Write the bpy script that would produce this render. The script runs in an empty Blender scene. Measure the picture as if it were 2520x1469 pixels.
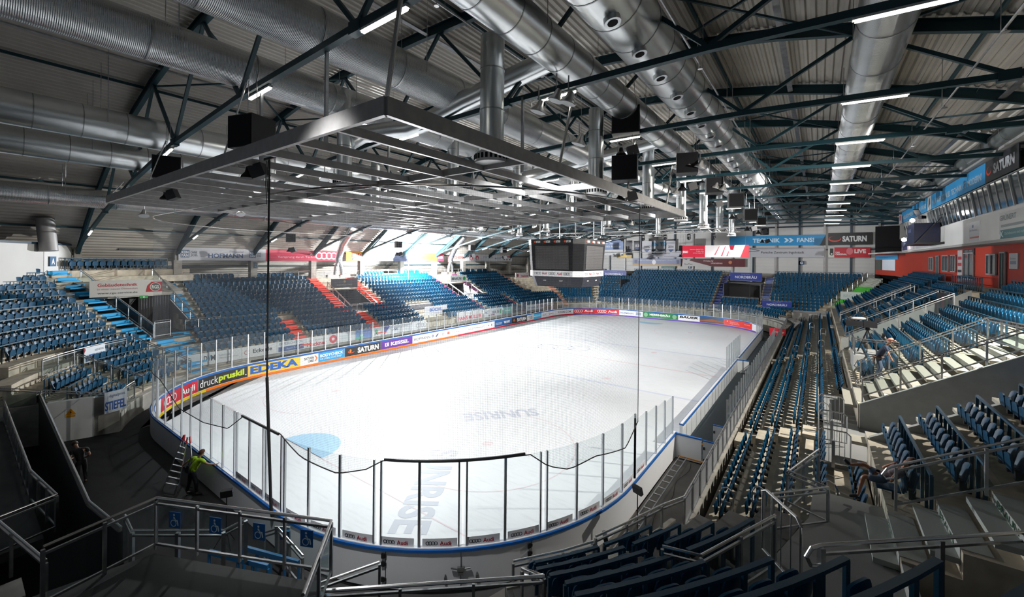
import bpy, math, random
from math import sin, cos, pi, radians, hypot, atan2, degrees
from mathutils import Vector, Matrix
random.seed(7)
sc = bpy.context.scene
COL = sc.collection
# ------------------------------------------------------------------ camera
FPX, HV = 1028.17, 638.98
cd = bpy.data.cameras.new('camera'); cam = bpy.data.objects.new('camera', cd); COL.objects.link(cam)
cd.sensor_fit = 'HORIZONTAL'; cd.sensor_width = 36; cd.lens = FPX/2520*36
cd.shift_y = -(734.5-HV)/2520; cd.clip_start = .05; cd.clip_end = 400
cam.matrix_world = (Matrix.Translation((20.6738, -37.6458, 9.4791)) @ Matrix.Rotation(.6331, 4, 'Z')
                    @ Matrix.Rotation(pi/2, 4, 'X') @ Matrix.Rotation(.0092, 4, 'Z'))
sc.camera = cam
# ------------------------------------------------------------------ render look
sc.view_settings.view_transform = 'Standard'; sc.view_settings.look = 'None'
sc.view_settings.gamma = 1; sc.view_settings.use_curve_mapping = False
sc.view_settings.exposure = 0.32
cy = sc.cycles
cy.max_bounces = 6; cy.diffuse_bounces = 3; cy.glossy_bounces = 3; cy.transmission_bounces = 2
cy.transparent_max_bounces = 24; cy.caustics_reflective = False; cy.caustics_refractive = False
cy.sample_clamp_indirect = 4; cy.use_denoising = True
w = bpy.data.worlds.new('world'); sc.world = w; w.use_nodes = True
w.node_tree.nodes['Background'].inputs[0].default_value = (.55, .62, .7, 1)
w.node_tree.nodes['Background'].inputs[1].default_value = .12
# ------------------------------------------------------------------ main lamps and added fill spots (floodlight fixtures follow further down)
def lamp(name, kind, loc, target, energy, size=.5, spot=None, blend=.5, col=(1, 1, 1)):
    ld = bpy.data.lights.new(name, kind); ld.energy = energy; ld.color = col
    if kind == 'SPOT':
        ld.spot_size = radians(spot); ld.spot_blend = blend; ld.shadow_soft_size = size
    elif kind == 'POINT': ld.shadow_soft_size = size
    else: ld.shape = 'DISK'; ld.size = size
    o = bpy.data.objects.new(name, ld); COL.objects.link(o); o.location = loc
    o.rotation_euler = (Vector(target)-Vector(loc)).to_track_quat('-Z', 'Y').to_euler()
    return o
LAMP_L = (-26.6, 1.9, 9.25)
LAMP_R = (27.05, 12.1, 13.25)
lamp('flood_light_left', 'POINT', (-26.3, 1.9, 9.25), (4, -6, 5), 46000, .22, col=(.96, .98, 1))
lamp('flood_light_right', 'SPOT', (27.7, -12.7, 13.1), (14, -5, 0), 11500, .10, 146, .65, (1, .95, .87))
lamp('cage_light', 'SPOT', (26.7, 12.1, 13.2), (-28, -14, 9), 60000, .12, 56, .6, (1, .97, .92))
# added fill for the ice, set near high bay reflectors that hang unlit
FILL_SPOTS = [(12.6, -22.0), (-2.6, -24.8), (-13.4, -25), (12.4, -6.5), (-13.4, -11.6), (13.6, 8.8), (-13.4, 1.8), (14.2, 22.2), (-13.4, 15.2), (0, 28)]
for i, (bx_, by_) in enumerate(FILL_SPOTS):
    lamp('added_fill_light', 'SPOT', (bx_, by_, 14.2), (bx_*.15, by_*.8, 0), (4300 if by_ < -10 else 2300) if by_ < 10 else 1500, .35, 118, .8, (.97, .99, 1))
lamp('added_fill_light', 'SPOT', (11.5, -34.3, 14.9), (8.5, -27.5, 0), 4200, .3, 60, .8)  # added fill for the outer near boards, hung out of view overhead
lamp('added_fill_light', 'SPOT', (3.3, -30.8, 12.7), (1.5, -22, 0), 1300, .3, 110, .8)  # added fill for the near ice, beside an unlit reflector
lamp('upper_stand_light', 'SPOT', (22.3, 30, 15.2), (23, 43, 5), 1500, .4, 110, .8)
# ------------------------------------------------------------------ materials
MATS = {}
def mat(name, col, rough=.5, metal=0, spec=.5, noise=0, nscale=3, bump=0, emit=0, nmap=None):
    if name in MATS: return MATS[name]
    m = bpy.data.materials.new(name); m.use_nodes = True; nt = m.node_tree
    b = nt.nodes['Principled BSDF']
    b.inputs['Base Color'].default_value = (*col, 1); b.inputs['Roughness'].default_value = rough
    b.inputs['Metallic'].default_value = metal; b.inputs['Specular IOR Level'].default_value = spec
    if emit:
        b.inputs['Emission Color'].default_value = (*col, 1); b.inputs['Emission Strength'].default_value = emit
    if noise or bump:
        tc = nt.nodes.new('ShaderNodeTexCoord'); n = nt.nodes.new('ShaderNodeTexNoise')
        n.inputs['Scale'].default_value = nscale; n.inputs['Detail'].default_value = 4
        nt.links.new(tc.outputs['Object'], n.inputs['Vector'])
        if noise:
            mr = nt.nodes.new('ShaderNodeMapRange'); mr.inputs[1].default_value = .3; mr.inputs[2].default_value = .7
            mr.inputs[3].default_value = 1-noise; mr.inputs[4].default_value = 1+noise*.5
            mx = nt.nodes.new('ShaderNodeMix'); mx.data_type = 'RGBA'; mx.blend_type = 'MULTIPLY'; mx.inputs[0].default_value = 1
            mx.inputs[6].default_value = (*col, 1)
            nt.links.new(n.outputs[0], mr.inputs[0]); nt.links.new(mr.outputs[0], mx.inputs[7])
            nt.links.new(mx.outputs[2], b.inputs['Base Color'])
        if bump:
            bp = nt.nodes.new('ShaderNodeBump'); bp.inputs['Strength'].default_value = bump; bp.inputs['Distance'].default_value = .02
            nt.links.new(n.outputs[0], bp.inputs['Height']); nt.links.new(bp.outputs[0], b.inputs['Normal'])
    MATS[name] = m; return m
def hexc(h):
    c = [int(h[i:i+2], 16)/255 for i in (0, 2, 4)]
    return tuple(x/12.92 if x <= .04045 else ((x+.055)/1.055)**2.4 for x in c)
def ink(h, rough=.45):
    return mat('ink_'+h, hexc(h), rough)
CONC = mat('concrete', (.36, .34, .30), .85, noise=.35, nscale=1.3, bump=.2)
CONCL = mat('light_concrete', (.42, .41, .385), .8, noise=.25, nscale=1.1)
STEP = mat('stand_concrete', (.50, .445, .35), .85, noise=.3, nscale=2)
FLOORG = mat('grey_floor', (.20, .205, .20), .7, noise=.15, nscale=.6)
BLACKF = mat('black_matting', (.012, .012, .013), .9, noise=.4, nscale=.8)
DARKF = mat('dark_floor', (.05, .05, .05), .8, noise=.3, nscale=.8)
WHITE = mat('white_paint', (.78, .78, .77), .55)
WHITEW = mat('white_wall', (.70, .70, .68), .6, noise=.08, nscale=.5)
BOARDW = mat('board_white', (.80, .81, .83), .35, noise=.05, nscale=.8)
STEEL = mat('galvanised_steel', (.42, .43, .44), .38, 1, noise=.25, nscale=4)
STAIN = mat('stainless_steel', (.62, .61, .60), .25, 1)
ALU = mat('aluminium', (.66, .67, .68), .32, 1)
GRIDM = mat('grid_steel', (.38, .37, .365), .5, .35, noise=.15, nscale=3)
TEAL = mat('teal_steel', (.007, .042, .056), .5)
NAVY = mat('navy_steel', (.008, .03, .055), .4)
RAILB = mat('blue_powder_coat', (.004, .055, .105), .4)
BLK = mat('black_plastic', (.012, .012, .014), .75, spec=.2)
BLKM = mat('black_metal', (.02, .02, .022), .4, .4)
RUBBER = mat('rubber', (.02, .02, .02), .7)
SEATB = mat('seat_blue', (.002, .058, .125), .42, spec=.22, noise=.1, nscale=2)
BLUEC = mat('board_blue', (.01, .12, .42), .35)
REDP = mat('red_panel', (.46, .035, .012), .5)
TUBE = mat('lamp_tube', (1, .97, .86), .5, emit=7)
LENS = mat('lamp_lens', (1, .98, .95), .5, emit=220)
LENSS = mat('lamp_lens_small', (1, .98, .95), .5, emit=60)
DARKGL = mat('dark_glass', (.03, .045, .055), .08, 0, .8)
WOODT = mat('bench_wood', (.36, .20, .12), .5)
SKIN = mat('skin', (.42, .22, .14), .55)
def glassmat(name, tint, op, rough=.03):
    m = bpy.data.materials.new(name); m.use_nodes = True; nt = m.node_tree; nt.nodes.clear()
    out = nt.nodes.new('ShaderNodeOutputMaterial'); tr = nt.nodes.new('ShaderNodeBsdfTransparent')
    gl = nt.nodes.new('ShaderNodeBsdfGlossy'); df = nt.nodes.new('ShaderNodeBsdfDiffuse')
    m1 = nt.nodes.new('ShaderNodeMixShader'); m2 = nt.nodes.new('ShaderNodeMixShader'); fr = nt.nodes.new('ShaderNodeLayerWeight')
    tr.inputs[0].default_value = (*tint, 1); gl.inputs['Roughness'].default_value = rough
    fr.inputs[0].default_value = .5; df.inputs[0].default_value = (.7, .74, .78, 1); m1.inputs[0].default_value = op
    nt.links.new(tr.outputs[0], m1.inputs[1]); nt.links.new(df.outputs[0], m1.inputs[2])
    pw = nt.nodes.new('ShaderNodeMath'); pw.operation = 'POWER'; pw.inputs[1].default_value = 4; ml = nt.nodes.new('ShaderNodeMath'); ml.operation = 'MULTIPLY_ADD'
    ml.inputs[1].default_value = .12; ml.inputs[2].default_value = .015; nt.links.new(fr.outputs['Facing'], pw.inputs[0]); nt.links.new(pw.outputs[0], ml.inputs[0])
    nt.links.new(ml.outputs[0], m2.inputs[0]); nt.links.new(m1.outputs[0], m2.inputs[1]); nt.links.new(gl.outputs[0], m2.inputs[2])
    nt.links.new(m2.outputs[0], out.inputs[0]); MATS[name] = m; return m
GLASS = glassmat('clear_shield', (.94, .96, .96), .03)
GLASSR = glassmat('rail_glass', (.84, .88, .88), .02)
def wavebump(m, axis, scale, strength, dist=.05, seam=None):
    nt = m.node_tree; b = nt.nodes['Principled BSDF']
    tc = nt.nodes.new('ShaderNodeTexCoord'); wv = nt.nodes.new('ShaderNodeTexWave')
    wv.bands_direction = axis; wv.inputs['Scale'].default_value = scale; wv.inputs['Distortion'].default_value = 0
    bp = nt.nodes.new('ShaderNodeBump'); bp.inputs['Strength'].default_value = strength; bp.inputs['Distance'].default_value = dist
    nt.links.new(tc.outputs['Object'], wv.inputs[0]); nt.links.new(wv.outputs[0], bp.inputs['Height']); nt.links.new(bp.outputs[0], b.inputs['Normal'])
DUCTR = mat('ribbed_duct_metal', (.82, .84, .85), .27, 1, noise=.12, nscale=.7)
wavebump(DUCTR, 'Y', 7.0, .9, .03)
DUCTS = mat('smooth_duct_metal', (.80, .83, .84), .29, 1, noise=.2, nscale=.5)
CORR = mat('roof_deck_sheet', (.50, .47, .42), .55, .0, noise=.12, nscale=.7)
PANELW = mat('cladding_panel', (.58, .575, .56), .5, noise=.05, nscale=.5)
wavebump(PANELW, 'Z', .55, .35, .03)
# ------------------------------------------------------------------ mesh helpers
WO = {}                                      # world origin of the things (translation only)
def worg(o): return WO.get(o.name, Vector((0, 0, 0)))
def thing(name, label, cat, loc=(0, 0, 0), group=None):
    o = bpy.data.objects.new(name, None); o.empty_display_size = .2; COL.objects.link(o)
    o.location = loc; o['label'] = label; o['category'] = cat
    if group: o['group'] = group
    WO[o.name] = Vector(loc); return o
def tag(o, label=None, cat=None, group=None, kind=None):
    for k, v in (('label', label), ('category', cat), ('group', group), ('kind', kind)):
        if v: o[k] = v
    return o
class MB:
    def __init__(s): s.v = []; s.f = []; s.m = []
    def add(s, vs, fs, mi=0):
        n = len(s.v); s.v.extend([tuple(q) for q in vs]); s.f.extend([tuple(n+i for i in f) for f in fs]); s.m.extend([mi]*len(fs)); return s
    def box(s, c, d, rz=0, mi=0):
        x, y, z = d[0]/2, d[1]/2, d[2]/2; ca, sa = cos(rz), sin(rz); vs = []
        for k in (-1, 1):
            for (i, j) in ((-1, -1), (1, -1), (1, 1), (-1, 1)):
                a, b = i*x, j*y; vs.append((c[0]+a*ca-b*sa, c[1]+a*sa+b*ca, c[2]+k*z))
        return s.add(vs, [(3, 2, 1, 0), (4, 5, 6, 7), (0, 1, 5, 4), (1, 2, 6, 5), (2, 3, 7, 6), (3, 0, 4, 7)], mi)
    def b2(s, p, q, mi=0):
        return s.box([(p[i]+q[i])/2 for i in range(3)], [abs(q[i]-p[i]) for i in range(3)], 0, mi)
    def frame(s, o, ax, ay, az, d, mi=0):       # box centred at o, axes ax ay az, size d
        o = Vector(o); vs = []
        for k in (-.5, .5):
            for (i, j) in ((-.5, -.5), (.5, -.5), (.5, .5), (-.5, .5)):
                vs.append(o+ax*(i*d[0])+ay*(j*d[1])+az*(k*d[2]))
        return s.add(vs, [(3, 2, 1, 0), (4, 5, 6, 7), (0, 1, 5, 4), (1, 2, 6, 5), (2, 3, 7, 6), (3, 0, 4, 7)], mi)
    def beam(s, p, q, w, h, up=(0, 0, 1), mi=0):
        p, q = Vector(p), Vector(q); az = (q-p); L = az.length
        if L < 1e-5: return s
        az /= L; up = Vector(up); ax = az.cross(up)
        if ax.length < 1e-3: ax = az.cross(Vector((1, 0, 0)))
        ax.normalize(); ay = ax.cross(az)
        return s.frame((p+q)/2, ax, ay, az, (w, h, L), mi)
    def ibeam(s, p, q, w, h, t=.03, mi=0):
        p, q = Vector(p), Vector(q); up = Vector((0, 0, 1)); d = (q-p).normalized(); ax = d.cross(up).normalized(); ay = ax.cross(d)
        s.beam(p, q, t, h, mi=mi); s.beam(p+ay*h/2, q+ay*h/2, w, t, mi=mi); return s.beam(p-ay*h/2, q-ay*h/2, w, t, mi=mi)
    def tube(s, pts, r, n=8, mi=0, cap=True, closed=False):
        pts = [Vector(q) for q in pts]; k = len(pts); base = len(s.v); px = None
        rs = r if isinstance(r, (list, tuple)) else [r]*k
        for i, q in enumerate(pts):
            if closed: d = pts[(i+1) % k]-pts[i-1]
            else: d = pts[min(i+1, k-1)]-pts[max(i-1, 0)]
            d.normalize()
            if px is None:
                px = d.cross(Vector((0, 0, 1)))
                if px.length < .05: px = d.cross(Vector((1, 0, 0)))
            px = px-d*px.dot(d); px.normalize(); py = d.cross(px)
            for a in range(n):
                t = 2*pi*a/n; s.v.append(tuple(q+(px*cos(t)+py*sin(t))*rs[i]))
        for i in range(k if closed else k-1):
            j = (i+1) % k
            for a in range(n):
                b = (a+1) % n
                s.f.append((base+i*n+a, base+i*n+b, base+j*n+b, base+j*n+a)); s.m.append(mi)
        if cap and not closed:
            s.f.append(tuple(base+a for a in range(n))[::-1]); s.f.append(tuple(base+(k-1)*n+a for a in range(n))); s.m += [mi, mi]
        return s
    def prism(s, poly, vec, mi=0):              # poly: 3D points, extruded by vec
        n = len(poly); vec = Vector(vec); vs = [Vector(q) for q in poly]; vs += [q+vec for q in vs]
        fs = [tuple(range(n))[::-1], tuple(range(n, 2*n))]+[(i, (i+1) % n, n+(i+1) % n, n+i) for i in range(n)]
        return s.add(vs, fs, mi)
    def quad(s, a, b, c, d, mi=0): return s.add([a, b, c, d], [(0, 1, 2, 3)], mi)
    def lathe(s, c, prof, n=16, mi=0):          # prof: (r, z) list round vertical axis at c
        base = len(s.v); k = len(prof)
        for r, z in prof:
            for a in range(n): s.v.append((c[0]+r*cos(2*pi*a/n), c[1]+r*sin(2*pi*a/n), c[2]+z))
        for i in range(k-1):
            for a in range(n):
                b = (a+1) % n; s.f.append((base+i*n+a, base+i*n+b, base+(i+1)*n+b, base+(i+1)*n+a)); s.m.append(mi)
        s.f.append(tuple(base+a for a in range(n))[::-1]); s.f.append(tuple(base+(k-1)*n+a for a in range(n))); s.m += [mi, mi]
        return s
    def build(s, name, m, parent=None, smooth=False, label=None, cat=None, group=None, kind=None, auto=None):
        off = worg(parent) if parent else Vector((0, 0, 0))
        me = bpy.data.meshes.new(name)
        vs = [(a-off.x, b-off.y, c-off.z) for a, b, c in s.v] if off.length else s.v
        me.from_pydata(vs, [], s.f)
        ml = m if isinstance(m, (list, tuple)) else [m]
        for q in ml: me.materials.append(q)
        if len(ml) > 1: me.polygons.foreach_set('material_index', s.m)
        if smooth or auto:
            me.polygons.foreach_set('use_smooth', [True]*len(s.f))
            if auto:
                try: me.set_sharp_from_angle(angle=radians(auto))
                except Exception: pass
        me.update()
        o = bpy.data.objects.new(name, me); COL.objects.link(o)
        if parent: o.parent = parent; WO[o.name] = off.copy()
        return tag(o, label, cat, group, kind)
def struct(mb, name, m, **k): return mb.build(name, m, kind='structure', **k)
# ------------------------------------------------------------------ lettering
TC = {}
def glyphs(t, bold):
    k = (t, bold)
    if k not in TC:
        cu = bpy.data.curves.new('t', 'FONT'); cu.body = t; cu.offset = bold; cu.resolution_u = 3
        o = bpy.data.objects.new('t', cu); COL.objects.link(o); dg = bpy.context.evaluated_depsgraph_get(); dg.update()
        me = bpy.data.meshes.new_from_object(o.evaluated_get(dg))
        vs = [(v.co.x, v.co.y) for v in me.vertices]; fs = [tuple(p.vertices) for p in me.polygons]
        bpy.data.objects.remove(o); bpy.data.curves.remove(cu); bpy.data.meshes.remove(me)
        xs = [v[0] for v in vs]; ys = [v[1] for v in vs]
        TC[k] = (vs, fs, min(xs), max(xs), min(ys), max(ys))
    return TC[k]
def text_to(mb, t, x0, y0, x1, y1, fn, bold=.012, slant=0):
    vs, fs, a, b, c, d = glyphs(t, bold)
    sx = (x1-x0)/(b-a); sy = (y1-y0)/(d-c)
    mb.add([fn(x0+(x-a)*sx+slant*(y-c)*sy, y0+(y-c)*sy) for x, y in vs], fs)
def ring_to(mb, cx, cy, r, wd, fn, n=22, ry=None):
    ry = ry or r; vs = []; fs = []
    for i in range(n):
        t = 2*pi*i/n
        vs += [fn(cx+r*cos(t), cy+ry*sin(t)), fn(cx+(r-wd)*cos(t), cy+(ry-wd)*sin(t))]
        j = (i+1) % n; fs.append((2*i, 2*j, 2*j+1, 2*i+1))
    mb.add(vs, fs)
def sign(name, label, cat, mapf, wd, ht, bg, els, group=None, seg=1, thick=.05, parent=None):
    """mapf(x, y, d): point on the sign x along, y up, d in front of its face. els: see below; fractions of wd, ht."""
    base = Vector(mapf(wd/2, 0, 0))
    root = thing(name, label, cat, base, group) if parent is None else parent
    mb = MB()
    for i in range(seg):
        a, b = wd*i/seg, wd*(i+1)/seg
        P = [mapf(a, 0, 0), mapf(b, 0, 0), mapf(b, ht, 0), mapf(a, ht, 0), mapf(a, 0, -thick), mapf(b, 0, -thick), mapf(b, ht, -thick), mapf(a, ht, -thick)]
        mb.add(P, [(0, 1, 2, 3), (5, 4, 7, 6), (0, 4, 5, 1), (3, 2, 6, 7), (0, 3, 7, 4), (1, 5, 6, 2)])
    pn = mb.build('sign_panel', ink(bg), root)
    by = {}
    lay = 0
    for e in els:
        lay += 1; d = .006+.002*lay; k = (('lettering' if e[0] == 't' else 'emblem'), e[-1])
        m = by.setdefault(k, MB()); fn = lambda x, y, d=d: mapf(x, y, d)
        if e[0] == 't':
            text_to(m, e[1], e[2]*wd, e[3]*ht, e[4]*wd, e[5]*ht, fn, e[6] if len(e) > 7 else .012, e[7] if len(e) > 8 else 0)
        elif e[0] == 'r':
            n = max(1, int((e[3]-e[1])*seg+.5)); 
            for i in range(n):
                a = (e[1]+(e[3]-e[1])*i/n)*wd; b = (e[1]+(e[3]-e[1])*(i+1)/n)*wd
                m.add([fn(a, e[2]*ht), fn(b, e[2]*ht), fn(b, e[4]*ht), fn(a, e[4]*ht)], [(0, 1, 2, 3)])
        elif e[0] == 'p':
            m.add([fn(x*wd, y*ht) for x, y in e[1]], [tuple(range(len(e[1])))])
        elif e[0] == 'o':                       # ring: cx cy (fractions), r (fraction of ht), width (fraction of ht)
            ring_to(m, e[1]*wd, e[2]*ht, e[3]*ht, e[4]*ht, fn)
        elif e[0] == 'e':                       # filled ellipse: cx cy rx(ht) ry(ht)
            m.add([fn(e[1]*wd+e[3]*ht*cos(2*pi*i/20), e[2]*ht+e[4]*ht*sin(2*pi*i/20)) for i in range(20)], [tuple(range(20))])
    for (kn, c), m in by.items(): m.build(kn, ink(c), pn)
    return root
def rings4(cx, cy, h, wd, ht, col, w=.16):      # four linked rings, cx cy fractions, h = ring height as a fraction of ht
    r = h/2; step = 1.45*r*ht/wd
    return [('o', cx+(i-1.5)*step, cy, r, r*w*2, col) for i in range(4)]
def flat(O, U, V=(0, 0, 1), N=None):
    O, U, V = Vector(O), Vector(U).normalized(), Vector(V).normalized()
    N = Vector(N).normalized() if N else U.cross(V)
    return lambda x, y, d=0: O+U*x+V*y+N*d
# ------------------------------------------------------------------ rink
RA, RB, RR = 15.0, 31.0, 8.45
LS, LA, LE = 2*(RB-RR), RR*pi/2, 2*(RA-RR)
PER = 2*LS+4*LA+2*LE
def perim(s, off=0):
    """point and outward normal on the rink outline; s runs clockwise from the near end of the left side"""
    s = s % PER
    segs = (('l', LS), ('a', LA, 180), ('e', LE), ('a', LA, 90), ('r', LS), ('a', LA, 0), ('n', LE), ('a', LA, -90))
    for i, g in enumerate(segs):
        if s <= g[1]: break
        s -= g[1]
    if g[0] == 'l': return Vector((-RA-off, -RB+RR+s, 0)), Vector((-1, 0, 0))
    if g[0] == 'e': return Vector((-RA+RR+s, RB+off, 0)), Vector((0, 1, 0))
    if g[0] == 'r': return Vector((RA+off, RB-RR-s, 0)), Vector((1, 0, 0))
    if g[0] == 'n': return Vector((RA-RR-s, -RB-off, 0)), Vector((0, -1, 0))
    c = {1: (-RA+RR, RB-RR), 3: (RA-RR, RB-RR), 5: (RA-RR, -RB+RR), 7: (-RA+RR, -RB+RR)}[i]
    t = radians(g[2])-s/RR; n = Vector((cos(t), sin(t), 0))
    return Vector((c[0], c[1], 0))+n*(RR+off), n
def pm(s0, z0, off=-.012, out=False):           # mapping of a sign that follows the boards (inner face, or outer face when out)
    def f(x, y, d=0):
        p, n = perim(s0-x if out else s0+x, 0)
        return p+n*(off+(d if out else -d))+Vector((0, 0, z0+y))
    return f
# ice ---------------------------------------------------------------
def ice_material():
    m = bpy.data.materials.new('ice'); m.use_nodes = True; nt = m.node_tree; b = nt.nodes['Principled BSDF']
    L = nt.links.new; N = nt.nodes.new
    tc = N('ShaderNodeTexCoord'); n1 = N('ShaderNodeTexNoise'); n1.inputs['Scale'].default_value = .12; n1.inputs['Detail'].default_value = 5
    mp = N('ShaderNodeMapping'); mp.inputs['Scale'].default_value = (.5, 3, 1); mp.inputs['Rotation'].default_value = (0, 0, .5)
    n2 = N('ShaderNodeTexNoise'); n2.inputs['Scale'].default_value = 2.2; n2.inputs['Detail'].default_value = 6
    L(tc.outputs['Object'], n1.inputs['Vector']); L(tc.outputs['Object'], mp.inputs['Vector']); L(mp.outputs[0], n2.inputs['Vector'])
    mr = N('ShaderNodeMapRange'); mr.inputs[1].default_value = .4; mr.inputs[2].default_value = .75; mr.inputs[3].default_value = 1; mr.inputs[4].default_value = .9
    mr2 = N('ShaderNodeMapRange'); mr2.inputs[1].default_value = .5; mr2.inputs[2].default_value = .8; mr2.inputs[3].default_value = 1; mr2.inputs[4].default_value = .88
    L(n1.outputs[0], mr.inputs[0]); L(n2.outputs[0], mr2.inputs[0])
    mu = N('ShaderNodeMath'); mu.operation = 'MULTIPLY'; L(mr.outputs[0], mu.inputs[0]); L(mr2.outputs[0], mu.inputs[1])
    mx = N('ShaderNodeMix'); mx.data_type = 'RGBA'; mx.blend_type = 'MULTIPLY'; mx.inputs[0].default_value = 1; mx.inputs[6].default_value = (.72, .735, .755, 1)
    L(mu.outputs[0], mx.inputs[7]); L(mx.outputs[2], b.inputs['Base Color'])
    b.inputs['Roughness'].default_value = .5; b.inputs['Specular IOR Level'].default_value = .12
    return m
mb = MB(); n = 160
pts = [perim(PER*i/n)[0] for i in range(n)]
mb.add([(p.x, p.y, 0) for p in pts], [tuple(range(n))[::-1]])
mb.add([(p.x, p.y, -.1) for p in pts], [tuple(range(n))])
for i in range(n):
    a, b = pts[i], pts[(i+1) % n]; mb.quad((a.x, a.y, 0), (b.x, b.y, 0), (b.x, b.y, -.1), (a.x, a.y, -.1))
ice = mb.build('ice_rink_floor', ice_material(), kind='structure')
LBLUE = mat('ice_paint_blue', (.56, .59, .68), .5, spec=.12); LRED = mat('ice_paint_red', (.67, .56, .58), .5, spec=.12)
LGREY = mat('ice_paint_grey', (.50, .52, .58), .5, spec=.12); LCREASE = mat('ice_paint_crease', (.34, .54, .70), .5, spec=.12)
def strip(mb, x0, y0, x1, y1, z=.004): mb.add([(x0, y0, z), (x1, y0, z), (x1, y1, z), (x0, y1, z)], [(0, 1, 2, 3)])
def arc(mb, cx, cy, r, wd, a0=0, a1=360, z=.004, n=48):
    vs = []; fs = []
    for i in range(n+1):
        t = radians(a0+(a1-a0)*i/n); vs += [(cx+r*cos(t), cy+r*sin(t), z), (cx+(r-wd)*cos(t), cy+(r-wd)*sin(t), z)]
        if i: fs.append((2*i-2, 2*i, 2*i+1, 2*i-1))
    mb.add(vs, fs)
m1 = MB(); m2 = MB(); m3 = MB(); m4 = MB()
for y in (-7.37, 7.37): strip(m1, -15, y-.15, 15, y+.15)
strip(m2, -15, -.12, 15, .12); arc(m1, 0, 0, 4.5, .05)
for sy in (-1, 1):
    strip(m2, -13.6, sy*27-.03, 13.6, sy*27+.03)
    m4.add([(1.8*cos(radians(a)), sy*(27-1.8*sin(radians(a))), .004) for a in range(0, 181, 12)], [tuple(range(16))])
    for sx in (-1, 1):
        arc(m2, sx*7, sy*21, 4.5, .05); arc(m2, sx*7, sy*21, .3, .3, n=12); arc(m2, sx*7, sy*6, .3, .3, n=12)
m1.build('blue_line_marking', LBLUE, ice); m2.build('red_line_marking', LRED, ice); m4.build('crease_marking', LCREASE, ice)
def ground(O, U):                                # lettering lying on the ice
    O, U = Vector(O), Vector(U).normalized(); V = Vector((-U.y, U.x, 0))
    return lambda x, y, d=0: O+U*x+V*y+Vector((0, 0, .005))
g = MB(); f = ground((-5.5, -.5, 0), (.93, .36, 0))
for i in range(4): ring_to(g, 1.2+i*1.7, 1.2, 1.25, .16, f)
f = ground((5.2, -23.2, 0), (.55, -.83, 0))
text_to(g, 'SUNRISE', 0, 0, 6.4, 1.4, f, .03)
f = ground((6.1, -15.2, 0), (-.65, -.76, 0)); text_to(g, 'SUNRISE', 0, 0, 4.6, 1.3, f, .03)
g.build('ice_lettering', LGREY, ice)
# boards --------------------------------------------------------------
GATE_S = (LS+LA+LE+LA+LS)                         # start of the near right corner
def ring_part(mb, s0, s1, o0, o1, z0, z1, step=.6):
    n = max(1, int(abs(s1-s0)/step+.5)); vs = []; fs = []
    for i in range(n+1):
        s = s0+(s1-s0)*i/n
        p, nn = perim(s)
        for o, z in ((o0, z0), (o0, z1), (o1, z1), (o1, z0)): q = p+nn*o; vs.append((q.x, q.y, z))
        if i:
            a = 4*i-4; b = 4*i
            for k in range(4): fs.append((a+k, a+(k+1) % 4, b+(k+1) % 4, b+k))
    fs += [(0, 3, 2, 1), (4*n, 4*n+1, 4*n+2, 4*n+3)]; mb.add(vs, fs)
boards = thing('rink_boards', 'white dasher board ring with blue edge running round the ice', 'rink boards', (0, -31.05, 0))
def sR(y): return LS+LA+LE+LA+(RB-RR-y)           # s on the right side at y
doors = [(sR(-15.3), sR(-16.5)), (sR(3.4), sR(2.4))]
allr = [(0, doors[1][0]), (doors[1][1], doors[0][0]), (doors[0][1], PER)]
m = MB()
for a, b in allr: ring_part(m, a, b, 0, .16, .02, 1.10)
m.build('board_panels', BOARDW, boards, auto=25)
m = MB()
for a, b in allr: ring_part(m, a, b, -.015, .20, 1.10, 1.18)
m.build('cap_rail', BLUEC, boards, auto=25)
m = MB()
for a, b in allr: ring_part(m, a, b, .02, .14, 1.18, 1.205)
m.build('white_ledge', BOARDW, boards)
for nm, c, a, b in (('kickplate_yellow', 'E8C800', PER-17.5, PER-4.31), ('kickplate_orange', 'F07800', -4.31, 22.43), ('kickplate_red', 'D02040', 22.43, 50.0), ('kickplate_purple', '6A50B0', 50.0, 82)):
    m = MB(); ring_part(m, a, b, -.02, .0, .02, .2); m.build('kickplate', ink(c), boards, label=nm.split('_')[1]+' kickplate strip')
# gate in the near right corner: seams, hinges and the double bolt on the outside
gs = lambda th: GATE_S+RR*radians(th)
def on_out(s, z, d=.17):
    p, n = perim(s); q = p+n*d; return Vector((q.x, q.y, z)), n
m = MB()
for s in (gs(32.5), gs(61), gs(46.6)):
    p, n = on_out(s, .6); t = Vector((-n.y, n.x, 0)); m.frame(p, t, n, Vector((0, 0, 1)), (.012, .012, 1.0))
m.build('gate_seam', BLK, boards)
for s in (gs(33), gs(61.5)):
    for z in (.95, .72, .28):
        m = MB(); p, n = on_out(s, z); t = Vector((-n.y, n.x, 0)); m.frame(p, t, n, Vector((0, 0, 1)), (.10, .05, .13)); m.frame(p+t*.07, t, n, Vector((0, 0, 1)), (.06, .03, .07)); m.build('hinge', BLKM, boards)
p, n = on_out(gs(46.6), .62, .2); t = Vector((-n.y, n.x, 0)); Z = Vector((0, 0, 1))
m = MB(); m.frame(p, t, n, Z, (.2, .08, .12)); m.tube([p-t*.28+Z*.05, p-t*.1, p+t*.1, p+t*.28+Z*.02], .022); m.frame(p-Z*.12, t, n, Z, (.14, .06, .08)); m.build('gate_latch', STEEL, boards)
for s in (gs(43.5), gs(49.5)):
    m = MB(); p, n = on_out(s, .22); m.tube([p, p+Z*.25], .02); m.frame(p+Z*.1, t, n, Z, (.07, .05, .18)); m.build('drop_bolt', STEEL, boards)
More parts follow.
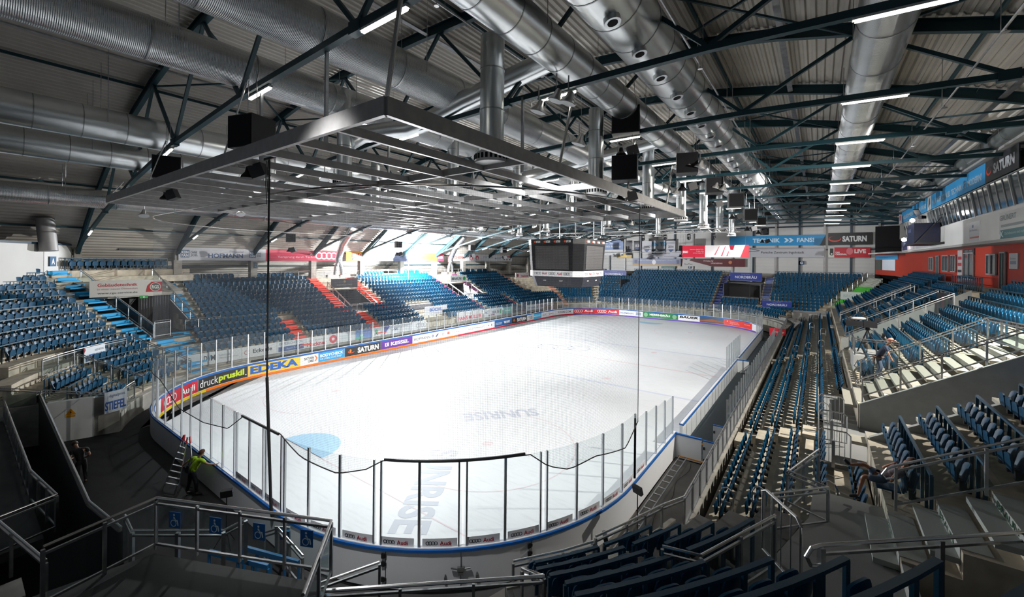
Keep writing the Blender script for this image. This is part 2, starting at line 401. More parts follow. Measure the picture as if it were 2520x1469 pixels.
# glass shields ---------------------------------------------------------
def shield(label, s0, s1, z1, npan, posts='single', skip=(), op=GLASS, z1b=None, dbl=()):
    p, n = perim((s0+s1)/2, .08); root = thing('glass_shield', label, 'glass shield', (p.x, p.y, 1.2))
    for i in range(npan+1):
        s = s0+(s1-s0)*i/npan; zz = z1+((z1b or z1)-z1)*i/npan
        if i < npan and i not in skip:
            m = MB(); ring_part(m, s+.03, s+(s1-s0)/npan-.03, .065, .077, 1.2, zz, .45); m.build('glass_pane', op, root)
        offs = (-.11, .11) if i in dbl else (0,)
        for o in offs:
            q, nn = perim(s+o, .085); t = Vector((-nn.y, nn.x, 0)); m = MB()
            m.frame(Vector((q.x, q.y, (1.05+zz)/2)), t, nn, Z, (.075 if not i in dbl else .05, .06, zz-1.05)); m.build('post', ALU, root)
shield('long glass shield above the boards before the left stand', .4, LS-.2, 3.12, 36)
shield('curved glass shield at the far left corner of the rink', LS+.2, LS+LA-.3, 3.12, 10, dbl=(3,))
shield('glass shield above the boards at the far end of the rink', LS+LA+.2, LS+LA+LE-.2, 3.15, 11)
shield('curved glass shield at the far right corner of the rink', LS+LA+LE+.2, LS+2*LA+LE+6, 3.12, 15, dbl=(5,))
shield('short glass shield by the penalty bench gate on the right', sR(4.3), sR(-2.3), 3.0, 6)
shield('glass shield from the bench door to the near right corner', sR(-16.9), sR(-22.0), 3.0, 4, z1b=3.5)
c0 = sR(-22.0)
shield('curved glass shield with double posts above the near corner gate', c0, gs(88), 3.65, 11, dbl=(4, 6, 8))
shield('glass shield along the boards behind the near goal', gs(88)+.2, GATE_S+LA+LE, 3.68, 11, dbl=(1, 3))
shield('curved glass shield at the near left corner of the rink', GATE_S+LA+LE+.2, PER+.2, 3.5, 11)
# adverts printed on the glass foot, readable from outside
AUD = '15171A'; ARED = 'A8122C'
for i in range(15):
    c0_ = sR(-22.0); dp = (gs(88)-c0_)/11
    s = gs(88)+.2+(3-i)*(LA+LE-RR*radians(88)-.2)/11-.09 if i < 3 else c0_+dp*(14-i)-.09
    if i >= 14: s = c0_-.2
    bgc = 'E8E8EA' if i > 2 else 'C9C9CB'  # leftmost strips greyer: shade painted into the ground colour
    sign('audi_decal', 'white strip with four rings and Audi on the near corner glass', 'advert strip', pm(s, 1.19, .084, out=True), .99, .26, bgc,
         rings4(.27, .5, .42, .99, .26, AUD)+[('t', 'Audi', .50, .25, .82, .74, .02, 0, ARED)], group='ring and name strips along the near glass', seg=6, thick=.004)
# adverts on the inner face of the boards ------------------------------
TOPZ = .82
def ad(name, s0, s1, bg, els, label, seg=None, cat='advert board'):
    wd = s1-s0-.02
    return sign(name, label, cat, pm(s0+.01, .22, -.006), wd, TOPZ, bg, els, seg=seg or max(4, int(wd/.2)), thick=.01)
SAT = [('e', .17, .5, .42, .2, 'E85A20'), ('e', .18, .54, .36, .16, '18181A'), ('e', .15, .6, .12, .2, 'F08030')]
ad('audi_board', -8.45-.6, -4.97, 'C8102E', rings4(.3, .5, .62, 4.08, TOPZ, 'F0E0E4')+[('t', 'Audi', .6, .25, .93, .78, .02, 0, 'F4E8EA')], 'red board advert with rings and Audi in the near left corner')
ad('druck_pruskil_board', -4.97, -1.05, '232325', [('t', 'druck', .04, .2, .42, .85, .0, 0, 'F2F2F2'), ('t', 'pruskil', .43, .12, .93, .85, .04, 0, 'C8E030'), ('t', '.', .95, .2, .975, .3, .05, 0, 'FFFFFF')], 'black board advert reading druckpruskil in white and lime')
ad('edeka_board', -1.05, 3.05, 'F6C83C', [('t', 'EDEKA', .04, .14, .95, .88, .05, 0, '1C62B8')], 'yellow board advert reading EDEKA in blue')
ad('saturn_card_board', 3.05, 4.64, 'EFEFEF', [('t', 'SATURN', .2, .5, .75, .76, .02, 0, '2A2A2E'), ('t', 'CARD', .42, .2, .75, .44, .02, 0, '2A2A2E'), ('p', [(.78, .2), (.86, .2), (.97, .5), (.86, .8), (.78, .8), (.89, .5)], 'F07830')], 'white board advert reading SATURN CARD with orange arrow')
ad('bodycheck_board', 4.64, 7.19, '28A0DC', [('t', 'BODYCHECK', .06, .48, .95, .82, .04, 0, 'F0F8FF'), ('t', 'FUR UNSERE GANG BEREIT', .06, .2, .9, .38, .02, 0, 'D8EEFA')], 'light blue board advert reading BODYCHECK')
ad('saturn_board', 7.19, 11.19, '1A1A1C', SAT+[('t', 'SATURN', .34, .18, .94, .82, .05, 0, 'F4F4F4')], 'black board advert reading SATURN on the left side, nearest one')
ad('kessel_board', 11.19, 15.29, '6A2CA0', [('r', .12, .28, .24, .74, 'EEE8F4'), ('t', 'K', .15, .34, .2, .68, .04, 0, '6A2CA0'), ('t', 'KESSEL', .3, .28, .88, .74, .04, 0, 'F4F0FA')], 'purple board advert reading KESSEL')
ad('hofmann_board', 15.29, 20.41, 'F0F0F2', [('t', 'HOFMANN', .04, .3, .5, .64, .0, 0, '303A50'), ('e', .58, .5, .17, .17, '2A4A80'), ('e', .58, .5, .09, .09, 'DDE4F0'), ('p', [(.66, .3), (.7, .3), (.76, .7), (.72, .7)], '3A4A80'), ('o', .9, .5, .2, .04, '707078')], 'white board advert reading HOFMANN with round emblems')
ad('db_board', 20.41, 29.62, 'F2F2F3', [('r', .02, .35, .06, .7, 'E07060'), ('t', 'Regio Bayern', .12, .35, .3, .6, 0, 0, 'C8A0A0'), ('t', 'AUDI ZENTRUM INGOLSTADT', .42, .38, .76, .58, 0, 0, '6A6A72'), ('e', .86, .5, .14, .14, 'A0A4A8'), ('e', .93, .5, .12, .16, '506070')], 'long white board advert with small grey wording')
ad('wave_board', 29.62, 33.56, '1C5A98', [('t', 'INNOVATION', .06, .5, .42, .66, .01, 0, 'D8E6F4'), ('t', 'INGOLSTADT', .06, .3, .42, .46, .01, 0, 'D8E6F4'), ('t', 'ww', .52, .3, .9, .75, .03, 0, 'F0F6FC')], 'mid blue board advert with white wave')
ad('saturn_board', 33.56, 37.51, '1A1A1C', SAT+[('t', 'SATURN', .34, .18, .94, .82, .05, 0, 'F4F4F4')], 'black board advert reading SATURN at the far left')
ad('card_board', 37.51, 39.32, 'E8E8E8', [('t', 'SATURN', .2, .5, .8, .8, .02, 0, '505050'), ('t', 'CARD', .4, .2, .8, .44, .02, 0, '505050')], 'small white board advert beside a light blue one')
ad('light_blue_board', 39.32, 41.56, '40B4E0', [('t', 'BODYCHECK', .08, .4, .92, .7, .04, 0, 'E0F4FC')], 'small light blue board advert near the far left corner')
ad('quattro_board', 41.56, 45.74, 'ECECEE', [('t', 'Rolf', .1, .3, .35, .7, 0, 0, '808088'), ('t', 'Quers', .55, .3, .9, .7, 0, 0, '707078')], 'white board advert with grey names before the far left corner')
ad('futurecom_board', 45.74, 50.04, 'F0F0F2', [('t', 'FUTURE COM', .2, .3, .88, .7, .01, 0, '3A4660')], 'white board advert reading FUTURE COM on the curve')
ad('audi_board', 50.04, 58.12, 'D8303C', rings4(.12, .5, .6, 8.06, TOPZ, 'FFE8E8')+[('t', 'Audi', .25, .28, .44, .76, .03, 0, 'FFF0F0')]+rings4(.63, .5, .6, 8.06, TOPZ, 'FFE8E8')+[('t', 'Audi', .76, .28, .95, .76, .03, 0, 'FFF0F0')], 'long red board advert with rings and Audi twice, far left corner')
ad('hofmann_board', 58.12, 62.19, 'ECECEE', [('t', 'HOFMANN', .05, .3, .6, .62, .01, 0, '6888A8'), ('r', .72, .22, .94, .8, '98A8B8')], 'white board advert reading HOFMANN at the far end')
ad('herrnbraeu_board', 62.19, 67.82, '2A8048', [('t', 'HERRNBRÄU', .2, .38, .78, .86, .04, 0, 'F4FAF4'), ('t', 'Heimat des guten Bieres', .28, .12, .7, .28, 0, 0, 'A8D8B0'), ('e', .09, .5, .4, .4, '88B890'), ('e', .9, .5, .4, .4, '88B890')], 'green board advert reading HERRNBRÄU')
ad('bauer_board', 67.82, 70.98, 'F4F4F4', [('t', 'BAUER', .06, .42, .94, .86, .05, .25, '101010')], 'white board advert reading BAUER in black')
ad('sunset_board', 70.98, 74.5, '4A5870', [('p', [(.0, .35), (.5, .7), (1, .4), (1, .2), (0, .2)], 'A06040'), ('p', [(.3, .5), (.5, .62), (.75, .5)], 'F0A060'), ('r', .05, .2, .3, .35, '303848')], 'dark blue board advert with orange sunset')
ad('red_board', 74.5, 79.56, 'E03C34', [('t', 'Sparkasse', .18, .5, .45, .7, 0, 0, 'FFD8D0'), ('t', 'Ingolstadt', .18, .25, .5, .44, 0, 0, 'FFD8D0'), ('t', 'Sparkasse', .68, .5, .9, .7, 0, 0, 'FFD8D0'), ('e', .1, .7, .1, .1, 'FFE8E0')], 'red board advert on the far right curve')
# white strip over the far adverts with small print
m = MB(); ring_part(m, -9, 79, -.02, .0, 1.04, 1.10); m.build('blue_edge_strip', BLUEC, boards)
# player benches between the right boards and the stand --------------------
def plain(name, label, cat, parts, loc, group=None):
    r = thing(name, label, cat, loc, group)
    for nm, mbq, mt in parts: mbq.build(nm, mt, r)
    return r
d = MB(); d.box((15.75, -16.65, .6), (1.15, .07, 1.1)); d2 = MB(); d2.box((15.75, -16.65, 1.17), (1.2, .12, .06))
d3 = MB(); d3.box((15.25, -16.6, .9), (.12, .06, .14)); d3.box((15.25, -16.6, .4), (.12, .06, .14))
plain('bench_door', 'white bench door with blue top standing open by the near bench', 'door', [('door_panel', d, BOARDW), ('blue_edge', d2, BLUEC), ('hinge', d3, STEEL)], (15.75, -16.65, 0))
d = MB(); d.box((15.62, 2.3, .6), (.85, .07, 1.1)); d2 = MB(); d2.box((15.62, 2.3, 1.17), (.9, .12, .06))
plain('bench_door', 'white bench door standing open beside the penalty bench glass', 'door', [('door_panel', d, BOARDW), ('blue_edge', d2, BLUEC)], (15.62, 2.3, 0))
for (y, lab) in ((-16.9, 'grey panel across the walkway at the near end of the bench'), (-14.6, 'grey panel behind the first one on the bench walkway')):
    d = MB(); d.box((16.95, y, .62), (1.0, .07, 1.2)); d2 = MB(); d2.box((16.95, y, 1.24), (1.02, .09, .05)); d3 = MB(); d3.box((16.5, y-.04, .9), (.07, .05, .12)); d3.box((16.5, y-.04, .35), (.07, .05, .12))
    plain('divider_panel', lab, 'panel', [('panel_sheet', d, mat('grey_panel', (.45, .46, .48), .5)), ('blue_edge', d2, BLUEC), ('hinge', d3, BLKM)], (16.95, y, 0))
for (y0, y1, lab) in ((-13.8, -6, 'long brown bench seat behind the near boards'), (6, 14.5, 'long brown bench seat behind the far boards')):
    d = MB(); d.box((16.95, (y0+y1)/2, .62), (.42, y1-y0, .06)); r = thing('player_bench', lab, 'bench', (16.95, (y0+y1)/2, .1)); d.build('seat', WOODT, r)
    for k in range(4):
        d = MB(); d.box((16.95, y0+.3+(y1-y0-.6)*k/3, .35), (.3, .06, .5)); d.build('leg', STEEL, r)
m = MB(); m.b2((15.2, -16.6, .0), (17.3, 20, .12)); struct(m, 'floor_bench_deck', mat('rubber_deck', (.02, .035, .045), .6))
m = MB(); m.b2((15.3, -16.72, .115), (16.5, -16.6, .16)); m.b2((15.9, -14.7, .115), (16.5, -14.6, .16)); struct(m, 'trim_deck_edge', ink('D88A20'))
# protective net --------------------------------------------------------------
def net_material():
    m = bpy.data.materials.new('net_mesh'); m.use_nodes = True; nt = m.node_tree; nt.nodes.clear(); N = nt.nodes.new; L = nt.links.new
    uv = N('ShaderNodeUVMap'); sp = N('ShaderNodeSeparateXYZ'); L(uv.outputs[0], sp.inputs[0]); outs = []
    for k in (0, 1):
        a = N('ShaderNodeMath'); a.operation = 'FRACT'; b = N('ShaderNodeMath'); b.operation = 'LESS_THAN'; b.inputs[1].default_value = .06
        L(sp.outputs[k], a.inputs[0]); L(a.outputs[0], b.inputs[0]); outs.append(b)
    mx = N('ShaderNodeMath'); mx.operation = 'MAXIMUM'; L(outs[0].outputs[0], mx.inputs[0]); L(outs[1].outputs[0], mx.inputs[1])
    tr = N('ShaderNodeBsdfTransparent'); df = N('ShaderNodeBsdfDiffuse'); df.inputs[0].default_value = (.20, .21, .23, 1)
    ms = N('ShaderNodeMixShader'); out = N('ShaderNodeOutputMaterial')
    L(mx.outputs[0], ms.inputs[0]); L(tr.outputs[0], ms.inputs[1]); L(df.outputs[0], ms.inputs[2]); L(ms.outputs[0], out.inputs[0]); return m
def s_of(x, y):
    if y < -22.55 and x > 6.55: return GATE_S+RR*(-atan2(y+22.55, x-6.55))
    if y <= -30.9: return GATE_S+LA+(6.55-x)
    return sR(y)
bot = [(-3.1, -31.15, 2.46), (-.07, -31.15, 2.53), (2.45, -31.15, 2.9), (3.89, -31.15, 3.72), (6.66, -31.15, 3.76), (7.8, -31.06, 3.31), (9.25, -30.71, 3.11), (10.14, -30.36, 3.36), (10.64, -30.11, 3.68),
       (12.31, -28.92, 3.68), (13.77, -27.22, 3.66), (14.09, -26.69, 3.19), (14.42, -26.01, 2.93), (14.81, -24.93, 3.05), (15.13, -23.07, 2.75), (15.15, -21.84, 3.35)]
bs = sorted([(s_of(x, y), z) for x, y, z in bot]+[(GATE_S+LA+LE-.5, 3.3), (GATE_S+LA+LE+4, 3.45), (PER-1, 3.4), (PER+9, 3.2)])
def bz(s):
    for (a, za), (b, zb) in zip(bs, bs[1:]):
        if a <= s <= b: t = (s-a)/(b-a); return za+(zb-za)*t
    return bs[0][1] if s < bs[0][0] else bs[-1][1]
s0, s1 = bs[0][0], PER+9; nn_ = 110; NT = 11.6
vs = []; fs = []; uvs = []
for i in range(nn_+1):
    s = s0+(s1-s0)*i/nn_; p, q = perim(s, .13)
    zb = bz(s)
    for k in range(7):
        z = zb+(NT-zb)*k/6; bulge = .05*sin(s*1.1)*sin(pi*k/6)
        vs.append((p.x+q.x*bulge, p.y+q.y*bulge, z)); uvs.append((s/.05, z/.05))
    if i:
        for k in range(6): a = 7*(i-1)+k; fs.append((a, a+7, a+8, a+1))
netr = thing('protective_net', 'fine dark protective net curtain hanging over the near end glass', 'net', tuple(perim(gs(45), .13)[0])[:2]+(3.6,))
m = MB(); m.add(vs, fs); no = m.build('net_mesh', net_material(), netr)
ul = no.data.uv_layers.new(name='UVMap')
for li, lp in enumerate(no.data.loops): ul.data[li].uv = uvs[lp.vertex_index]
m = MB()
rope = [Vector((*perim(s0+(s1-s0-9)*i/160, .14)[0].xy, bz(s0+(s1-s0-9)*i/160))) for i in range(161)]
m.tube(rope, .018, 5); m.build('bottom_rope', RUBBER, netr)
m = MB(); e = perim(s0, .13)[0]; m.tube([(e.x, e.y, bz(s0)), (e.x, e.y, NT)], .014, 5); m.build('edge_rope', RUBBER, netr)
m = MB(); m.tube([Vector((*perim(s0+(s1-s0)*i/80, .13)[0].xy, NT)) for i in range(81)], .03, 6); m.build('top_rail', STAIN, netr)
for a, b in ((3.89, 6.66),):
    m = MB(); m.tube([(a, -31.2, 3.74), (b, -31.2, 3.78)], .045, 6); m.build('weight_bar', BLKM, netr)
m = MB(); m.tube([Vector((*perim(gs(34+27.5*i/10), .14)[0].xy, 3.70)) for i in range(11)], .045, 6); m.build('weight_bar', BLKM, netr)
# far end net: rail hung above the far part of the rink
m = MB(); q = []
for i in range(60):
    t = i/59; s = LS*.62+(sR(14)-LS*.62)*t; p = perim(s, -.3)[0]; q.append((p.x, p.y, 10.9))
fn = thing('net_rail', 'thin white curved net rail hung over the far end of the rink', 'net rail', (0, 30, 10.9))
m.tube(q, .045, 6); m.build('rail_tube', STAIN, fn)
m = MB(); e = q[-1]; m.tube([e, (e[0], e[1], 3.2)], .012, 5); m.build('drop_cable', RUBBER, fn)
# hanging black pole behind the glass
r = thing('hanging_pole', 'tall black pole hanging from the steel grid down to the near boards', 'pole', (6.32, -31.45, 1.2))
m = MB(); m.tube([(6.32, -31.22, 1.0), (6.32, -31.26, 1.3), (6.32, -31.42, 5.6)], .05, 8); m.tube([(6.32, -31.42, 5.6), (6.35, -31.42, 12.7)], .03, 8); m.build('pole', RUBBER, r)
m = MB(); m.tube([(6.25, -31.42, 11.6), (6.15, -31.4, 12.1), (6.22, -31.4, 12.7)], .012, 5); m.tube([(6.2, -31.42, 11.2), (6.05, -31.4, 11.9), (6.1, -31.4, 12.7)], .012, 5); m.build('cable', RUBBER, r)
m = MB(); m.beam((6.0, -31.42, 12.68), (6.75, -31.42, 12.68), .06, .08); m.build('clamp_bar', BLKM, r)
# ------------------------------------------------------------------ roof
def roofz(x):
    return 20.2-10.2*((4.5-x)/33.5)**2.3 if x < 4.5 else 20.2-10.2*((x-4.5)/36.5)**2.3
def chordz(x):
    P = [(-29, 9.9), (-26.75, 10.76), (-20, 12.45), (-11.9, 14.0), (-4.6, 15.02), (2.9, 15.55), (10.5, 15.75), (17.5, 15.78), (24, 15.55), (31, 15.2)]
    for (a, za), (b, zb) in zip(P, P[1:]):
        if x <= b: return za+(zb-za)*(x-a)/(b-a)
    return P[-1][1]
TY = [-31+6.68*k for k in range(12)]             # truss planes; TY[0] = -31
YN, YF = -37.7, 46.9
mb = MB()
p_ = .32; xs = []
x = -34.0
while x < 40.5:
    xs += [(x, .0), (x+.10*p_/.32, .0), (x+.16*p_/.32, .085), (x+.26*p_/.32, .085)]; x += p_
for j, (ya, yb) in enumerate([(YN-2, -31)]+list(zip(TY, TY[1:]))+[(TY[-1], YF)]):
    vs = []; fs = []
    for i, (xx, h) in enumerate(xs):
        z = roofz(xx)+h+.12
        vs += [(xx, ya-.03, z), (xx, yb+.03, z)]
        if i: fs.append((2*i-2, 2*i-1, 2*i+1, 2*i))
    mb.add(vs, fs)
struct(mb, 'ceiling_corrugated_deck', CORR)
mb = MB(); vs = []; fs = []
for i in range(41):
    xx = -34.2+74.9*i/40; z = roofz(min(xx, 40.4))+.4
    vs += [(xx, YN-2.2, z), (xx, YF+.2, z)]
    if i: fs.append((2*i-2, 2*i, 2*i+1, 2*i-1))
mb.add(vs, fs); struct(mb, 'ceiling_outer_skin', mat('roof_skin', (.1, .1, .1), .8))
# secondary purlin rods between girders
mb = MB()
for xx in (-31, -26.4, -21.5, -16.3, -9.5, -3, 8, 16.6, 25.2, 33):
    mb.beam((xx, YN, roofz(xx)-.03), (xx, YF, roofz(xx)-.03), .10, .14)
struct(mb, 'trim_roof_purlins', TEAL)
mb = MB()
for xx in (-13, -6.5, 6, 19.4, 26.9):
    for sgn in (1,):
        mb.beam((xx, YN, roofz(xx)-.35), (xx, YF, roofz(xx)-.35), .22, .07)
struct(mb, 'trim_cable_trays', STEEL)
LN = [-26.75, -19.2, -11.9, -4.6, 2.9, 10.5, 18.0, 25.5]      # lower nodes
UN = [-22.9, -15.6, -8.2, -.9, 6.7, 14.3, 21.8, 29.0]         # upper nodes
ords = ['nearest', 'second', 'third', 'fourth', 'fifth', 'sixth', 'seventh', 'eighth', 'ninth', 'tenth', 'eleventh', 'farthest']
def truss(y, k):
    r = thing('roof_truss', f'dark teal arched steel roof truss across the hall, {ords[k]} from the camera', 'roof truss', (-29, y, 9.6), 'arched roof trusses')
    mb = MB(); n = 20
    for i in range(n):
        a = -29.2+69.2*i/n; b = -29.2+69.2*(i+1)/n
        za, zb = roofz(a)-.22, roofz(b)-.22
        if a > 29.5: pass
        mb.ibeam((a, y, za), (b, y, zb), .22, .42)
    mb.build('top_girder', TEAL, r)
    mb = MB(); X = [-29]+LN+[31]
    for a, b in zip(X, X[1:]): mb.beam((a, y, chordz(a)), (b, y, chordz(b)), .20, .20)
    mb.build('bottom_chord', TEAL, r)
    for i, a in enumerate(LN):
        for u in ([UN[i-1]] if i else [])+[UN[i]]:
            if i == 0: u = UN[0]
            mb = MB(); mb.beam((a, y, chordz(a)+.05), (u, y, roofz(u)-.4), .13, .13); mb.build('brace', TEAL, r)
    for a in LN[1::2]:
        mb = MB(); mb.box((a, y, chordz(a)), (.5, .24, .34)); mb.build('node_plate', TEAL, r)
    return r
for k, y in enumerate(TY): truss(y, k)
# diagonal wind bracing under the roof between trusses
k = 0
for bay in (1, 3, 5, 7, 9):
    for (xa, xb) in ((-22.9, -15.6), (-8.2, -.9), (14.3, 21.8), (21.8, 29)):
        for (p, q) in (((xa, TY[bay]), (xb, TY[bay+1])), ((xb, TY[bay]), (xa, TY[bay+1]))):
            pass
wb = thing('wind_bracing', 'thin crossing teal rods of the roof wind bracing between trusses', 'bracing', (4, 0, 19))
for bay in (0, 1, 3, 5, 7, 9):
    for (xa, xb) in ((-22.9, -15.6), (-8.2, -.9), (14.3, 21.8), (21.8, 28)):
        for (p, q) in (((xa, TY[bay]), (xb, TY[bay+1])), ((xb, TY[bay]), (xa, TY[bay+1]))):
            mb = MB(); mb.beam((*p, roofz(p[0])-.5), (*q, roofz(q[0])-.5), .08, .08); mb.build('bracing_rod', TEAL, wb)
# long thin sprinkler and cable pipes under the roof
for i, (xx, dz, lab) in enumerate(((17.1, 3.6, 'beside the nozzle duct'), (10.2, 2.9, 'left of the middle duct'), (-1.2, 2.5, 'under the ribbed duct'), (-14.6, 2.4, 'left of the twin smooth ducts'), (24.6, 2.9, 'right of the big ribbed duct'), (-21.6, 2.4, 'at the left eave duct'))):
    r = thing('sprinkler_pipe', 'thin grey pipe with sprinkler heads under the roof '+lab, 'pipe', (xx, 0, roofz(xx)-dz))
    z = roofz(xx)-dz+1.0
    mb = MB(); mb.tube([(xx, YN, z), (xx, YF, z)], .035, 6); mb.build('pipe', STEEL, r)
    for j in range(12):
        y = -34.5+6.68*j; mb = MB(); mb.lathe((xx, y, z-.12), [(.02, .1), (.02, .02), (.09, 0), (.09, -.02)], 8); mb.build('sprinkler_head', STAIN, r)
        mb = MB(); mb.tube([(xx, y+.4, z), (xx, y+.4, roofz(xx)+.1)], .012, 4); mb.build('hanger_rod', STEEL, r)
# ------------------------------------------------------------------ air ducts
def duct(label, x, z, rad, m, y0=YN, y1=YF-.4, strap=6.68):
    r = thing('air_duct', label, 'air duct', (x, (y0+y1)/2, z-rad))
    mb = MB(); n = 26; st = 4.0; k = int((y1-y0)/st)+1; pts = [(x, y0+(y1-y0)*i/k, z) for i in range(k+1)]
    mb.tube(pts, rad, n); sm = mb; y = y0+.8
    while y < y1:
        sm.tube([(x, y-.02, z), (x, y+.02, z)], rad+.012, n, mi=1); y += 1.55 if m is DUCTS else 3.2
    mb.build('duct_shell', [m, STEEL], r, auto=60)
    for j in range(12):
        y = -33+6.68*j
        if y0 < y < y1:
            sm = MB(); sm.tube([(x-rad, y, z), (x-rad, y, roofz(x-rad)+.1)], .014, 4); sm.tube([(x+rad, y, z), (x+rad, y, roofz(x+rad)+.1)], .014, 4)
            sm.build('hanger_rod', STEEL, r)
    return r
duct('big ribbed silver duct at upper left, nearest the middle', 7.3, 16.9, .78, DUCTR)
duct('big ribbed silver duct crossing the upper left corner', 2.6, 16.75, .72, DUCTR)
duct('smooth silver duct on the left, upper of the two side by side', -7.6, 15.9, .78, DUCTS)
duct('smooth silver duct on the left, lower of the two side by side', -11.0, 15.1, .72, DUCTS)
duct('ribbed duct along the left eave above the stand', -19.0, 13.35, .62, DUCTR)
duct('smooth silver duct left of the nozzle duct', 13.0, 17.0, .68, DUCTS)
nz = duct('large smooth duct with a row of round nozzles', 15.75, 17.15, .92, DUCTS)
y = -33.2
while y < 40:
    mb = MB(); d = Vector((.22, 0, -.97)).normalized(); c = Vector((15.75, y, 17.15))+d*.9
    mb.tube([c-d*.1, c+d*.16], .24, 14); mb.build('nozzle', DUCTS, nz, auto=50)
    mb = MB(); mb.tube([c+d*.161, c+d*.17], .15, 12); mb.build('nozzle_opening', BLK, nz); y += 2.2
duct('big ribbed silver duct on the right under the roof', 22.3, 17.0, .75, DUCTR)
duct('round grey duct above the press box on the right', 28.35, 16.95-.9, .42, mat('grey_duct', (.16, .18, .18), .45, .6), y0=-20, y1=34)
# cross connections and drops with round diffusers
r = thing('cross_duct', 'smooth cross duct joining the middle duct to the left ribbed duct', 'air duct', (9, -25.4, 16))
mb = MB(); mb.tube([(12.6, -24.2, 17.0), (8.2, -24.2, 16.4), (5.6, -24.2, 15.9), (4.6, -24.3, 15.8), (3.6, -24.9, 15.7), (3.0, -25.8, 15.4), (3.0, -26.5, 14.9)], .42, 16); mb.build('duct_shell', DUCTS, r, auto=50)
r = thing('cross_duct', 'smooth cross duct behind the first one over the grid', 'air duct', (9, -11, 16))
mb = MB(); mb.tube([(12.6, -11, 17.0), (6.4, -11, 16.3), (4.4, -11.2, 16.0), (3.2, -12.4, 15.6), (3.0, -13.2, 15.0)], .40, 16); mb.build('duct_shell', DUCTS, r, auto=50)
r = thing('cross_duct', 'short elbow duct above the grid at its left side', 'air duct', (-5, -26, 15))
mb = MB(); mb.tube([(-7, -26.5, 15.8), (-6, -26.5, 15.6), (-5.3, -26.5, 15.3), (-5.0, -26.5, 14.7)], .4, 16); mb.build('duct_shell', DUCTS, r, auto=50)
colname = {11.5: 'right', 3.0: 'middle', -5.0: 'left middle', -13.0: 'outer left'}
for xx, ys in ((11.5, (-26.4, -18.0, -9.9, -1.7, 6.6, 14.8, 23)), (3.0, (-26.7, -19.6, -13, -5, 3.2, 20)), (-5.0, (-26.5, -19.3, -12, -4, 4, 20)), (-13.0, (-26.3, -18.5, -10, 0, 10))):
    for j, yy in enumerate(ys):
        big = .42 if xx > 10 else .34
        if xx > 10 and j: big = .38
        r = thing('drop_duct', f'vertical silver drop duct with round diffuser, {ords[j]} of the {colname[xx]} row over the ice', 'drop duct', (xx, yy, 12.8), 'vertical drop ducts')
        mb = MB(); top = min(roofz(xx)-2.8, 17.2); mb.tube([(xx, yy, 13.15), (xx, yy, top)], big, 18); mb.build('duct_shell', DUCTS, r, auto=50)
        mb = MB(); mb.tube([(xx, yy, 14.6), (xx, yy, 14.64)], big+.012, 18); mb.tube([(xx, yy, 16.0), (xx, yy, 16.04)], big+.012, 18); mb.build('seam', STEEL, r, auto=50)
        mb = MB(); R = big*1.42; mb.lathe((xx, yy, 12.8), [(R*.98, 0), (R, .02), (R, .30), (R*.9, .34), (big, .42)], 24); mb.build('diffuser', mat('diffuser_white', (.62, .62, .61), .4, .2), r, auto=40)
        mb = MB()
        for a in range(0, 24):
            t = 2*pi*(a+.5)/24; mb.box((xx+cos(t)*R, yy+sin(t)*R, 12.98), (.03, .07*R/.5, .17), t)
        mb.build('diffuser_slots', BLK, r)
# ------------------------------------------------------------------ steel grid over the rink
gx0, gx1, gy0, gy1, gz = -13.05, 13.05, -31.95, -6.9, 12.75
grid = thing('steel_grid', 'large grey steel grid frame hanging level over the near half of the rink', 'steel grid', (0, -19.4, 12.5))
for p, q, nm in (((gx0, gy0), (gx1, gy0), 'edge_beam'), ((gx1, gy0), (gx1, gy1), 'edge_beam'), ((gx0, gy1), (gx1, gy1), 'edge_beam'), ((gx0, gy0), (gx0, gy1), 'edge_beam')):
    mb = MB(); mb.beam((*p, gz+.05), (*q, gz+.05), .12, .42); mb.build(nm, GRIDM, grid)
for i in range(1, 13):
    xx = gx0+(gx1-gx0)*i/13; mb = MB(); mb.beam((xx, gy0, gz-.02), (xx, gy1, gz-.02), .10, .24); mb.build('long_beam', GRIDM, grid)
for yy in (-26.3, -20.8, -15.6, -10.6):
    mb = MB(); mb.beam((gx0, yy, gz+.02), (gx1, yy, gz+.02), .09, .26); mb.build('cross_beam', GRIDM, grid)
for (xx, yy) in ((13.0, -31.9), (13.0, -24.3), (13.0, -17.6), (13.0, -11), (4, -31.9), (-5, -31.9), (-12.9, -31.9), (-12.9, -20), (0, -20), (6, -11), (-6, -11)):
    mb = MB(); mb.tube([(xx, yy, gz+.2), (xx+.25, yy+.6, min(chordz(xx)+.1, 15.9)+ (2.2 if yy < -31 and xx > 10 else 0))], .055 if xx > 12 else .03, 8); mb.build('hanger_tube', STAIN, grid)
for (xx, yy) in ((4.5, -30.9), (8.8, -30.9), (3.2, -24.4), (11.4, -24.4), (2.9, -17.7)):
    mb = MB(); mb.beam((xx, yy, gz+.1), (xx, yy, chordz(xx)), .09, .09); mb.build('strut', STEEL, grid)
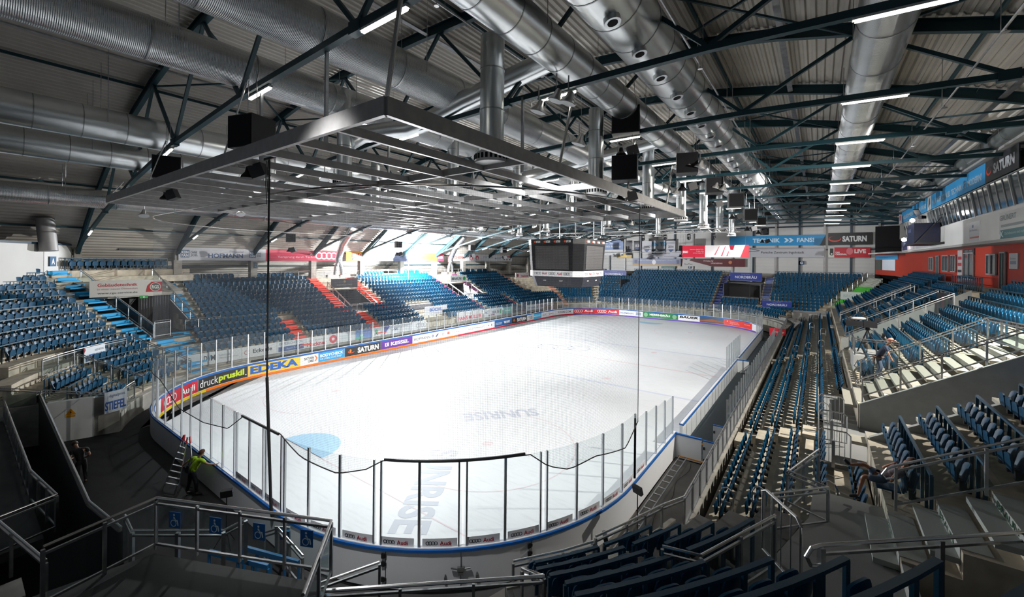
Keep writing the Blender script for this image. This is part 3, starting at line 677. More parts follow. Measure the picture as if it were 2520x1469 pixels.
# fluorescent fittings along the bottom chords
def tube_light(x0, x1, y, k, side):
    z0, z1 = chordz(x0)-.14, chordz(x1)-.14
    r = thing('fluorescent_light', f'long white fluorescent fitting under a roof truss, {ords[min(k, 11)]} of the {side} row', 'strip light', ((x0+x1)/2, y, z0-.1), 'strip lights under the trusses')
    mb = MB(); mb.beam((x0, y, z0), (x1, y, z1), .14, .07); mb.build('housing', WHITE, r)
    mb = MB(); mb.beam((x0+.05, y, z0-.06), (x1-.05, y, z1-.06), .10, .05); mb.build('tube', TUBE, r)
for k, y in enumerate(TY[1:]): tube_light(21.3, 23.2, y, k, 'right')
for k, y in enumerate(TY[1:]): tube_light(12.0, 13.6, y+.16, k, 'middle right')
for k, y in enumerate(TY): tube_light(-2.9+6.4, -2.9+7.9 if 0 else 5.2, y+.1, k, 'centre')
for k, y in enumerate(TY): tube_light(-6.3, -5.0, y, k, 'left middle')
for k, y in enumerate(TY): tube_light(-14.3, -13.2, y, k, 'outer left')
for k, y in enumerate(TY): tube_light(-24.7, -23.6, y, k, 'left eave')
tube_light(10.7, 12.6, TY[0], 0, 'upper middle')
# ------------------------------------------------------------------ walls
mb = MB(); mb.b2((-34, YF, 0), (40.6, YF+.3, 19.8)); struct(mb, 'wall_far', PANELW)
mb = MB(); mb.b2((-34.4, YN-2, 0), (-34.1, YF+.3, 7.4)); mb.b2((-33.6, -28, 6.9), (-33.3, YF, 8.3)); struct(mb, 'wall_left', WHITEW)
mb = MB(); mb.b2((40.3, -10, 0), (40.6, YF+.3, 12)); struct(mb, 'wall_right', WHITEW)
for i in range(20):
    xx = -32+3.34*i
    if xx < 31: mb = MB(); mb.b2((xx-.14, YF-.3, 0), (xx+.14, YF, min(roofz(xx), 19.8))); mb.build(f'trim_{i+1}', NAVY if i % 2 else GRIDM, kind='structure')
mb = MB(); mb.b2((-34, YF-.22, 15.3), (31, YF, 15.55)); mb.b2((-34, YF-.22, 11.5), (31, YF, 11.7)); struct(mb, 'trim_wall_rail', NAVY)
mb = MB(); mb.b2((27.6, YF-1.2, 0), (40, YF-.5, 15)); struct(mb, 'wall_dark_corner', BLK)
# left columns and slanting wall of the near left corner
for k in range(0, 11):
    y = TY[k]
    if y > 40: continue
    mb = MB(); mb.b2((-29.4, y-.32, 6.6), (-28.75, y+.32, 9.15)); mb.b2((-29.3, y-.22, 9.15), (-28.85, y+.22, 10.1))
    tag(mb.build('concrete_column', CONC), f'grey concrete column at the top of the left stand, {ords[k]} from the near end', 'column', 'columns along the left stand', 'thing')
def wallseg(mb, a, b, z0, z1, t=.2): 
    a = Vector(a); b = Vector(b); mb.beam((a.x, a.y, (z0+z1)/2), (b.x, b.y, (z0+z1)/2), t, z1-z0)
mb = MB(); wallseg(mb, (-29.2, -31.4), (-19.2, -37.6), 6.6, 10.3); struct(mb, 'wall_near_left', mat('left_wall_paint', (.47, .47, .455), .7, noise=.06, nscale=.5))
mb = MB(); wallseg(mb, (-29.0, -31.4), (-19.2, -37.5), 10.3, 10.45, .3); struct(mb, 'trim_wall_top', NAVY)
mb = MB(); wallseg(mb, (-27.7, -32.3), (-26.2, -33.25), 6.9, 9.75, .24); struct(mb, 'door_1', mat('door_paint', (.52, .52, .51), .6))
U = Vector((-29.2+19.2, -31.4+37.6, 0)).normalized()
sign('section_sign', 'blue square section sign with white letter A on the white wall', 'section sign', flat(Vector((-26.6, -33.0, 8.65))+Vector((.53, .85, 0))*.22, -U if 0 else Vector((-U.x, -U.y, 0))*-1 if 0 else U, N=(.53, .85, 0)), .75, .75, '1A5078', [('t', 'A', .25, .2, .75, .8, .03, 0, 'F4F4F4')])
mb = MB(); mb.b2((-29.35, -28.5, 10.0), (-28.9, YF, 10.16)); struct(mb, 'trim_eave_beam', NAVY)
mb = MB(); mb.b2((-33.4, -30.5, 7.4), (-33.1, YF, 7.6)); mb.b2((-29.4, -24.3, 6.9), (-29.2, YF, 7.35)); struct(mb, 'trim_concourse', CONC)
mb = MB(); mb.tube([(-25.2, -33.0, 9.8), (-25.4, -33.2, 12.2)], .5, 18); r = thing('wall_duct', 'fat grey vertical duct rising from the white wall at the left', 'air duct', (-25.2, -33, 9.8)); mb.build('duct_shell', mat('grey_duct2', (.25, .25, .25), .5, .3), r, auto=40)
mb = MB(); mb.b2((-21.4, -36.6, 9.7), (-21.0, -36.0, 11.6)); tag(mb.build('red_box_sign', ink('D81828')), 'red box sign cut by the left edge of the picture', 'sign')
# Y shaped silver air ducts down to the portals
for (x0, y0, lab) in ((-27.3, -8.6, 'above the nearer left portal'), (-27.3, 10.9, 'above the farther left portal')):
    r = thing('branch_duct', 'shiny silver Y-shaped air duct coming down '+lab, 'air duct', (x0, y0, 7.3))
    mb = MB(); mb.tube([(x0+3.2, y0-.2, 13.0), (x0+1.2, y0-.2, 11.2), (x0, y0, 9.6), (x0, y0, 9.0)], .42, 16); mb.build('main_pipe', DUCTS, r, auto=50)
    for s in (-1, 1):
        mb = MB(); mb.tube([(x0, y0, 9.1), (x0, y0+s*.35, 8.3), (x0, y0+s*.45, 7.4)], .24, 12); mb.build('branch_pipe', DUCTS, r, auto=50)
# upper banners on the left columns
def lb(name, y0, y1, bg, els, label, z0=9.12, z1=10.36, x=-28.7):
    return sign(name, label, 'banner', flat((x, y0, z0), (0, 1, 0)), y1-y0-.03, z1-z0, bg, els)
lb('hofmann_banner', -24.3, -16.45, 'C8CAD2', [('r', .02, .22, .11, .82, '3A5A80'), ('t', 'KEIN', .03, .54, .1, .76, .03, 0, 'E0E4EA'), ('t', 'FAN', .03, .28, .1, .5, .03, 0, 'E0E4EA'), ('t', 'OHNE', .12, .54, .19, .74, .02, 0, '505868'), ('t', 'JOB.', .12, .28, .2, .5, .02, 0, '505868'),
   ('t', 'HOFMANN', .31, .2, .71, .58, .03, 0, '2E4E7C'), ('t', 'Personal', .55, .66, .72, .84, 0, 0, '9098A8'), ('r', .79, .22, .87, .8, '4A6A8C'), ('t', 'KEIN', .8, .54, .86, .74, .03, 0, 'E0E4EA'), ('t', 'FAN', .8, .28, .86, .48, .03, 0, 'E0E4EA'), ('t', 'OHNE', .88, .54, .94, .72, .02, 0, '707888'), ('t', 'JOB.', .88, .28, .94, .48, .02, 0, '707888')], 'long white banner reading HOFMANN Personal above the left stand')
lb('audi_banner', -16.45, -7.6, 'C02848', [('t', 'Audi', .56, .52, .66, .74, .02, 0, 'F0D8DC'), ('t', 'Vorsprung durch Technik', .14, .2, .66, .46, .01, 0, 'E8A8B4')]+rings4(.8, .5, .72, 8.85, 1.24, 'F8F0F2'), 'long red banner with rings and Audi above the left stand')
lb('selgros_banner', -6.7, -2.38, 'F0B800', [('r', .18, .38, .84, .88, 'E84020'), ('t', 'SELGROS', .22, .44, .8, .82, .04, 0, 'FFE8A0'), ('r', .2, .08, .84, .32, '203060'), ('t', 'CASH & CARRY', .24, .12, .8, .28, .02, 0, 'E8D890')], 'yellow banner reading SELGROS CASH & CARRY')
lb('grey_banner', -2.38, 3.6, '4A5068', [('t', 'Part of it. Simply.', .05, .5, .6, .8, .01, 0, 'B8BED0')], 'grey blue banner beside the bright floodlight')
lb('continental_banner', 3.65, 10.8, 'F0A040', [('r', .0, .0, .16, 1, 'F0E8E0'), ('t', 'Continental', .2, .25, .68, .75, .02, 0, '5A4030'), ('r', .8, 0, 1, 1, 'D04058'), ('t', 'BAYER', .83, .35, .97, .65, .03, 0, 'F8E0E4')], 'orange banner reading Continental with a red end')
lb('red_white_banner', 12.6, 20.5, 'E4E2E0', [('t', 'SCHERM', .03, .35, .4, .7, .02, 0, 'E07060'), ('e', .62, .5, .35, .35, 'D04858'), ('e', .82, .5, .35, .35, 'D04858'), ('e', .62, .4, .2, .2, 'F0E0E0'), ('e', .82, .4, .2, .2, 'F0E0E0')], 'white banner with red lettering and two red sun emblems')
lb('sponsor_banner', 20.5, 29.6, 'DCDEE0', [('t', 'PETER', .04, .5, .35, .75, .01, 0, 'A0A4AC'), ('t', 'MAYER', .4, .3, .62, .6, .01, 0, '90A0B8'), ('r', .7, .6, .95, .85, 'D08088'), ('r', .7, .2, .74, .35, '303848'), ('r', .8, .2, .84, .35, 'B03040'), ('r', .9, .2, .94, .35, '303848')], 'white sponsor banner with small coloured blocks')
sign('section_sign', 'blue letter B on the second column of the left stand', 'section sign', flat((-28.72, -17.75, 8.25), (0, 1, 0)), .5, .75, '7A776E', [('t', 'B', .1, .1, .9, .9, .03, 0, '123A50')])
# far wall banners
def fb(name, x0, x1, z0, z1, bg, els, label, y=46.45):
    return sign(name, label, 'banner', flat((x0, y, z0), (1, 0, 0)), x1-x0-.03, z1-z0, bg, els)
fb('technik_banner', 10.9, 21.6, 12.3, 14.0, '2090CC', [('r', -.3, 0, 0, 1, '2090CC'), ('t', 'TECHNIK', .04, .3, .42, .74, .04, 0, 'C8E4F4'), ('p', [(.47, .3), (.5, .3), (.54, .52), (.5, .74), (.47, .74), (.5, .52)], 'D0E8F8'), ('p', [(.53, .3), (.56, .3), (.6, .52), (.56, .74), (.53, .74), (.56, .52)], 'D0E8F8'), ('t', 'FANS!', .64, .3, .86, .74, .04, 0, 'C8E4F4'), ('p', [(.93, 0), (1, 0), (1, 1)], '1A1A20')], 'light blue banner reading TECHNIK FANS! on the far wall')
fb('saturn_banner', 21.9, 27.3, 12.3, 14.2, '101114', [('e', .15, .5, .42, .24, 'E04828'), ('e', .16, .55, .36, .19, '101114'), ('t', 'SATURN', .33, .26, .88, .74, .05, 0, 'DADADA')], 'black banner reading SATURN on the far wall')
fb('porsche_banner', 10.4, 21.4, 10.3, 11.9, 'B9BAC0', [('t', 'Porsche Zentrum Ingolstadt', .2, .32, .76, .64, .01, 0, '2A2C34')], 'long grey banner reading Porsche Zentrum Ingolstadt')
fb('live_banner', 21.9, 27.1, 10.3, 11.9, 'C02030', [('r', 0, 0, .15, 1, 'D8D8D0'), ('r', .04, .4, .13, .9, '202020'), ('e', .085, .36, .16, .16, '202020'), ('e', .085, .36, .08, .08, 'D8D8D0'), ('t', 'DAS', .18, .44, .28, .58, .03, 0, 'F0F0F0'), ('t', 'ORIGINAL', .18, .24, .46, .4, .03, 0, 'F0F0F0'), ('e', .52, .62, .26, .34, 'D87078'), ('t', 'LIVE', .63, .42, .9, .82, .05, 0, 'F0D8D8')], 'red banner reading DAS ORIGINAL LIVE')
sign('section_sign', 'blue square section sign with letter G on the far wall', 'section sign', flat((18.0, 46.6, 9.1), (1, 0, 0)), .75, .6, '1A5078', [('t', 'G', .25, .2, .75, .8, .02, 0, 'E8E8E8')])
sign('section_sign', 'blue square section sign with letter F on the far wall', 'section sign', flat((.6, 46.6, 8.1), (1, 0, 0)), .6, .5, '1A4058', [('t', 'F', .3, .2, .7, .8, .02, 0, 'D8D8D8')])
fb('gruber_banner', -.5, 5.0, 10.3, 11.6, 'C8C8CC', [('t', '//', .05, .3, .14, .8, .03, 0, '203048'), ('t', 'gruber', .22, .2, .9, .85, .05, 0, '203048')], 'grey banner reading gruber below the red hanging one', y=46.4)
fb('mcdonalds_banner', 5.0, 10.2, 10.3, 11.5, '202020', [('t', "McDONALD'S", .1, .35, .6, .8, .02, 0, 'C0C0C0'), ('t', 'im Westpark', .72, .4, .95, .6, 0, 0, 'A0A0A0')], 'dark banner next to the gruber banner')
fb('systec_banner', -.5, 10.2, 8.55, 10.0, '581018', [('p', [(0, 0), (.5, 0), (.02, .95)], 'C4C0BE'), ('p', [(.0, .0), (.15, .9), (.1, .95), (.03, .6)], 'C4C0BE'), ('t', 'SysTec', .04, .14, .18, .36, .02, 0, '303038'), ('t', 'IT-Helden für', .36, .6, .52, .82, .01, 0, 'E0C8C8'), ('t', 'Unternehmen', .48, .34, .66, .56, .01, 0, 'E0C8C8'), ('e', .78, .55, .2, .2, 'C07850')], 'dark red banner with white wedge reading IT-Helden für Unternehmen')
fb('navy_banner', -10.2, -.7, 8.5, 10.0, '8088A8', [('r', 0, 0, 1, .22, 'C09850'), ('t', 'Anlage und Beratung', .12, .66, .42, .82, 0, 0, 'E0E4F0'), ('t', 'Training Support - Management', .5, .66, .9, .82, 0, 0, 'E0E4F0'), ('e', .46, .5, .26, .32, 'E8E8F0'), ('r', .04, .3, .1, .8, '505878'), ('r', .92, .3, .97, .8, '505878')], 'blue grey banner with gold lower stripe on the far wall')
fb('schmidt_banner', -7.0, -.7, 10.2, 11.5, 'B8B8C4', [('t', 'schmidmeier', .12, .5, .7, .85, .02, 0, '202028'), ('t', 'www.schmidmeier.de', .5, .1, .92, .26, 0, 0, '505060')], 'pale banner reading schmidmeier in black')
fb('ein_team_banner', -6.6, -2.0, 11.9, 13.6, 'B4B8C0', [('t', 'EIN TEAM', .05, .3, .95, .75, .05, 0, '1888B8')], 'grey banner reading EIN TEAM in blue', y=46.3)
fb('sky_banner', -16.6, -12.2, 10.6, 13.9, '8098C8', [('r', 0, 0, 1, .35, 'D8D8DC'), ('t', 'Ihr Oberteam', .1, .7, .7, .84, .02, 0, 'E8F0F8'), ('t', '100% Bauerbräu', .1, .5, .85, .64, .02, 0, 'E8F0F8')], 'blue and white banner right of the scoreboard')
fb('yellow_banner', -13.6, -10.4, 10.0, 11.0, 'C8A850', [('r', .3, .2, .7, .8, 'E0C060')], 'yellow banner part under the blue one')
fb('teal_sign', -4.4, -1.7, 8.05, 8.5, '206870', [('t', 'donau', .2, .3, .8, .7, 0, 0, '70B0B0')], 'small teal sign on the far wall')
# retired number and year flags hanging in front of the far wall
def flag(x0, x1, z0, z1, txt, label, bg='30303C', fg='D0D0D8', y=41):
    return sign('hanging_flag', label, 'flag', flat((x0, y, z0), (1, 0, 0)), x1-x0, z1-z0, bg, [('t', txt, .2, .42, .8, .62, .03, 0, fg), ('p', [(.2, .32), (.5, .05), (.8, .32)], '385080')], thick=.02)
flag(-9.6, -8.3, 10.6, 13.4, '18', 'dark hanging flag with the number 18')
flag(-8.0, -6.6, 11.4, 13.3, '53', 'dark hanging flag with a number right of the 18')
flag(-6.4, -4.6, 10.9, 13.2, '2005', 'grey championship flag reading 2005, hanging right of the dark number flags', 'B0B0B8', '202028')
flag(-1.9, -.3, 10.9, 13.2, '2014', 'grey championship flag reading 2014, hanging beside the red ERGO banner', 'B8B8C0', '202028')
er = sign('ergo_banner', 'red and white ERGO banner hanging from the roof before the far stand', 'banner', flat((5.2, 24, 10.05), (1, 0, 0)), 8.2, 1.62, 'D01838', [('t', 'ERGO', .01, .36, .09, .56, .04, 0, 'F8E8EC'), ('t', 'Subdirektion Siegfried Köhler', .12, .6, .34, .72, 0, 0, 'F0D0D8'), ('t', 'Tel. 0841 93326', .22, .46, .34, .56, 0, 0, 'F0D0D8'), ('t', 'www.ergo.de', .17, .3, .34, .42, 0, 0, 'F0D0D8'), ('r', .36, 0, 1, 1, 'F8F0F0'), ('p', [(.88, 0), (1, 0), (1, 1), (.95, 1)], 'E8505C'), ('p', [(.72, 1), (.8, 1), (.78, .6), (.74, .6)], 'A82038'), ('p', [(.5, .2), (.52, .2), (.58, .9), (.57, .9)], 'D86878'), ('p', [(.6, .1), (.62, .1), (.67, .9), (.66, .9)], 'D86878'), ('p', [(.68, .1), (.7, .1), (.72, .5), (.71, .5)], 'E07880')])
for xx in (5.6, 13):
    mb = MB(); mb.tube([(xx, 24, 11.6), (xx, 24, 15)], .02, 5); mb.build('hanging_cable', STEEL, er)
# ------------------------------------------------------------------ stands
class Sec:
    def __init__(s, kind, c=None, base=0): s.kind, s.c, s.base = kind, c, base
    def p(s, a, r, z=0):
        if s.kind == 'L': return Vector((-17.3-r, a, z))
        if s.kind == 'R': return Vector((17.45+r, a, z))
        if s.kind == 'F': return Vector((a, 33.3+r, z))
        t = radians(a); return Vector((s.c[0]+(s.base+r)*cos(t), s.c[1]+(s.base+r)*sin(t), z))
    def inward(s, a):
        if s.kind == 'L': return Vector((1, 0, 0))
        if s.kind == 'R': return Vector((-1, 0, 0))
        if s.kind == 'F': return Vector((0, -1, 0))
        t = radians(a); return Vector((-cos(t), -sin(t), 0))
    def step(s, a0, a1): return max(1, int(abs(a1-a0)/(5 if s.kind == 'A' else 200))+1)
    def m2a(s, m, r): return m if s.kind != 'A' else degrees(m/(s.base+r))
SL, SR, SF = Sec('L'), Sec('R'), Sec('F')
NL = Sec('A', (-6.55, -22.55), 9.9); NR = Sec('A', (6.55, -22.55), 0)
FL = Sec('A', (-6.55, 22.55), 10.75); FR = Sec('A', (6.55, 22.55), 10.75)
def sweep(mb, sec, a0, a1, prof):                # closed profile [(r, z)] swept from a0 to a1
    n = sec.step(a0, a1); k = len(prof); vs = []; fs = []
    for i in range(n+1):
        a = a0+(a1-a0)*i/n
        vs += [sec.p(a, r, z) for r, z in prof]
        if i:
            for j in range(k): fs.append(((i-1)*k+j, (i-1)*k+(j+1) % k, i*k+(j+1) % k, i*k+j))
    fs += [tuple(range(k)), tuple(range(n*k, n*k+k))[::-1]]
    mb.add(vs, fs)
def steps_prof(rows, zb=-.05):
    """rows: (r0, r1, z)"""
    P = [(rows[0][0], zb)]
    for r0, r1, z in rows: P += [(r0, z), (r1, z)]
    return P+[(rows[-1][1], zb)]
TR = .85
def rowsL(k0, k1): return [(.25+TR*k, .25+TR*(k+1), 1.75+.40*k) for k in range(k0, k1+1)]
def rowsNL(k0, k1): return [(.6+TR*k, .6+TR*(k+1), 1.0+.52*k) for k in range(k0, k1+1)]
def rowsR0(k0, k1): return [(.3+TR*k, .3+TR*(k+1), 1.15+.32*k) for k in range(k0, k1+1)]
def rowsR1(j0, j1): return [(4.6+TR*j, 4.6+TR*(j+1), 3.55+.5*j) for j in range(j0, j1+1)]
def rowsNR(i0, i1): return [(11.45+TR*i-.75, 11.45+TR*i+.10, 1.65+.5*i) for i in range(i0, i1+1)]
SEATS = []                                       # (x, y, z, yaw, block, row, idx, kind)
def seats(sec, rows, a0, a1, block, row0=1, skip=(), kind='seat', gap=.5, inset=.5):
    for q, (r0, r1, z) in enumerate(rows):
        rr = r0+inset; da = sec.m2a(gap, rr); n = int((a1-a0)/da)
        for i in range(n):
            a = a0+(a1-a0-n*da)/2+da*(i+.5)
            if any(s0 < a < s1 for s0, s1 in skip): continue
            p = sec.p(a, rr, z); d = sec.inward(a)
            SEATS.append((p.x, p.y, z, atan2(d.y, d.x), block, row0+q, i+1, kind))
def terr(name, sec, a0, a1, rows, m=STEP, zb=-.05):
    mb = MB(); sweep(mb, sec, a0, a1, steps_prof(rows, zb)); return mb.build(name, m, kind='structure')
# --- left stand
terr('floor_left_stand_lower', SL, -25.8, 25.8, rowsL(0, 4))
for a, b in ((-25.8, -10.5), (-6.9, 8.2), (12.6, 26)): terr('floor_left_stand_upper', SL, a, b, rowsL(5, 13))
for a, b in ((-10.5, -6.9), (8.2, 12.6)): terr('floor_left_stand_top', SL, a, b, rowsL(10, 13), zb=5.5)
mb = MB(); mb.b2((-33.5, -30, 6.6), (-29.4, 46.9, 6.95)); struct(mb, 'floor_left_concourse', CONC)
mb = MB(); mb.b2((-17.5, -25.8, 0), (-17.3, 25.8, 1.12)); mb.b2((-17.6, -25.8, 0), (-17.3, 25.8, .9)); struct(mb, 'wall_left_stand_front', CONC)
UPL = [(-24.3, -12.0, 'near block of the left stand'), (-5.5, 7.0, 'middle block of the left stand'), (13.9, 24.4, 'far block of the left stand')]
for a, b, nm in UPL:
    seats(SL, rowsL(5, 12), a, b, 'the '+nm, 6, skip=((a+.2+5.5*.5, a+.2+5.5*.5+.02),))
    seats(SL, rowsL(13, 13), a+1.2, a+5, 'the '+nm, 14); seats(SL, rowsL(13, 13), b-5.2, b-1.2, 'the '+nm, 15)
LOWA = ((-27.2, -25.9), (-18.5, -17.2), (-10.3, -9.0), (8.4, 9.8), (16.5, 17.8))
seats(SL, rowsL(0, 4), -25.6, 25.6, 'the lower tier of the left stand', 1, skip=tuple((a-.1, b+.1) for a, b in LOWA[1:])+((-3.2, 1.2),))
def stairs(label, sec, a, wd, rows, col, zoff=0, name='aisle_stairs', text=None, half=True):
    r0 = rows[0][0]; root = thing(name, label, 'stairs', sec.p(a, r0, rows[0][2]))
    mb = MB(); mr = MB()
    for (q0, q1, z) in rows:
        hw = sec.m2a(wd/2, (q0+q1)/2)
        sweep(mb, sec, a-hw, a+hw, [(q0-.42, z-.3), (q0-.42, z-.19), (q0-.015, z-.19), (q0-.015, z+.012), (q1-.42, z+.012), (q1-.42, z-.3)])
        if text:
            P = sec.p(a+hw*.8, q0-.43, z-.16); Q = sec.p(a-hw*.8, q0-.43, z-.16)
            d = sec.inward(a); U = Vector((0, 0, 1)).cross(d)*1
            U = Vector((-d.y, d.x, 0)); O = sec.p(a, q0-.015, z-.17)-U*wd*.35
            text_to(mr, text, 0, .0, wd*.62, .15, flat(O+d*.01, U, N=d), .01)
    mb.build('steps', ink(col, .6), root)
    if text: mr.build('lettering', ink('14402C'), root)
    return root
BLUEL = '18A0D8'; REDO = 'F05038'; PUR = '8A5878'
stairs('light blue steps at the near edge of the left stand', SL, -25.05, 1.1, rowsL(5, 13), BLUEL)
stairs('short light blue steps running down to the boards, lower left', SL, -26.2, 1.2, rowsL(0, 4), BLUEL)
stairs('orange red upper steps left of the first portal', SL, -11.25, 1.3, rowsL(5, 13), REDO)
stairs('orange red upper steps right of the first portal', SL, -6.2, 1.3, rowsL(5, 13), REDO)
stairs('orange red lower steps between near seats of the left stand', SL, -17.85, 1.25, rowsL(0, 4), REDO)
stairs('orange red lower steps below the first portal', SL, -9.65, 1.25, rowsL(0, 4), REDO)
stairs('purple grey steps left of the second portal', SL, 7.6, 1.2, rowsL(5, 13), PUR)
stairs('purple grey steps right of the second portal', SL, 13.2, 1.2, rowsL(5, 13), PUR)
stairs('purple grey lower steps below the second portal', SL, 9.1, 1.2, rowsL(0, 4), PUR)
stairs('red lower steps in the farther part of the left stand', SL, 17.15, 1.1, rowsL(0, 4), 'C04058')
stairs('salmon steps at the far end of the left stand', SL, 25.2, 1.1, rowsL(5, 13), 'D89078')
# portals of the left stand
def portal_L(y0, y1, k):
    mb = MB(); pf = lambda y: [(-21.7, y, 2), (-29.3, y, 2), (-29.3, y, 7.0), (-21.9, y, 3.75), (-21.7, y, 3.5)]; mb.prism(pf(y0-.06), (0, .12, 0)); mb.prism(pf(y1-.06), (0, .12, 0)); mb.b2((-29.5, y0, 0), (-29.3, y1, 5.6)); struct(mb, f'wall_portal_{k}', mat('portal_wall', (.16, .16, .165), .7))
    mb = MB(); mb.b2((-29.4, y0, 3.0), (-21.7, y1, 3.35)); struct(mb, f'floor_portal_{k}', FLOORG)
    mb = MB(); mb.b2((-29.4, y0, 5.4), (-25.9, y1, 5.6)); struct(mb, f'ceiling_portal_{k}', BLK)
    mb = MB(); mb.b2((-27.6, y0+.2, 3.35), (-27.4, y1-.2, 5.4)); tag(mb.build('portal_curtain', mat('dark_curtain', (.03, .032, .036), .7)), f'dark curtain hanging at the back of the {"nearer" if k == 1 else "farther"} left portal', 'curtain')
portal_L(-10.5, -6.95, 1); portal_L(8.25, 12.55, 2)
sign('portal_sign', 'dark grey sign with small gold emblem over the first left portal', 'portal sign', flat((-25.7, -10.5, 5.9), (0, 1, 0)), 3.5, 1.1, '50545A', [('e', .5, .68, .12, .12, 'B09860'), ('t', 'AUDI SPORTPARK', .2, .22, .8, .4, 0, 0, '9A9A90')])
sign('portal_sign', 'white sign reading BRAUN with green dot over the second left portal', 'portal sign', flat((-25.0, 8.6, 5.9), (0, 1, 0)), 3.7, 1.05, 'D8DCDC', [('t', 'BRAUN', .08, .3, .66, .72, .03, 0, '283838'), ('e', .84, .5, .3, .3, '209048')])
sign('portal_sign', 'white sign with red lettering near the far end of the left stand', 'portal sign', flat((-21.6, 21, 6.25), (0, 1, 0)), 4.2, .95, 'E0D8D6', [('t', 'Hackner', .4, .2, .95, .6, .03, 0, 'C03848'), ('e', .16, .5, .3, .3, 'C03848')])
sign('portal_sign', 'white sign reading BÜCHL before the lower tier of the left stand', 'portal sign', flat((-18.9, -2.05, 2.35), (0, 1, 0)), 3.9, 1.1, 'C8CCD2', [('t', 'BÜCHL', .22, .42, .78, .86, .03, 0, '2058A0'), ('t', 'ENTSORGUNG', .22, .12, .8, .28, 0, 0, 'A0A8B8')])
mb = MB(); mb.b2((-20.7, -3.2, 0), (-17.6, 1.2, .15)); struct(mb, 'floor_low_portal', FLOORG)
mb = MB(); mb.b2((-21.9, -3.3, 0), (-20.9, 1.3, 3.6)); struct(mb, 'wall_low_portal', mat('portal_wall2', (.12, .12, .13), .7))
# --- near left corner stand
terr('floor_corner_left_lower', NL, 203, 250, rowsNL(0, 4))
terr('floor_corner_left_upper', NL, 207, 242, rowsNL(5, 13))
terr('floor_corner_left_top', NL, 182, 207, rowsNL(13, 14), zb=7.2)
seats(NL, rowsNL(5, 12), 210, 240, 'near left corner stand', 6, kind='flip')
seats(NL, rowsNL(13, 13), 209, 240, 'near left corner stand', 14, kind='flip')
seats(NL, rowsNL(14, 14), 186, 204, 'row above corner portal', 15, kind='flip')
seats(NL, rowsNL(0, 4), 207, 226, 'lower near left corner', 1, kind='flip')
seats(NL, rowsNL(0, 2), 231, 247, 'small railed block at left', 1, kind='flip')
stairs('long light blue steps down through the near left corner stand', NL, 206.0, 1.25, rowsNL(5, 14), BLUEL)
stairs('light blue steps behind the curved glass at the near left', NL, 201.0, 1.3, rowsNL(0, 4), BLUEL)
terr('floor_corner_left_link', NL, 180, 203, rowsNL(0, 4))
mb = MB()
sweep(mb, NL, 183, 251, [(-.05, 0), (-.05, 1.0), (.3, 1.0), (.3, 0)]); struct(mb, 'wall_corner_left_front', CONC)
mb = MB(); P = [NL.p(251, 0), NL.p(251, 4.6)]; wallseg(mb, P[0], P[1], 0, 2.0, .2); struct(mb, 'wall_corner_left_end', CONC)
mb = MB(); q = NL.p(251.2, 1.0); q2 = NL.p(251.2, 2.7); wallseg(mb, q, q2, 0, 2.05, .3); r_ = struct(mb, 'wall_white_cabinet', WHITE)
d = (q2-q).normalized(); Nn = Vector((d.y, -d.x, 0)); 
if Nn.dot(Vector((20, -37, 0))-q) < 0: Nn = -Nn
Uu = Vector((-Nn.y, Nn.x, 0))
sign('warning_sign', 'yellow triangle electric warning sign on the white panel', 'warning sign', flat((q+q2)/2+Nn*.16+Vector((0, 0, 1.2))-Uu*.2, Uu, N=Nn), .42, .46, 'E8E8E4', [('p', [(.02, .25), (.98, .25), (.5, .98)], 'F0A010'), ('p', [(.45, .35), (.6, .55), (.5, .55), (.58, .8), (.4, .5), (.5, .5)], '201008'), ('r', .1, .02, .9, .2, 'F0A010')])
mb = MB()
for a in (190.0, 203.4): mb.prism([NL.p(a, 4.6, 0), NL.p(a, 12.6, 0), NL.p(a, 12.6, 7.3), NL.p(a, 11.8, 7.3), NL.p(a, 4.6, 3.5)], (.1, -.1, 0))
wallseg(mb, NL.p(190, 12), NL.p(203.6, 12), 0, 6.4); struct(mb, 'wall_corner_portal', mat('portal_wall3', (.2, .2, .205), .7))
mb = MB(); sweep(mb, NL, 190, 203.6, [(4.9, 3.0), (4.9, 3.3), (12, 3.3), (12, 3.0)]); struct(mb, 'floor_corner_portal', DARKF)
mb = MB(); sweep(mb, NL, 188, 205, [(8.2, 6.2), (8.2, 6.45), (11.6, 7.4), (12.6, 7.4), (12.6, 6.2)]); struct(mb, 'ceiling_corner_portal', CONC)
mb = MB()
for i in range(24):
    a = 190.6+i*.3; p = NL.p(a, 8.5+.07*(i % 2)); p2 = NL.p(a+.3, 8.5+.07*((i+1) % 2)); mb.beam((p.x, p.y, 4.75), (p2.x, p2.y, 4.75), .02, 2.85)
tag(mb.build('portal_curtain', mat('dark_curtain2', (.045, .045, .05), .7)), 'grey pleated curtain in the corner portal under the RGS sign', 'curtain')
sign('rgs_sign', 'white banner reading Gebäudetechnik with red RGS emblem over the corner portal', 'banner', flat((-22.2, -31.3, 6.42), (.03, 1, 0)), 4.15, 1.22, 'D0CEC8', [('t', 'Gebäudetechnik', .1, .62, .64, .82, .02, 0, 'B04048'), ('t', 'in einer neuen Dimension', .1, .42, .64, .53, 0, 0, 'B07880'), ('t', 'www.rgs-service.de', .1, .14, .64, .28, .01, 0, '404048'), ('p', [(.76, .2), (.78, .6), (.84, .85), (1, .85), (1, .2)], 'B01828'), ('e', .9, .52, .28, .28, 'E0DCD4'), ('e', .9, .52, .25, .25, '48504C'), ('t', 'RGS', .845, .4, .955, .64, .03, 0, 'E8E8E0')])
sign('exit_sign', 'small green exit sign under the RGS banner', 'exit sign', flat((-22.15, -28.5, 6.18), (0, 1, 0)), .5, .2, '20A048', [('e', .5, .5, .3, .3, 'D0F0D8')])
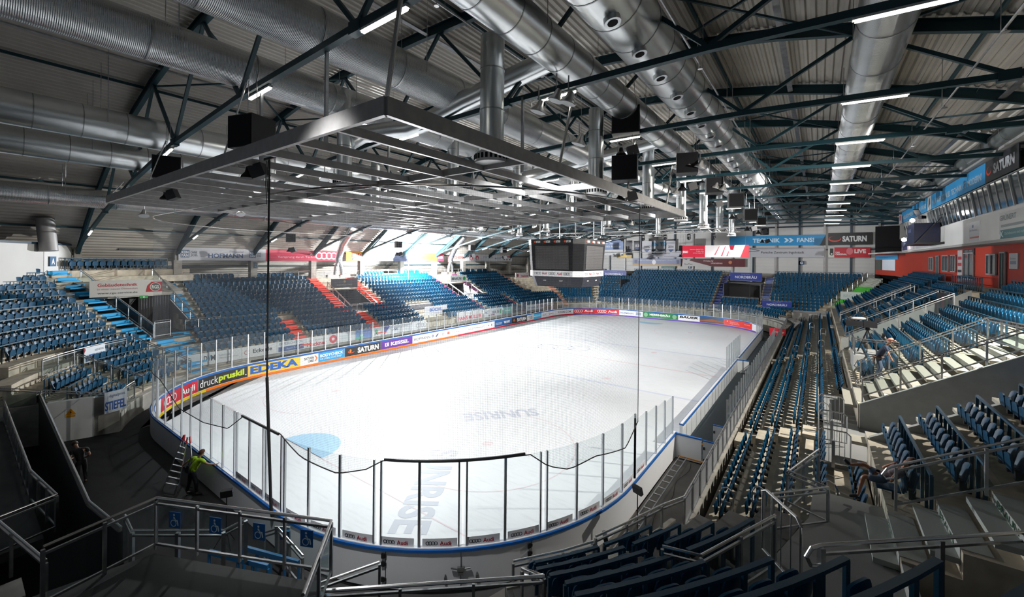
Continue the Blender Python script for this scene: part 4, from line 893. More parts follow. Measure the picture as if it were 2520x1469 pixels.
a0_ = 221.5
p0, p1 = NL.p(226.6, 3.7, 2.8), NL.p(220.2, 3.7, 2.8)
sign('wittmann_sign', 'white sign reading WITTMANN on the rail of the near left corner', 'banner', flat(p0, (p1-p0)), (p1-p0).length, .95, 'C4CCD4', [('t', 'WITTMANN', .05, .1, .93, .52, .03, 0, '1858A0'), ('t', 'KIES+BETON', .5, .66, .92, .8, 0, 0, '606870'), ('p', [(0, .7), (.07, .85), (.03, 1), (0, 1)], 'D02028')])
p0, p1 = Vector((-9.36, -32.6, 1.2)), Vector((-9.62, -31.75, 1.2))
sign('stiefel_sign', 'white sign reading STIEFEL on the corner wall before the black floor', 'banner', flat(p0, p1-p0), .98, 1.1, 'CCD2DA', [('t', 'STIEFEL', .02, .12, .96, .55, .03, 0, '1E50A0'), ('t', 'digitalprint', .2, .7, .9, .88, 0, 0, '405080')])
# --- far stand
for a, b, kk in ((-9.6, 8.0, (0, 13)), (-22, -15.2, (0, 13))): terr('floor_far_stand', SF, a, b, rowsL(*kk))
for k in range(14): terr('floor_far_stand_right', SF, 13.4, 20.2+.47*k, rowsL(k, k), zb=1.0 if k else 0)
terr('floor_far_low', SF, -15.2, -9.6, rowsL(0, 3)); terr('floor_far_low', SF, 8, 13.4, rowsL(0, 3))
for (x0, x1) in ((-15.2, -9.6), (8.0, 13.4)):
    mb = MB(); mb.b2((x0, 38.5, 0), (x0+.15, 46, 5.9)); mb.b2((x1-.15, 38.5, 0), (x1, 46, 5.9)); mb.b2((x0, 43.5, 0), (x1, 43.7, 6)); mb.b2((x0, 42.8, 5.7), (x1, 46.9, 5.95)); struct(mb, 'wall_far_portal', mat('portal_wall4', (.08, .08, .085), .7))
    mb = MB(); mb.b2((x0, 36.8, 2.6), (x1, 43.6, 2.95)); struct(mb, 'floor_far_portal', FLOORG)
mb = MB(); mb.b2((-22, 33.1, 0), (27, 33.3, 1.6)); struct(mb, 'wall_far_stand_front', CONC)
mb = MB(); mb.b2((-30, 45.4, 6.8), (28, 46.9, 7.15)); struct(mb, 'floor_far_concourse', CONC)
seats(SF, rowsL(0, 13), -9.4, 7.0, 'the middle block of the far stand'); [seats(SF, rowsL(k, k), 14.8, 20.0+.47*k, 'the right block of the far stand', k+1, kind='flip') for k in range(1, 14)]
seats(SF, rowsL(0, 3), 8.2, 13.2, 'the low rows under the far right portal'); seats(SF, rowsL(0, 3), -15, -9.8, 'the low rows under the far left portal')
seats(SF, rowsL(0, 13), -21.5, -16.4, 'the left block of the far stand')
stairs('dark blue steps left of the right portal of the far stand', SF, 7.5, 1.0, rowsL(2, 13), '3A4A88'); stairs('dark blue steps right of the right portal of the far stand', SF, 14.1, 1.0, rowsL(4, 13), '5A6A98')
stairs('steps left of the left portal of the far stand', SF, -15.8, 1.0, rowsL(2, 13), '6A5A88')
mb = MB(); sweep(mb, FL, 90, 176, steps_prof([(.25+TR*k, .25+TR*(k+1), 1.75+.40*k) for k in range(0, 12)])); struct(mb, 'floor_corner_far_left', STEP)
mb = MB(); sweep(mb, FL, 90, 176, [(-.1, 0), (-.1, 1.6), (.25, 1.6), (.25, 0)]); struct(mb, 'wall_corner_far_left', CONC)
seats(FL, rowsL(0, 10), 96, 116, 'the far left corner stand'); seats(FL, rowsL(0, 10), 120, 146, 'the far left corner stand', 20); seats(FL, rowsL(0, 3), 150, 174, 'the far left corner stand', 40)
stairs('salmon steps in the far left corner stand', FL, 148, 1.2, rowsL(0, 11), 'D8A088')
mb = MB(); sweep(mb, FR, 8, 90, steps_prof(rowsL(0, 1))); mb.b2((17.8, 31, 0), (29, 36.2, 2.6)); mb.b2((22.5, 36.2, 0), (29, 40.5, 3.4)); mb.b2((25.6, 40.5, 0), (31, 46.9, 5.2)); struct(mb, 'floor_corner_far_right', CONCL)
mb = MB(); sweep(mb, FR, 2, 90, [(-.1, 0), (-.1, 1.6), (.25, 1.6), (.25, 0)]); struct(mb, 'wall_corner_far_right', CONC)
seats(FR, rowsL(0, 1), 30, 84, 'the far right corner stand')
def slant_steps(label, k0, k1, col):
    r = thing('aisle_stairs', label, 'stairs', (20.6+.47*k0, 33.6+TR*k0, 1.7+.4*k0)); mb = MB()
    for k in range(k0, k1+1):
        for h in (0, .5): x = 20.35+.47*(k+h); y = 33.55+TR*(k+h); mb.b2((x, y, 1.3+.4*k), (x+1.7, y+.46, 1.76+.4*(k+h)))
    mb.build('steps', ink(col, .6), r)
slant_steps('bright green steps in the far right corner', 4, 10, '58C848'); slant_steps('white upper steps above the green ones', 11, 13, 'C8CCC0')
railing_later = [(20.3+.47*4, 33.55+TR*4, 3.35), (20.3+.47*13.5, 33.55+TR*13.5, 7.1)]
for (x0, x1, z0, z1, y, lab) in ((-15.5, -10.2, 6.1, 7.55, 43.0, 'dark blue sign reading NORDBRÄU right of the scoreboard'), (8.35, 13.1, 6.25, 7.65, 43.0, 'dark blue sign reading NORDBRÄU over the far right portal'), (-19, -15.9, 2.75, 3.65, 35.8, 'small dark blue sign reading NORDBRÄU under the scoreboard'), (13.9, 17.6, 2.75, 3.75, 35.0, 'dark blue sign reading NORDBRÄU low in the far right corner')):
    sign('nordbraeu_sign', lab, 'portal sign', flat((x0, y, z0), (1, 0, 0)), x1-x0, z1-z0, '24388C', [('t', 'NORDBRÄU', .16, .28, .84, .66, .02, 0, 'D8DCEC'), ('t', 'Hand drauf', .36, .74, .64, .86, 0, 0, '9098C8'), ('r', 0, 0, 1, .04, '8088A0'), ('r', 0, .96, 1, 1, '8088A0')])
# --- right stand
terr('floor_right_lower', SR, -24.6, 31, rowsR0(0, 4), m=STEP)
mb = MB(); mb.b2((17.3, -24.6, 0), (17.55, 31, 1.3)); struct(mb, 'wall_right_stand_front', CONC)
for a, b in ((-26.3, -19.0), (-14.9, -1.0), (3.4, 34)): terr('floor_right_upper', SR, a, b, rowsR1(0, 8), m=STEP)
mb = MB(); mb.b2((22.05, -29.5, 0), (22.2, -26.3, 3.5)); mb.b2((22.3, -19.2, 0), (22.35, -19.0, 3.0));
for yy in (-19.2, -15.08): mb.prism([(22.1, yy, 0), (29, yy, 0), (29, yy, 7.7), (22.1, yy, 3.62)], (0, .18, 0))
mb.b2((22.3, -19.2, 0), (22.4, -19.1, 3.0)); mb.b2((27, -19, 0), (27.2, -14.8, 5.5)); struct(mb, 'wall_right_portal', mat('portal_grey', (.33, .34, .33), .7, noise=.1))
mb = MB(); mb.b2((21.0, -19.0, 2.3), (27.0, -14.9, 2.6)); mb.b2((20.9, -19.5, 2.3), (22.05, -10.5, 2.62)); mb.b2((22.0, -1, 2.3), (27.0, 3.4, 2.62)); struct(mb, 'floor_right_landing', FLOORG)
mb = MB(); mb.b2((27, -1, 0), (27.2, 3.4, 6.0)); 
for yy in (-1.1, 3.35): mb.prism([(22.1, yy, 0), (29, yy, 0), (29, yy, 7.7), (22.1, yy, 3.62)], (0, .15, 0))
struct(mb, 'wall_right_portal_far', mat('portal_grey', (.33, .34, .33)))
mb = MB(); mb.b2((26.7, -18.2, 2.6), (26.98, -16.2, 4.8)); struct(mb, 'door_2', BLK)
mb = MB(); mb.b2((29.7, -30, 7.6), (40, 46, 7.9)); struct(mb, 'floor_vip_level', CONC)
RLS = ((-16.3, -15.0), (2.4, 3.8), (-25, -23.6))
seats(SR, rowsR0(0, 2), -23.5, 30, 'lower right stand', 1, skip=RLS, kind='low', gap=.56)
seats(SR, rowsR0(3, 4), -23.5, -20.2, 'lower right stand', 4, kind='low', gap=.56); seats(SR, rowsR0(3, 3), -20, 30, 'lower right stand', 4, skip=RLS+((-17.2, -14.6),), kind='low', gap=.56); seats(SR, rowsR0(4, 4), -10.3, 30, 'lower right stand', 5, skip=RLS, kind='low', gap=.56)
seats(SR, rowsR1(0, 8), -23.9, -19.4, 'near upper right block', kind='flip')
seats(SR, rowsR1(0, 8), -11.0, -1.4, 'middle upper right block', kind='flip')
seats(SR, rowsR1(0, 7), 4.2, 12, 'farther upper right block', kind='flip'); seats(SR, rowsR1(0, 8), 14.4, 30, 'farthest upper right block', kind='flip')
seats(SR, rowsR1(8, 8), -18.6, -11.4, 'row above right portal', 9, kind='flip')
stairs('white concrete steps behind glass up the right stand, past the man in the cap', SR, -12.9, 3.0, rowsR1(0, 8), '8C8A80')
stairs('narrow concrete steps beside the near right portal', SR, -18.75, .7, rowsR1(0, 7), 'A8A496')
stairs('white steps with BRAUN lettering at lower right', SR, -25.2, 1.9, rowsR1(0, 8), '9CA09C', text='BRAUN')
stairs('concrete steps up the farther part of the right stand', SR, 13.2, 1.6, rowsR1(0, 8), '989488')
for y, lab in ((-15.6, 'near'), (3.1, 'far')):
    r = thing('aisle_blocks', f'pale concrete step blocks in the {lab} aisle of the lower right stand', 'stairs', (18.5, y, 1.2))
    for k in range(4):
        mb = MB(); mb.b2((17.6+TR*k+.02, y-.6, 1.0+.32*k), (17.6+TR*k+.5, y+.6, 1.32+.32*k)); mb.build('step_block', mat('pale_block', (.5, .45, .36), .8, noise=.15), r)
# --- near right corner (foreground)
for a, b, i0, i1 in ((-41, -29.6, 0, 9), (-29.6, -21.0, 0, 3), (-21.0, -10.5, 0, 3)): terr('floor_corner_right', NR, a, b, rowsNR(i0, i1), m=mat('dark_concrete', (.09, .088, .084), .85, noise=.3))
mb = MB(); mb.prism([NR.p(-29.3, 14.2, 2.9), NR.p(-29.3, 18.0, 2.9), (23.5, -30.2, 2.9), (22.2, -29.6, 2.9), (22.1, -23.4, 2.9), (20.6, -23.4, 2.9), NR.p(-10, 14.2, 2.9), NR.p(-20, 14.2, 2.9)], (0, 0, .33)); struct(mb, 'floor_corner_landing', FLOORG)
mb = MB(); mb.prism([NR.p(-29.0, 18, 2.7), (24.0, -38, 2.7), (34, -38, 2.7), (34, -26, 2.7), (24.5, -26.3, 2.7), (22.3, -29.4, 2.7)], (0, 0, .2)); struct(mb, 'floor_lower_passage', DARKF)
mb = MB(); wallseg(mb, (22.1, -29.3), (30, -26.5), 0, 4.4, .25); wallseg(mb, (24.6, -31.5), (32, -29), 2.8, 5.6, .2); struct(mb, 'wall_passage', mat('passage_grey', (.22, .225, .22), .7, noise=.15))
mb = MB(); sweep(mb, NR, -41, -10.5, [(10.75, 0), (10.75, 1.7), (10.9, 1.7), (10.9, 0)]); struct(mb, 'wall_corner_right_front', CONC)
for i in range(9): seats(NR, [(11.45+TR*i-.75, 0, 1.65+.5*i)], -39.5, -30.3, 'dark foreground corner stand', i+1, kind='flip', inset=.55)
for i in range(4): seats(NR, [(11.45+TR*i-.75, 0, 1.65+.5*i)], -27.0 if i else -26, -21.5, 'small corner block', i+1, kind='flip', inset=.55)
def bluerail(label, i, a0, a1, ends=(1, 1), w=.5, grp=None):
    r = 11.45+TR*i; z = 2.6+.5*i; n = max(2, int(radians(abs(a1-a0))*r/.55+.5)); P = [NR.p(a0+(a1-a0)*k/n, r, z) for k in range(n+1)]
    root = thing('row_rail', label, 'row rail', (P[0].x, P[0].y, z-.95), grp)
    mb = MB()
    for a, b in zip(P, P[1:]): mb.beam(a, b, .085, .055)
    mb.build('top_bar', RAILB, root)
    for k, p in enumerate(P):
        if 0 < k < n and k % 2: 
            mb = MB(); mb.box((p.x, p.y, z-.48), (.16, .03, .92), radians(a0)+pi/2); mb.build('post', RAILB, root); continue
        mb = MB(); mb.box((p.x, p.y, z-.48), (.07, .05, .93), radians(a0)+pi/2); mb.build('post', RAILB, root)
on = ['first', 'second', 'third', 'fourth', 'fifth', 'sixth', 'seventh', 'eighth', 'ninth', 'tenth', 'eleventh', 'twelfth', 'thirteenth', 'fourteenth', 'fifteenth']
for i, (a, b) in enumerate(((-38.3, -30.1), (-39.5, -29.7), (-39.6, -30.3), (-39.7, -30.8), (-40.4, -31.5), (-40.3, -30.0), (-41, -29.2), (-41, -28.8), (-41, -29.0), (-41, -29))):
    bluerail(f'dark blue row rail at bottom right, {on[i]} row from the ice', i, a, b)
for i, (a, b) in enumerate(((-29.2, -21.4), (-28.5, -21.4), (-28.1, -21.4), (-29.4, -21.2))):
    bluerail(f'blue row rail in the small corner block, {on[i]} row from the ice', i, a, b)
# blue standing rails behind the upper rows
def rowrail(sec, r, z, a0, a1, label, detail, h=.98, gap=.5):
    n = max(1, int(((a1-a0) if sec.kind != 'A' else radians(a1-a0)*(sec.base+r))/gap)); P = [sec.p(a0+(a1-a0)*k/n, r, z) for k in range(n+1)]
    root = thing('seat_row_frame', label, 'row frame', P[0], 'blue frames behind seat rows'); mb = MB()
    for a, b in zip(P, P[1:]): mb.beam(a+Z*h, b+Z*h, .06, .06)
    if detail:
        mb.build('top_bar', RAILB, root)
        for p in P: mb = MB(); mb.box((p.x, p.y, z+h/2), (.065, .05, h)); mb.build('post', RAILB, root)
    else:
        for p in P: mb.box((p.x, p.y, z+h/2), (.06, .05, h))
        mb.build('frame_bars', RAILB, root)
for j, (r0, r1, z) in enumerate(rowsR1(0, 8)):
    rowrail(SR, r0+.78, z, -24.0, -19.3, f'dark blue frame of posts behind row {on[j]} of the near upper right block', True)
    rowrail(SR, r0+.78, z, -11.1, -1.3, f'dark blue frame of posts behind row {on[j]} of the middle upper right block', True)
    rowrail(SR, r0+.78, z, 4.1, 12, f'dark blue frame of posts behind row {on[j]} of the farther upper right block', False)
    rowrail(SR, r0+.78, z, 14.4, 30, f'dark blue frame of posts behind row {on[j]} of the farthest upper right block', False)
for k, (r0, r1, z) in enumerate(rowsNL(5, 13)):
    rowrail(NL, r0+.78, z, 209.8, 240, f'teal blue frame behind seat row {on[k]} of the near left corner stand', k < 5)
for k, (r0, r1, z) in enumerate(rowsNL(0, 2)): rowrail(NL, r0+.78, z, 231, 247, f'teal blue frame behind row {on[k]} of the small railed block at left', True)
rowrail(NL, 13.1, 8.3, 186, 204, 'teal blue frame above the corner portal at left', False)
for k, (r0, r1, z) in enumerate(rowsL(4, 13)): rowrail(SF, r0+.78, z, 14.8, 20.0+.47*(k+4), f'dark blue frame behind row {on[k]} of the far right block', False, gap=.55)
rowrail(SF, 12.1, 6.95, -9.4, 7, 'dark frame along the top of the far middle block', False)
for k, (r0, r1, z) in enumerate(rowsNL(0, 4)): rowrail(NL, r0+.78, z, 207, 226, f'teal blue frame behind low row {on[k]} of the near left corner', False)
SEATS[:] = [q for q in SEATS if not (21.9 < q[0] < 24.6 and -8.6 < q[1] < -5.4)]
# ------------------------------------------------------------------ seats
def seat_shapes(lo=False):
    """local frame: faces +x, origin on the floor; returns mesh builders"""
    def shell(x0, z0, z1, w, th, lean, curve, n=10 if not lo else 5, wtop=.8):
        vs = []; fs = []; rows_ = 4 if not lo else 2
        for side in (0, 1):
            for k in range(rows_+1):
                t = k/rows_; z = z0+(z1-z0)*t; ww = w/2*(1-(1-wtop)*max(0, t-.55)/.45) if wtop < 1 else w/2
                if k == 0: ww *= .9
                for i in range(n+1):
                    u = -1+2*i/n; dz = -.05*(abs(u)**3) if k == rows_ else 0
                    vs.append((x0+lean*(t)+curve*(u*u)-th*side, u*ww, z+dz))
        m = (n+1)*(rows_+1)
        for side in (0, 1):
            for k in range(rows_):
                for i in range(n):
                    a = side*m+k*(n+1)+i; q = (a, a+1, a+n+2, a+n+1); fs.append(q if side == 0 else q[::-1])
        def edge(a, b): fs.append((a, b, b+m, a+m))
        for i in range(n): edge(i+1, i); edge(rows_*(n+1)+i, rows_*(n+1)+i+1)
        for k in range(rows_): edge(k*(n+1), (k+1)*(n+1)); edge((k+1)*(n+1)+n, k*(n+1)+n)
        return vs, fs
    back = shell(-.02, .40, .84, .42, .03, -.09, .05)
    pan = shell(.13, .38, .74, .42, .035, .03, .02, wtop=.9)
    br = MB(); br.box((.0, 0, .30), (.12, .10, .24)); br.box((-.09, 0, .2), (.10, .08, .1))
    return back, pan, (br.v, br.f)
hb, hp, hbr = seat_shapes(False); lb_, lp_, lbr = seat_shapes(True)
def mesh_of(name, vf, m, smooth=True):
    me = bpy.data.meshes.new(name); me.from_pydata(vf[0], [], vf[1]); me.materials.append(m)
    if smooth: me.polygons.foreach_set('use_smooth', [True]*len(me.polygons)); me.set_sharp_from_angle(angle=radians(50))
    return me
ME = {'backrest': mesh_of('backrest', hb, SEATB), 'seat_pan': mesh_of('seat_pan', hp, SEATB), 'bracket': mesh_of('bracket', hbr, BLKM, False)}
CP = Vector((20.67, -37.65, 9.48)); fw = Vector((-sin(.6331), cos(.6331), 0)); rt = Vector((cos(.6331), sin(.6331), 0))
def inview(s):
    q = Vector(s[:3])+Vector((0, 0, .6))-CP; zz = q.dot(fw)
    if zz < .3: return None
    u = 1260+FPX*q.dot(rt)/zz; v = HV-FPX*q.z/zz
    return (zz, u, v) if -40 < u < 2560 and -40 < v < 1500 else None
vis = [(inview(s), s) for s in SEATS]; vis = [(a, s) for a, s in vis if a]
vis.sort(key=lambda t: t[0][0]); hero = vis[:300]; rest = vis[300:]
print('SEATS total', len(SEATS), 'in view', len(vis), 'hero depth', hero[-1][0][0])
def ordn(n): return on[n-1] if n <= 15 else str(n)+'th'
proto = None
for (_, s) in hero:
    x, y, z, yaw, blk, row, idx, kind = s
    lab = f'blue folded seat, {blk}, {ordn(row)} row, {ordn(idx)} from one end'
    if proto is None:
        proto = thing('stadium_seat', lab, 'stadium seat', (0, 0, 0), 'folding seats in the stands')
        for nm, me in ME.items():
            c = bpy.data.objects.new(nm, me); COL.objects.link(c); c.parent = proto
        o = proto
    else:
        o = proto.copy(); COL.objects.link(o); o['label'] = lab
        for ch in [c for c in proto.children]:
            c = ch.copy(); COL.objects.link(c); c.parent = o
    o.location = (x, y, z); o.rotation_euler = (0, 0, yaw)
BV = lb_[0]+lp_[0]+[tuple(v) for v in lbr[0]]; n1, n2 = len(lb_[0]), len(lp_[0])
BF = [tuple(f) for f in lb_[1]]+[tuple(i+n1 for i in f) for f in lp_[1]]+[tuple(i+n1+n2 for i in f) for f in lbr[1]]
V = []; F = []
for (_, s) in rest:
    x, y, z, yaw = s[:4]; c, d = cos(yaw), sin(yaw); n = len(V)
    V.extend([(x+a*c-b*d, y+a*d+b*c, z+e) for a, b, e in BV]); F.extend([tuple(i+n for i in f) for f in BF])
me = bpy.data.meshes.new('stadium_seats_beyond'); me.from_pydata(V, [], F); me.materials.append(SEATB)
me.polygons.foreach_set('use_smooth', [True]*len(F)); me.set_sharp_from_angle(angle=radians(50))
o = bpy.data.objects.new('stadium_seats_beyond', me); COL.objects.link(o)
tag(o, 'thousands of dark blue folded seats in the farther stands', 'stadium seats', 'folding seats in the stands', 'stuff')
# ------------------------------------------------------------------ railings
def railing(label, pts, h=1.0, glass=True, posts=True, mid=True, m=STEEL, group=None, spacing=1.35, hr=.028, bottom=.12, curl=False, bars=0, pw=.055, name='railing'):
    pts = [Vector(p) for p in pts]; root = thing(name, label, 'railing', pts[0], group)
    H = Vector((0, 0, h)); mb = MB(); top = [p+H for p in pts]
    if curl:
        d = (pts[0]-pts[1]).normalized()
        top = [pts[0]+H*.72+d*.02, pts[0]+H*.74+d*.2, pts[0]+H*.86+d*.28, pts[0]+H*.97+d*.18]+top
    mb.tube(top, hr, 8); mb.build('handrail', STAIN, root)
    if mid: 
        mb = MB()
        for a, b in zip(pts, pts[1:]): mb.beam(a+H*.88, b+H*.88, .04, .045)
        mb.build('top_frame', m, root)
    if bottom:
        mb = MB()
        for a, b in zip(pts, pts[1:]): mb.beam(a+Vector((0, 0, bottom)), b+Vector((0, 0, bottom)), .04, .045)
        mb.build('bottom_frame', m, root)
    for a, b in zip(pts, pts[1:]):
        L = (b-a).length; n = max(1, int(L/spacing+.5))
        for i in range(n+1):
            if i == n and (b-pts[-1]).length > .01: continue
            p = a+(b-a)*i/n
            if posts: mb = MB(); mb.box((p.x, p.y, p.z+h/2-.04), (pw, pw, h-.02), atan2((b-a).y, (b-a).x)); mb.build('post', m, root)
            if i < n:
                q = a+(b-a)*(i+1)/n; d = (b-a).normalized()*.06
                if glass:
                    mb = MB(); mb.beam(p+d+Vector((0, 0, (h*.86+bottom)/2+.02)), q-d+Vector((0, 0, (h*.86+bottom)/2+.02)), .01, h*.86-bottom-.06); mb.build('glass_panel', GLASSR, root)
                for k in range(bars):
                    t = p+(q-p)*(k+1)/(bars+1); mb = MB(); mb.tube([t+Vector((0, 0, bottom)), t+H*.88], .012, 5); mb.build('baluster', m, root)
    return root
def rl(sec, a, j0, j1, rows, off=0): return [sec.p(a, rows[j0][0]+off, rows[j0][2]), sec.p(a, rows[j1][1]+off, rows[j1][2])]
# right stand
R1 = rowsR1(0, 8)
railing('steel handrail with glass rising beside the man in the cap', [(22.35, -11.3, 3.72), (26.5, -11.3, 6.15), (26.9, -14.6, 6.2)], 1.05, curl=True, spacing=1.3)
railing('steel handrail with glass sloping over the grey portal wall, right', [(22.2, -14.75, 3.6), (26.9, -14.75, 6.3)], 1.05, glass=True, curl=True, spacing=1.5, bottom=.3)
railing('steel handrail at the head of the portal on the right', [(26.95, -14.6, 6.0), (26.95, -18.9, 6.0)], 1.05, spacing=1.1)
railing('dark steel handrail beyond the tripod camera', [(22.4, -.9, 3.7), (27.4, -.9, 6.6), (27.5, 3.3, 6.6)], 1.05, curl=True, spacing=1.3)
railing('second dark handrail of the farther right portal', [(22.4, 3.4, 3.7), (27.4, 3.4, 6.6)], 1.05, glass=False, spacing=1.3)
railing('pale thin handrail in the far part of the right stand', [(22.4, 12.3, 3.7), (27.4, 12.3, 6.6)], 1.0, glass=False, spacing=1.3)
railing('pale thin handrail just beyond the other in the far right stand', [(22.4, 14.2, 3.7), (27.4, 14.2, 6.6)], 1.0, glass=False, spacing=1.3)
railing('steel handrail with glass in front of the BRAUN steps', [(22.2, -24.15, 3.6), (29.5, -24.15, 7.9)], 1.05, curl=True, spacing=1.6)
railing('long steel handrail across the lower right corner of the picture', [(20.75, -28.55, 3.25), (24.2, -25.45, 3.25), (26, -23.9, 3.25)], 1.3, glass=False, curl=True, spacing=1.9, bottom=0, hr=.035, pw=.09)
# front rail of the right stand
P = [(17.42, y, 1.25) for y in (30, 22, 14, 6, -2, -10, -17.8, -24.2)]+[NR.p(-14, 10.8, 1.3), NR.p(-22, 10.75, 1.3), NR.p(-28, 10.8, 1.3)]
railing('long steel barrier with pale panels before the lower right stand', P, 1.05, glass=False, spacing=1.0)
mb = MB()
for a, b in zip(P[:8], P[1:8]): mb.beam(Vector(a)+Vector((-.03, 0, .5)), Vector(b)+Vector((-.03, 0, .5)), .02, .72)
tag(mb.build('barrier_panels', mat('barrier_sheet', (.36, .38, .41), .4, .3)), 'grey sheet panels fixed to the long barrier of the right stand', 'panels')
railing('dark low barrier at the foot of the corner block', [NR.p(-28.2, 10.75, 1.2), NR.p(-33, 10.75, 1.2), NR.p(-40, 10.75, 1.2)], 1.0, glass=False, spacing=1.3)
rl_ = thing('bench_shield', 'tall glass shield of many narrow panes behind the player benches', 'glass shield', (17.3, -6, .1))
for i in range(30):
    y = -16+.9*i
    mb = MB(); mb.box((17.28, y, 1.75), (.05, .05, 2.6)); mb.build('post', ALU, rl_)
    mb = MB(); mb.b2((17.27, y+.04, .5), (17.285, y+.86, 2.95)); mb.build('glass_pane', GLASS, rl_)
# small hoops in the aisles of the lower right stand
for k, (y, r0) in enumerate([(yy, rr) for yy in (-14.3, 4.4) for rr in (.7, 1.55, 2.4, 3.25)]+[(-22.8, .7), (-22.8, 1.6), (-22.6, 3.3), (9.5, 3.4), (16, 2.5)]):
    x = 17.5+r0; z = 1.15+.32*int(r0/.85+.1)
    root = thing('aisle_hoop', f'small steel grab hoop at the {"near" if y < -10 else "far"} aisle, {on[k % 4]} step up, at about seat row {on[k % 5]}', 'hoop rail', (x, y, z), 'steel hoops in the aisles')
    mb = MB(); mb.tube([(x, y, z), (x-.04, y, z+.9), (x+.02, y, z+1.05), (x+.16, y, z+1.12), (x+.3, y, z+1.05), (x+.36, y, z+.9), (x+.36, y, z)], .022, 6); mb.build('hoop', STAIN, root)
    mb = MB(); mb.box((x+.16, y, z+.62), (.26, .03, .1)); mb.build('plate', STEEL, root)
# gates at the landing
for k, (y, lab) in enumerate(((-15.35, 'farthest'), (-17.7, 'middle'), (-19.9, 'nearest'))):
    root = thing('landing_gate', f'steel barred gate on the grey landing, {lab} of three', 'gate', (20.75, y, 2.6), 'gates on the landing')
    mb = MB(); mb.tube([(20.72, y, 2.75), (20.72, y, 3.75), (20.8, y, 3.85), (21.45, y, 3.85), (21.57, y, 3.75), (21.57, y, 2.75), (20.72, y, 2.75)], .025, 6); mb.build('gate_frame', STAIN, root)
    for i in range(5): mb = MB(); mb.tube([(20.86+.14*i, y, 2.75), (20.86+.14*i, y, 3.84)], .01, 5); mb.build('bar', STEEL, root)
    mb = MB(); mb.box((21.12, y+.02, 3.05), (.09, .09, .9)); mb.build('post', STEEL, root)
railing('steel corner handrail with glass at the head of the small block', [(20.05, -24.6, 2.9), (20.72, -22.4, 2.9)], 1.1, spacing=1.2)
railing('bent steel handrail end pointing over the grey landing', [(19.85, -26.1, 3.1), (20.9, -24.95, 3.1), (20.05, -24.55, 3.1)], .95, spacing=2, glass=False)
railing('steel handrail with glass behind the small corner block', [NR.p(-31.5, 13.9, 3.1), NR.p(-29.6, 14.35, 3.1), NR.p(-20.0, 14.3, 3.1)], 1.15, spacing=1.2)
root = thing('swing_gate', 'steel swing gate with rounded corners beside the landing edge', 'gate', (19.8, -27.2, 3.15))
A_, B_ = Vector((19.75, -27.15, 3.2)), Vector((20.45, -28.1, 3.2))
mb = MB(); mb.tube([A_+Z*.1, A_+Z*1.35, A_+(B_-A_)*.1+Z*1.42, A_+(B_-A_)*.9+Z*1.42, B_+Z*1.32, B_+Z*.12, A_+Z*.1], .03, 8); mb.build('gate_frame', STAIN, root)
for i in range(1, 4): q = A_+(B_-A_)*i/4; mb = MB(); mb.tube([q+Z*.1, q+Z*1.4], .012, 5); mb.build('bar', STEEL, root)
# tunnel barrier and small stairs near the gate
railing('low steel barrier above the gate passage at the bottom', [(13.2, -33.35, 2.2), (16.33, -30.54, 2.2), (15.63, -30.31, 1.9)], 1.0, glass=False, spacing=1.6, bottom=0, hr=.035)
railing('steel handrail left of the gate passage', [(11.9, -32.9, 1.4), (12.7, -31.75, 1.6)], 1.0, glass=False, spacing=1.2)
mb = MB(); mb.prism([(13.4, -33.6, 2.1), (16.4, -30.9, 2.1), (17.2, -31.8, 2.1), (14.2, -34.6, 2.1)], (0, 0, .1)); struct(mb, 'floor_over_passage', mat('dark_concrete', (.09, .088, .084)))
# wheelchair platform
mb = MB(); mb.prism([(8.6, -38.5, 2.6), (9.3, -34.95, 2.6), (12.9, -33.25, 2.6), (14.3, -34.45, 2.6), (17, -37, 2.6), (17, -39, 2.6)], (0, 0, .55)); struct(mb, 'floor_wheelchair_platform', mat('platform_floor', (.045, .046, .045), .75, noise=.3, nscale=.8))
railing('steel railing with glass round the wheelchair platform, front side', [(9.1, -34.87, 3.15), (12.86, -33.02, 3.15)], 1.08, spacing=.95, bottom=.08, hr=.03, pw=.05)
railing('steel railing of the wheelchair platform, slanting left side', [(9.45, -36.55, 3.15), (9.1, -34.87, 3.15)], 1.08, spacing=.9, bottom=.08, hr=.03)
railing('steel railing of the wheelchair platform, right side going down', [(12.86, -33.02, 3.15), (14.24, -34.3, 3.15)], 1.08, spacing=1.0, bottom=.08, hr=.03)
for i, f_ in enumerate((.13, .37, .62, .88)):
    p = Vector((9.1, -34.87, 3.15))+(Vector((12.86, -33.02, 3.15))-Vector((9.1, -34.87, 3.15)))*f_; U = Vector((3.76, 1.85, 0)).normalized()
    sign('wheelchair_sign', f'blue wheelchair sign on the platform glass, {on[i]} from the left', 'wheelchair sign', flat(p-U*.15+Vector((U.y, -U.x, 0))*.05+Z*.52, U), .28, .34, '1A5C9C',
         [('e', .48, .83, .07, .07, 'C8DCE8'), ('p', [(.42, .72), (.54, .72), (.56, .45), (.74, .45), (.8, .2), (.88, .18), (.9, .26), (.82, .54), (.6, .54), (.56, .6), (.44, .6)], 'C8DCE8'), ('o', .45, .32, .22, .05, 'C8DCE8')], group='wheelchair signs on the platform rail', thick=.01)
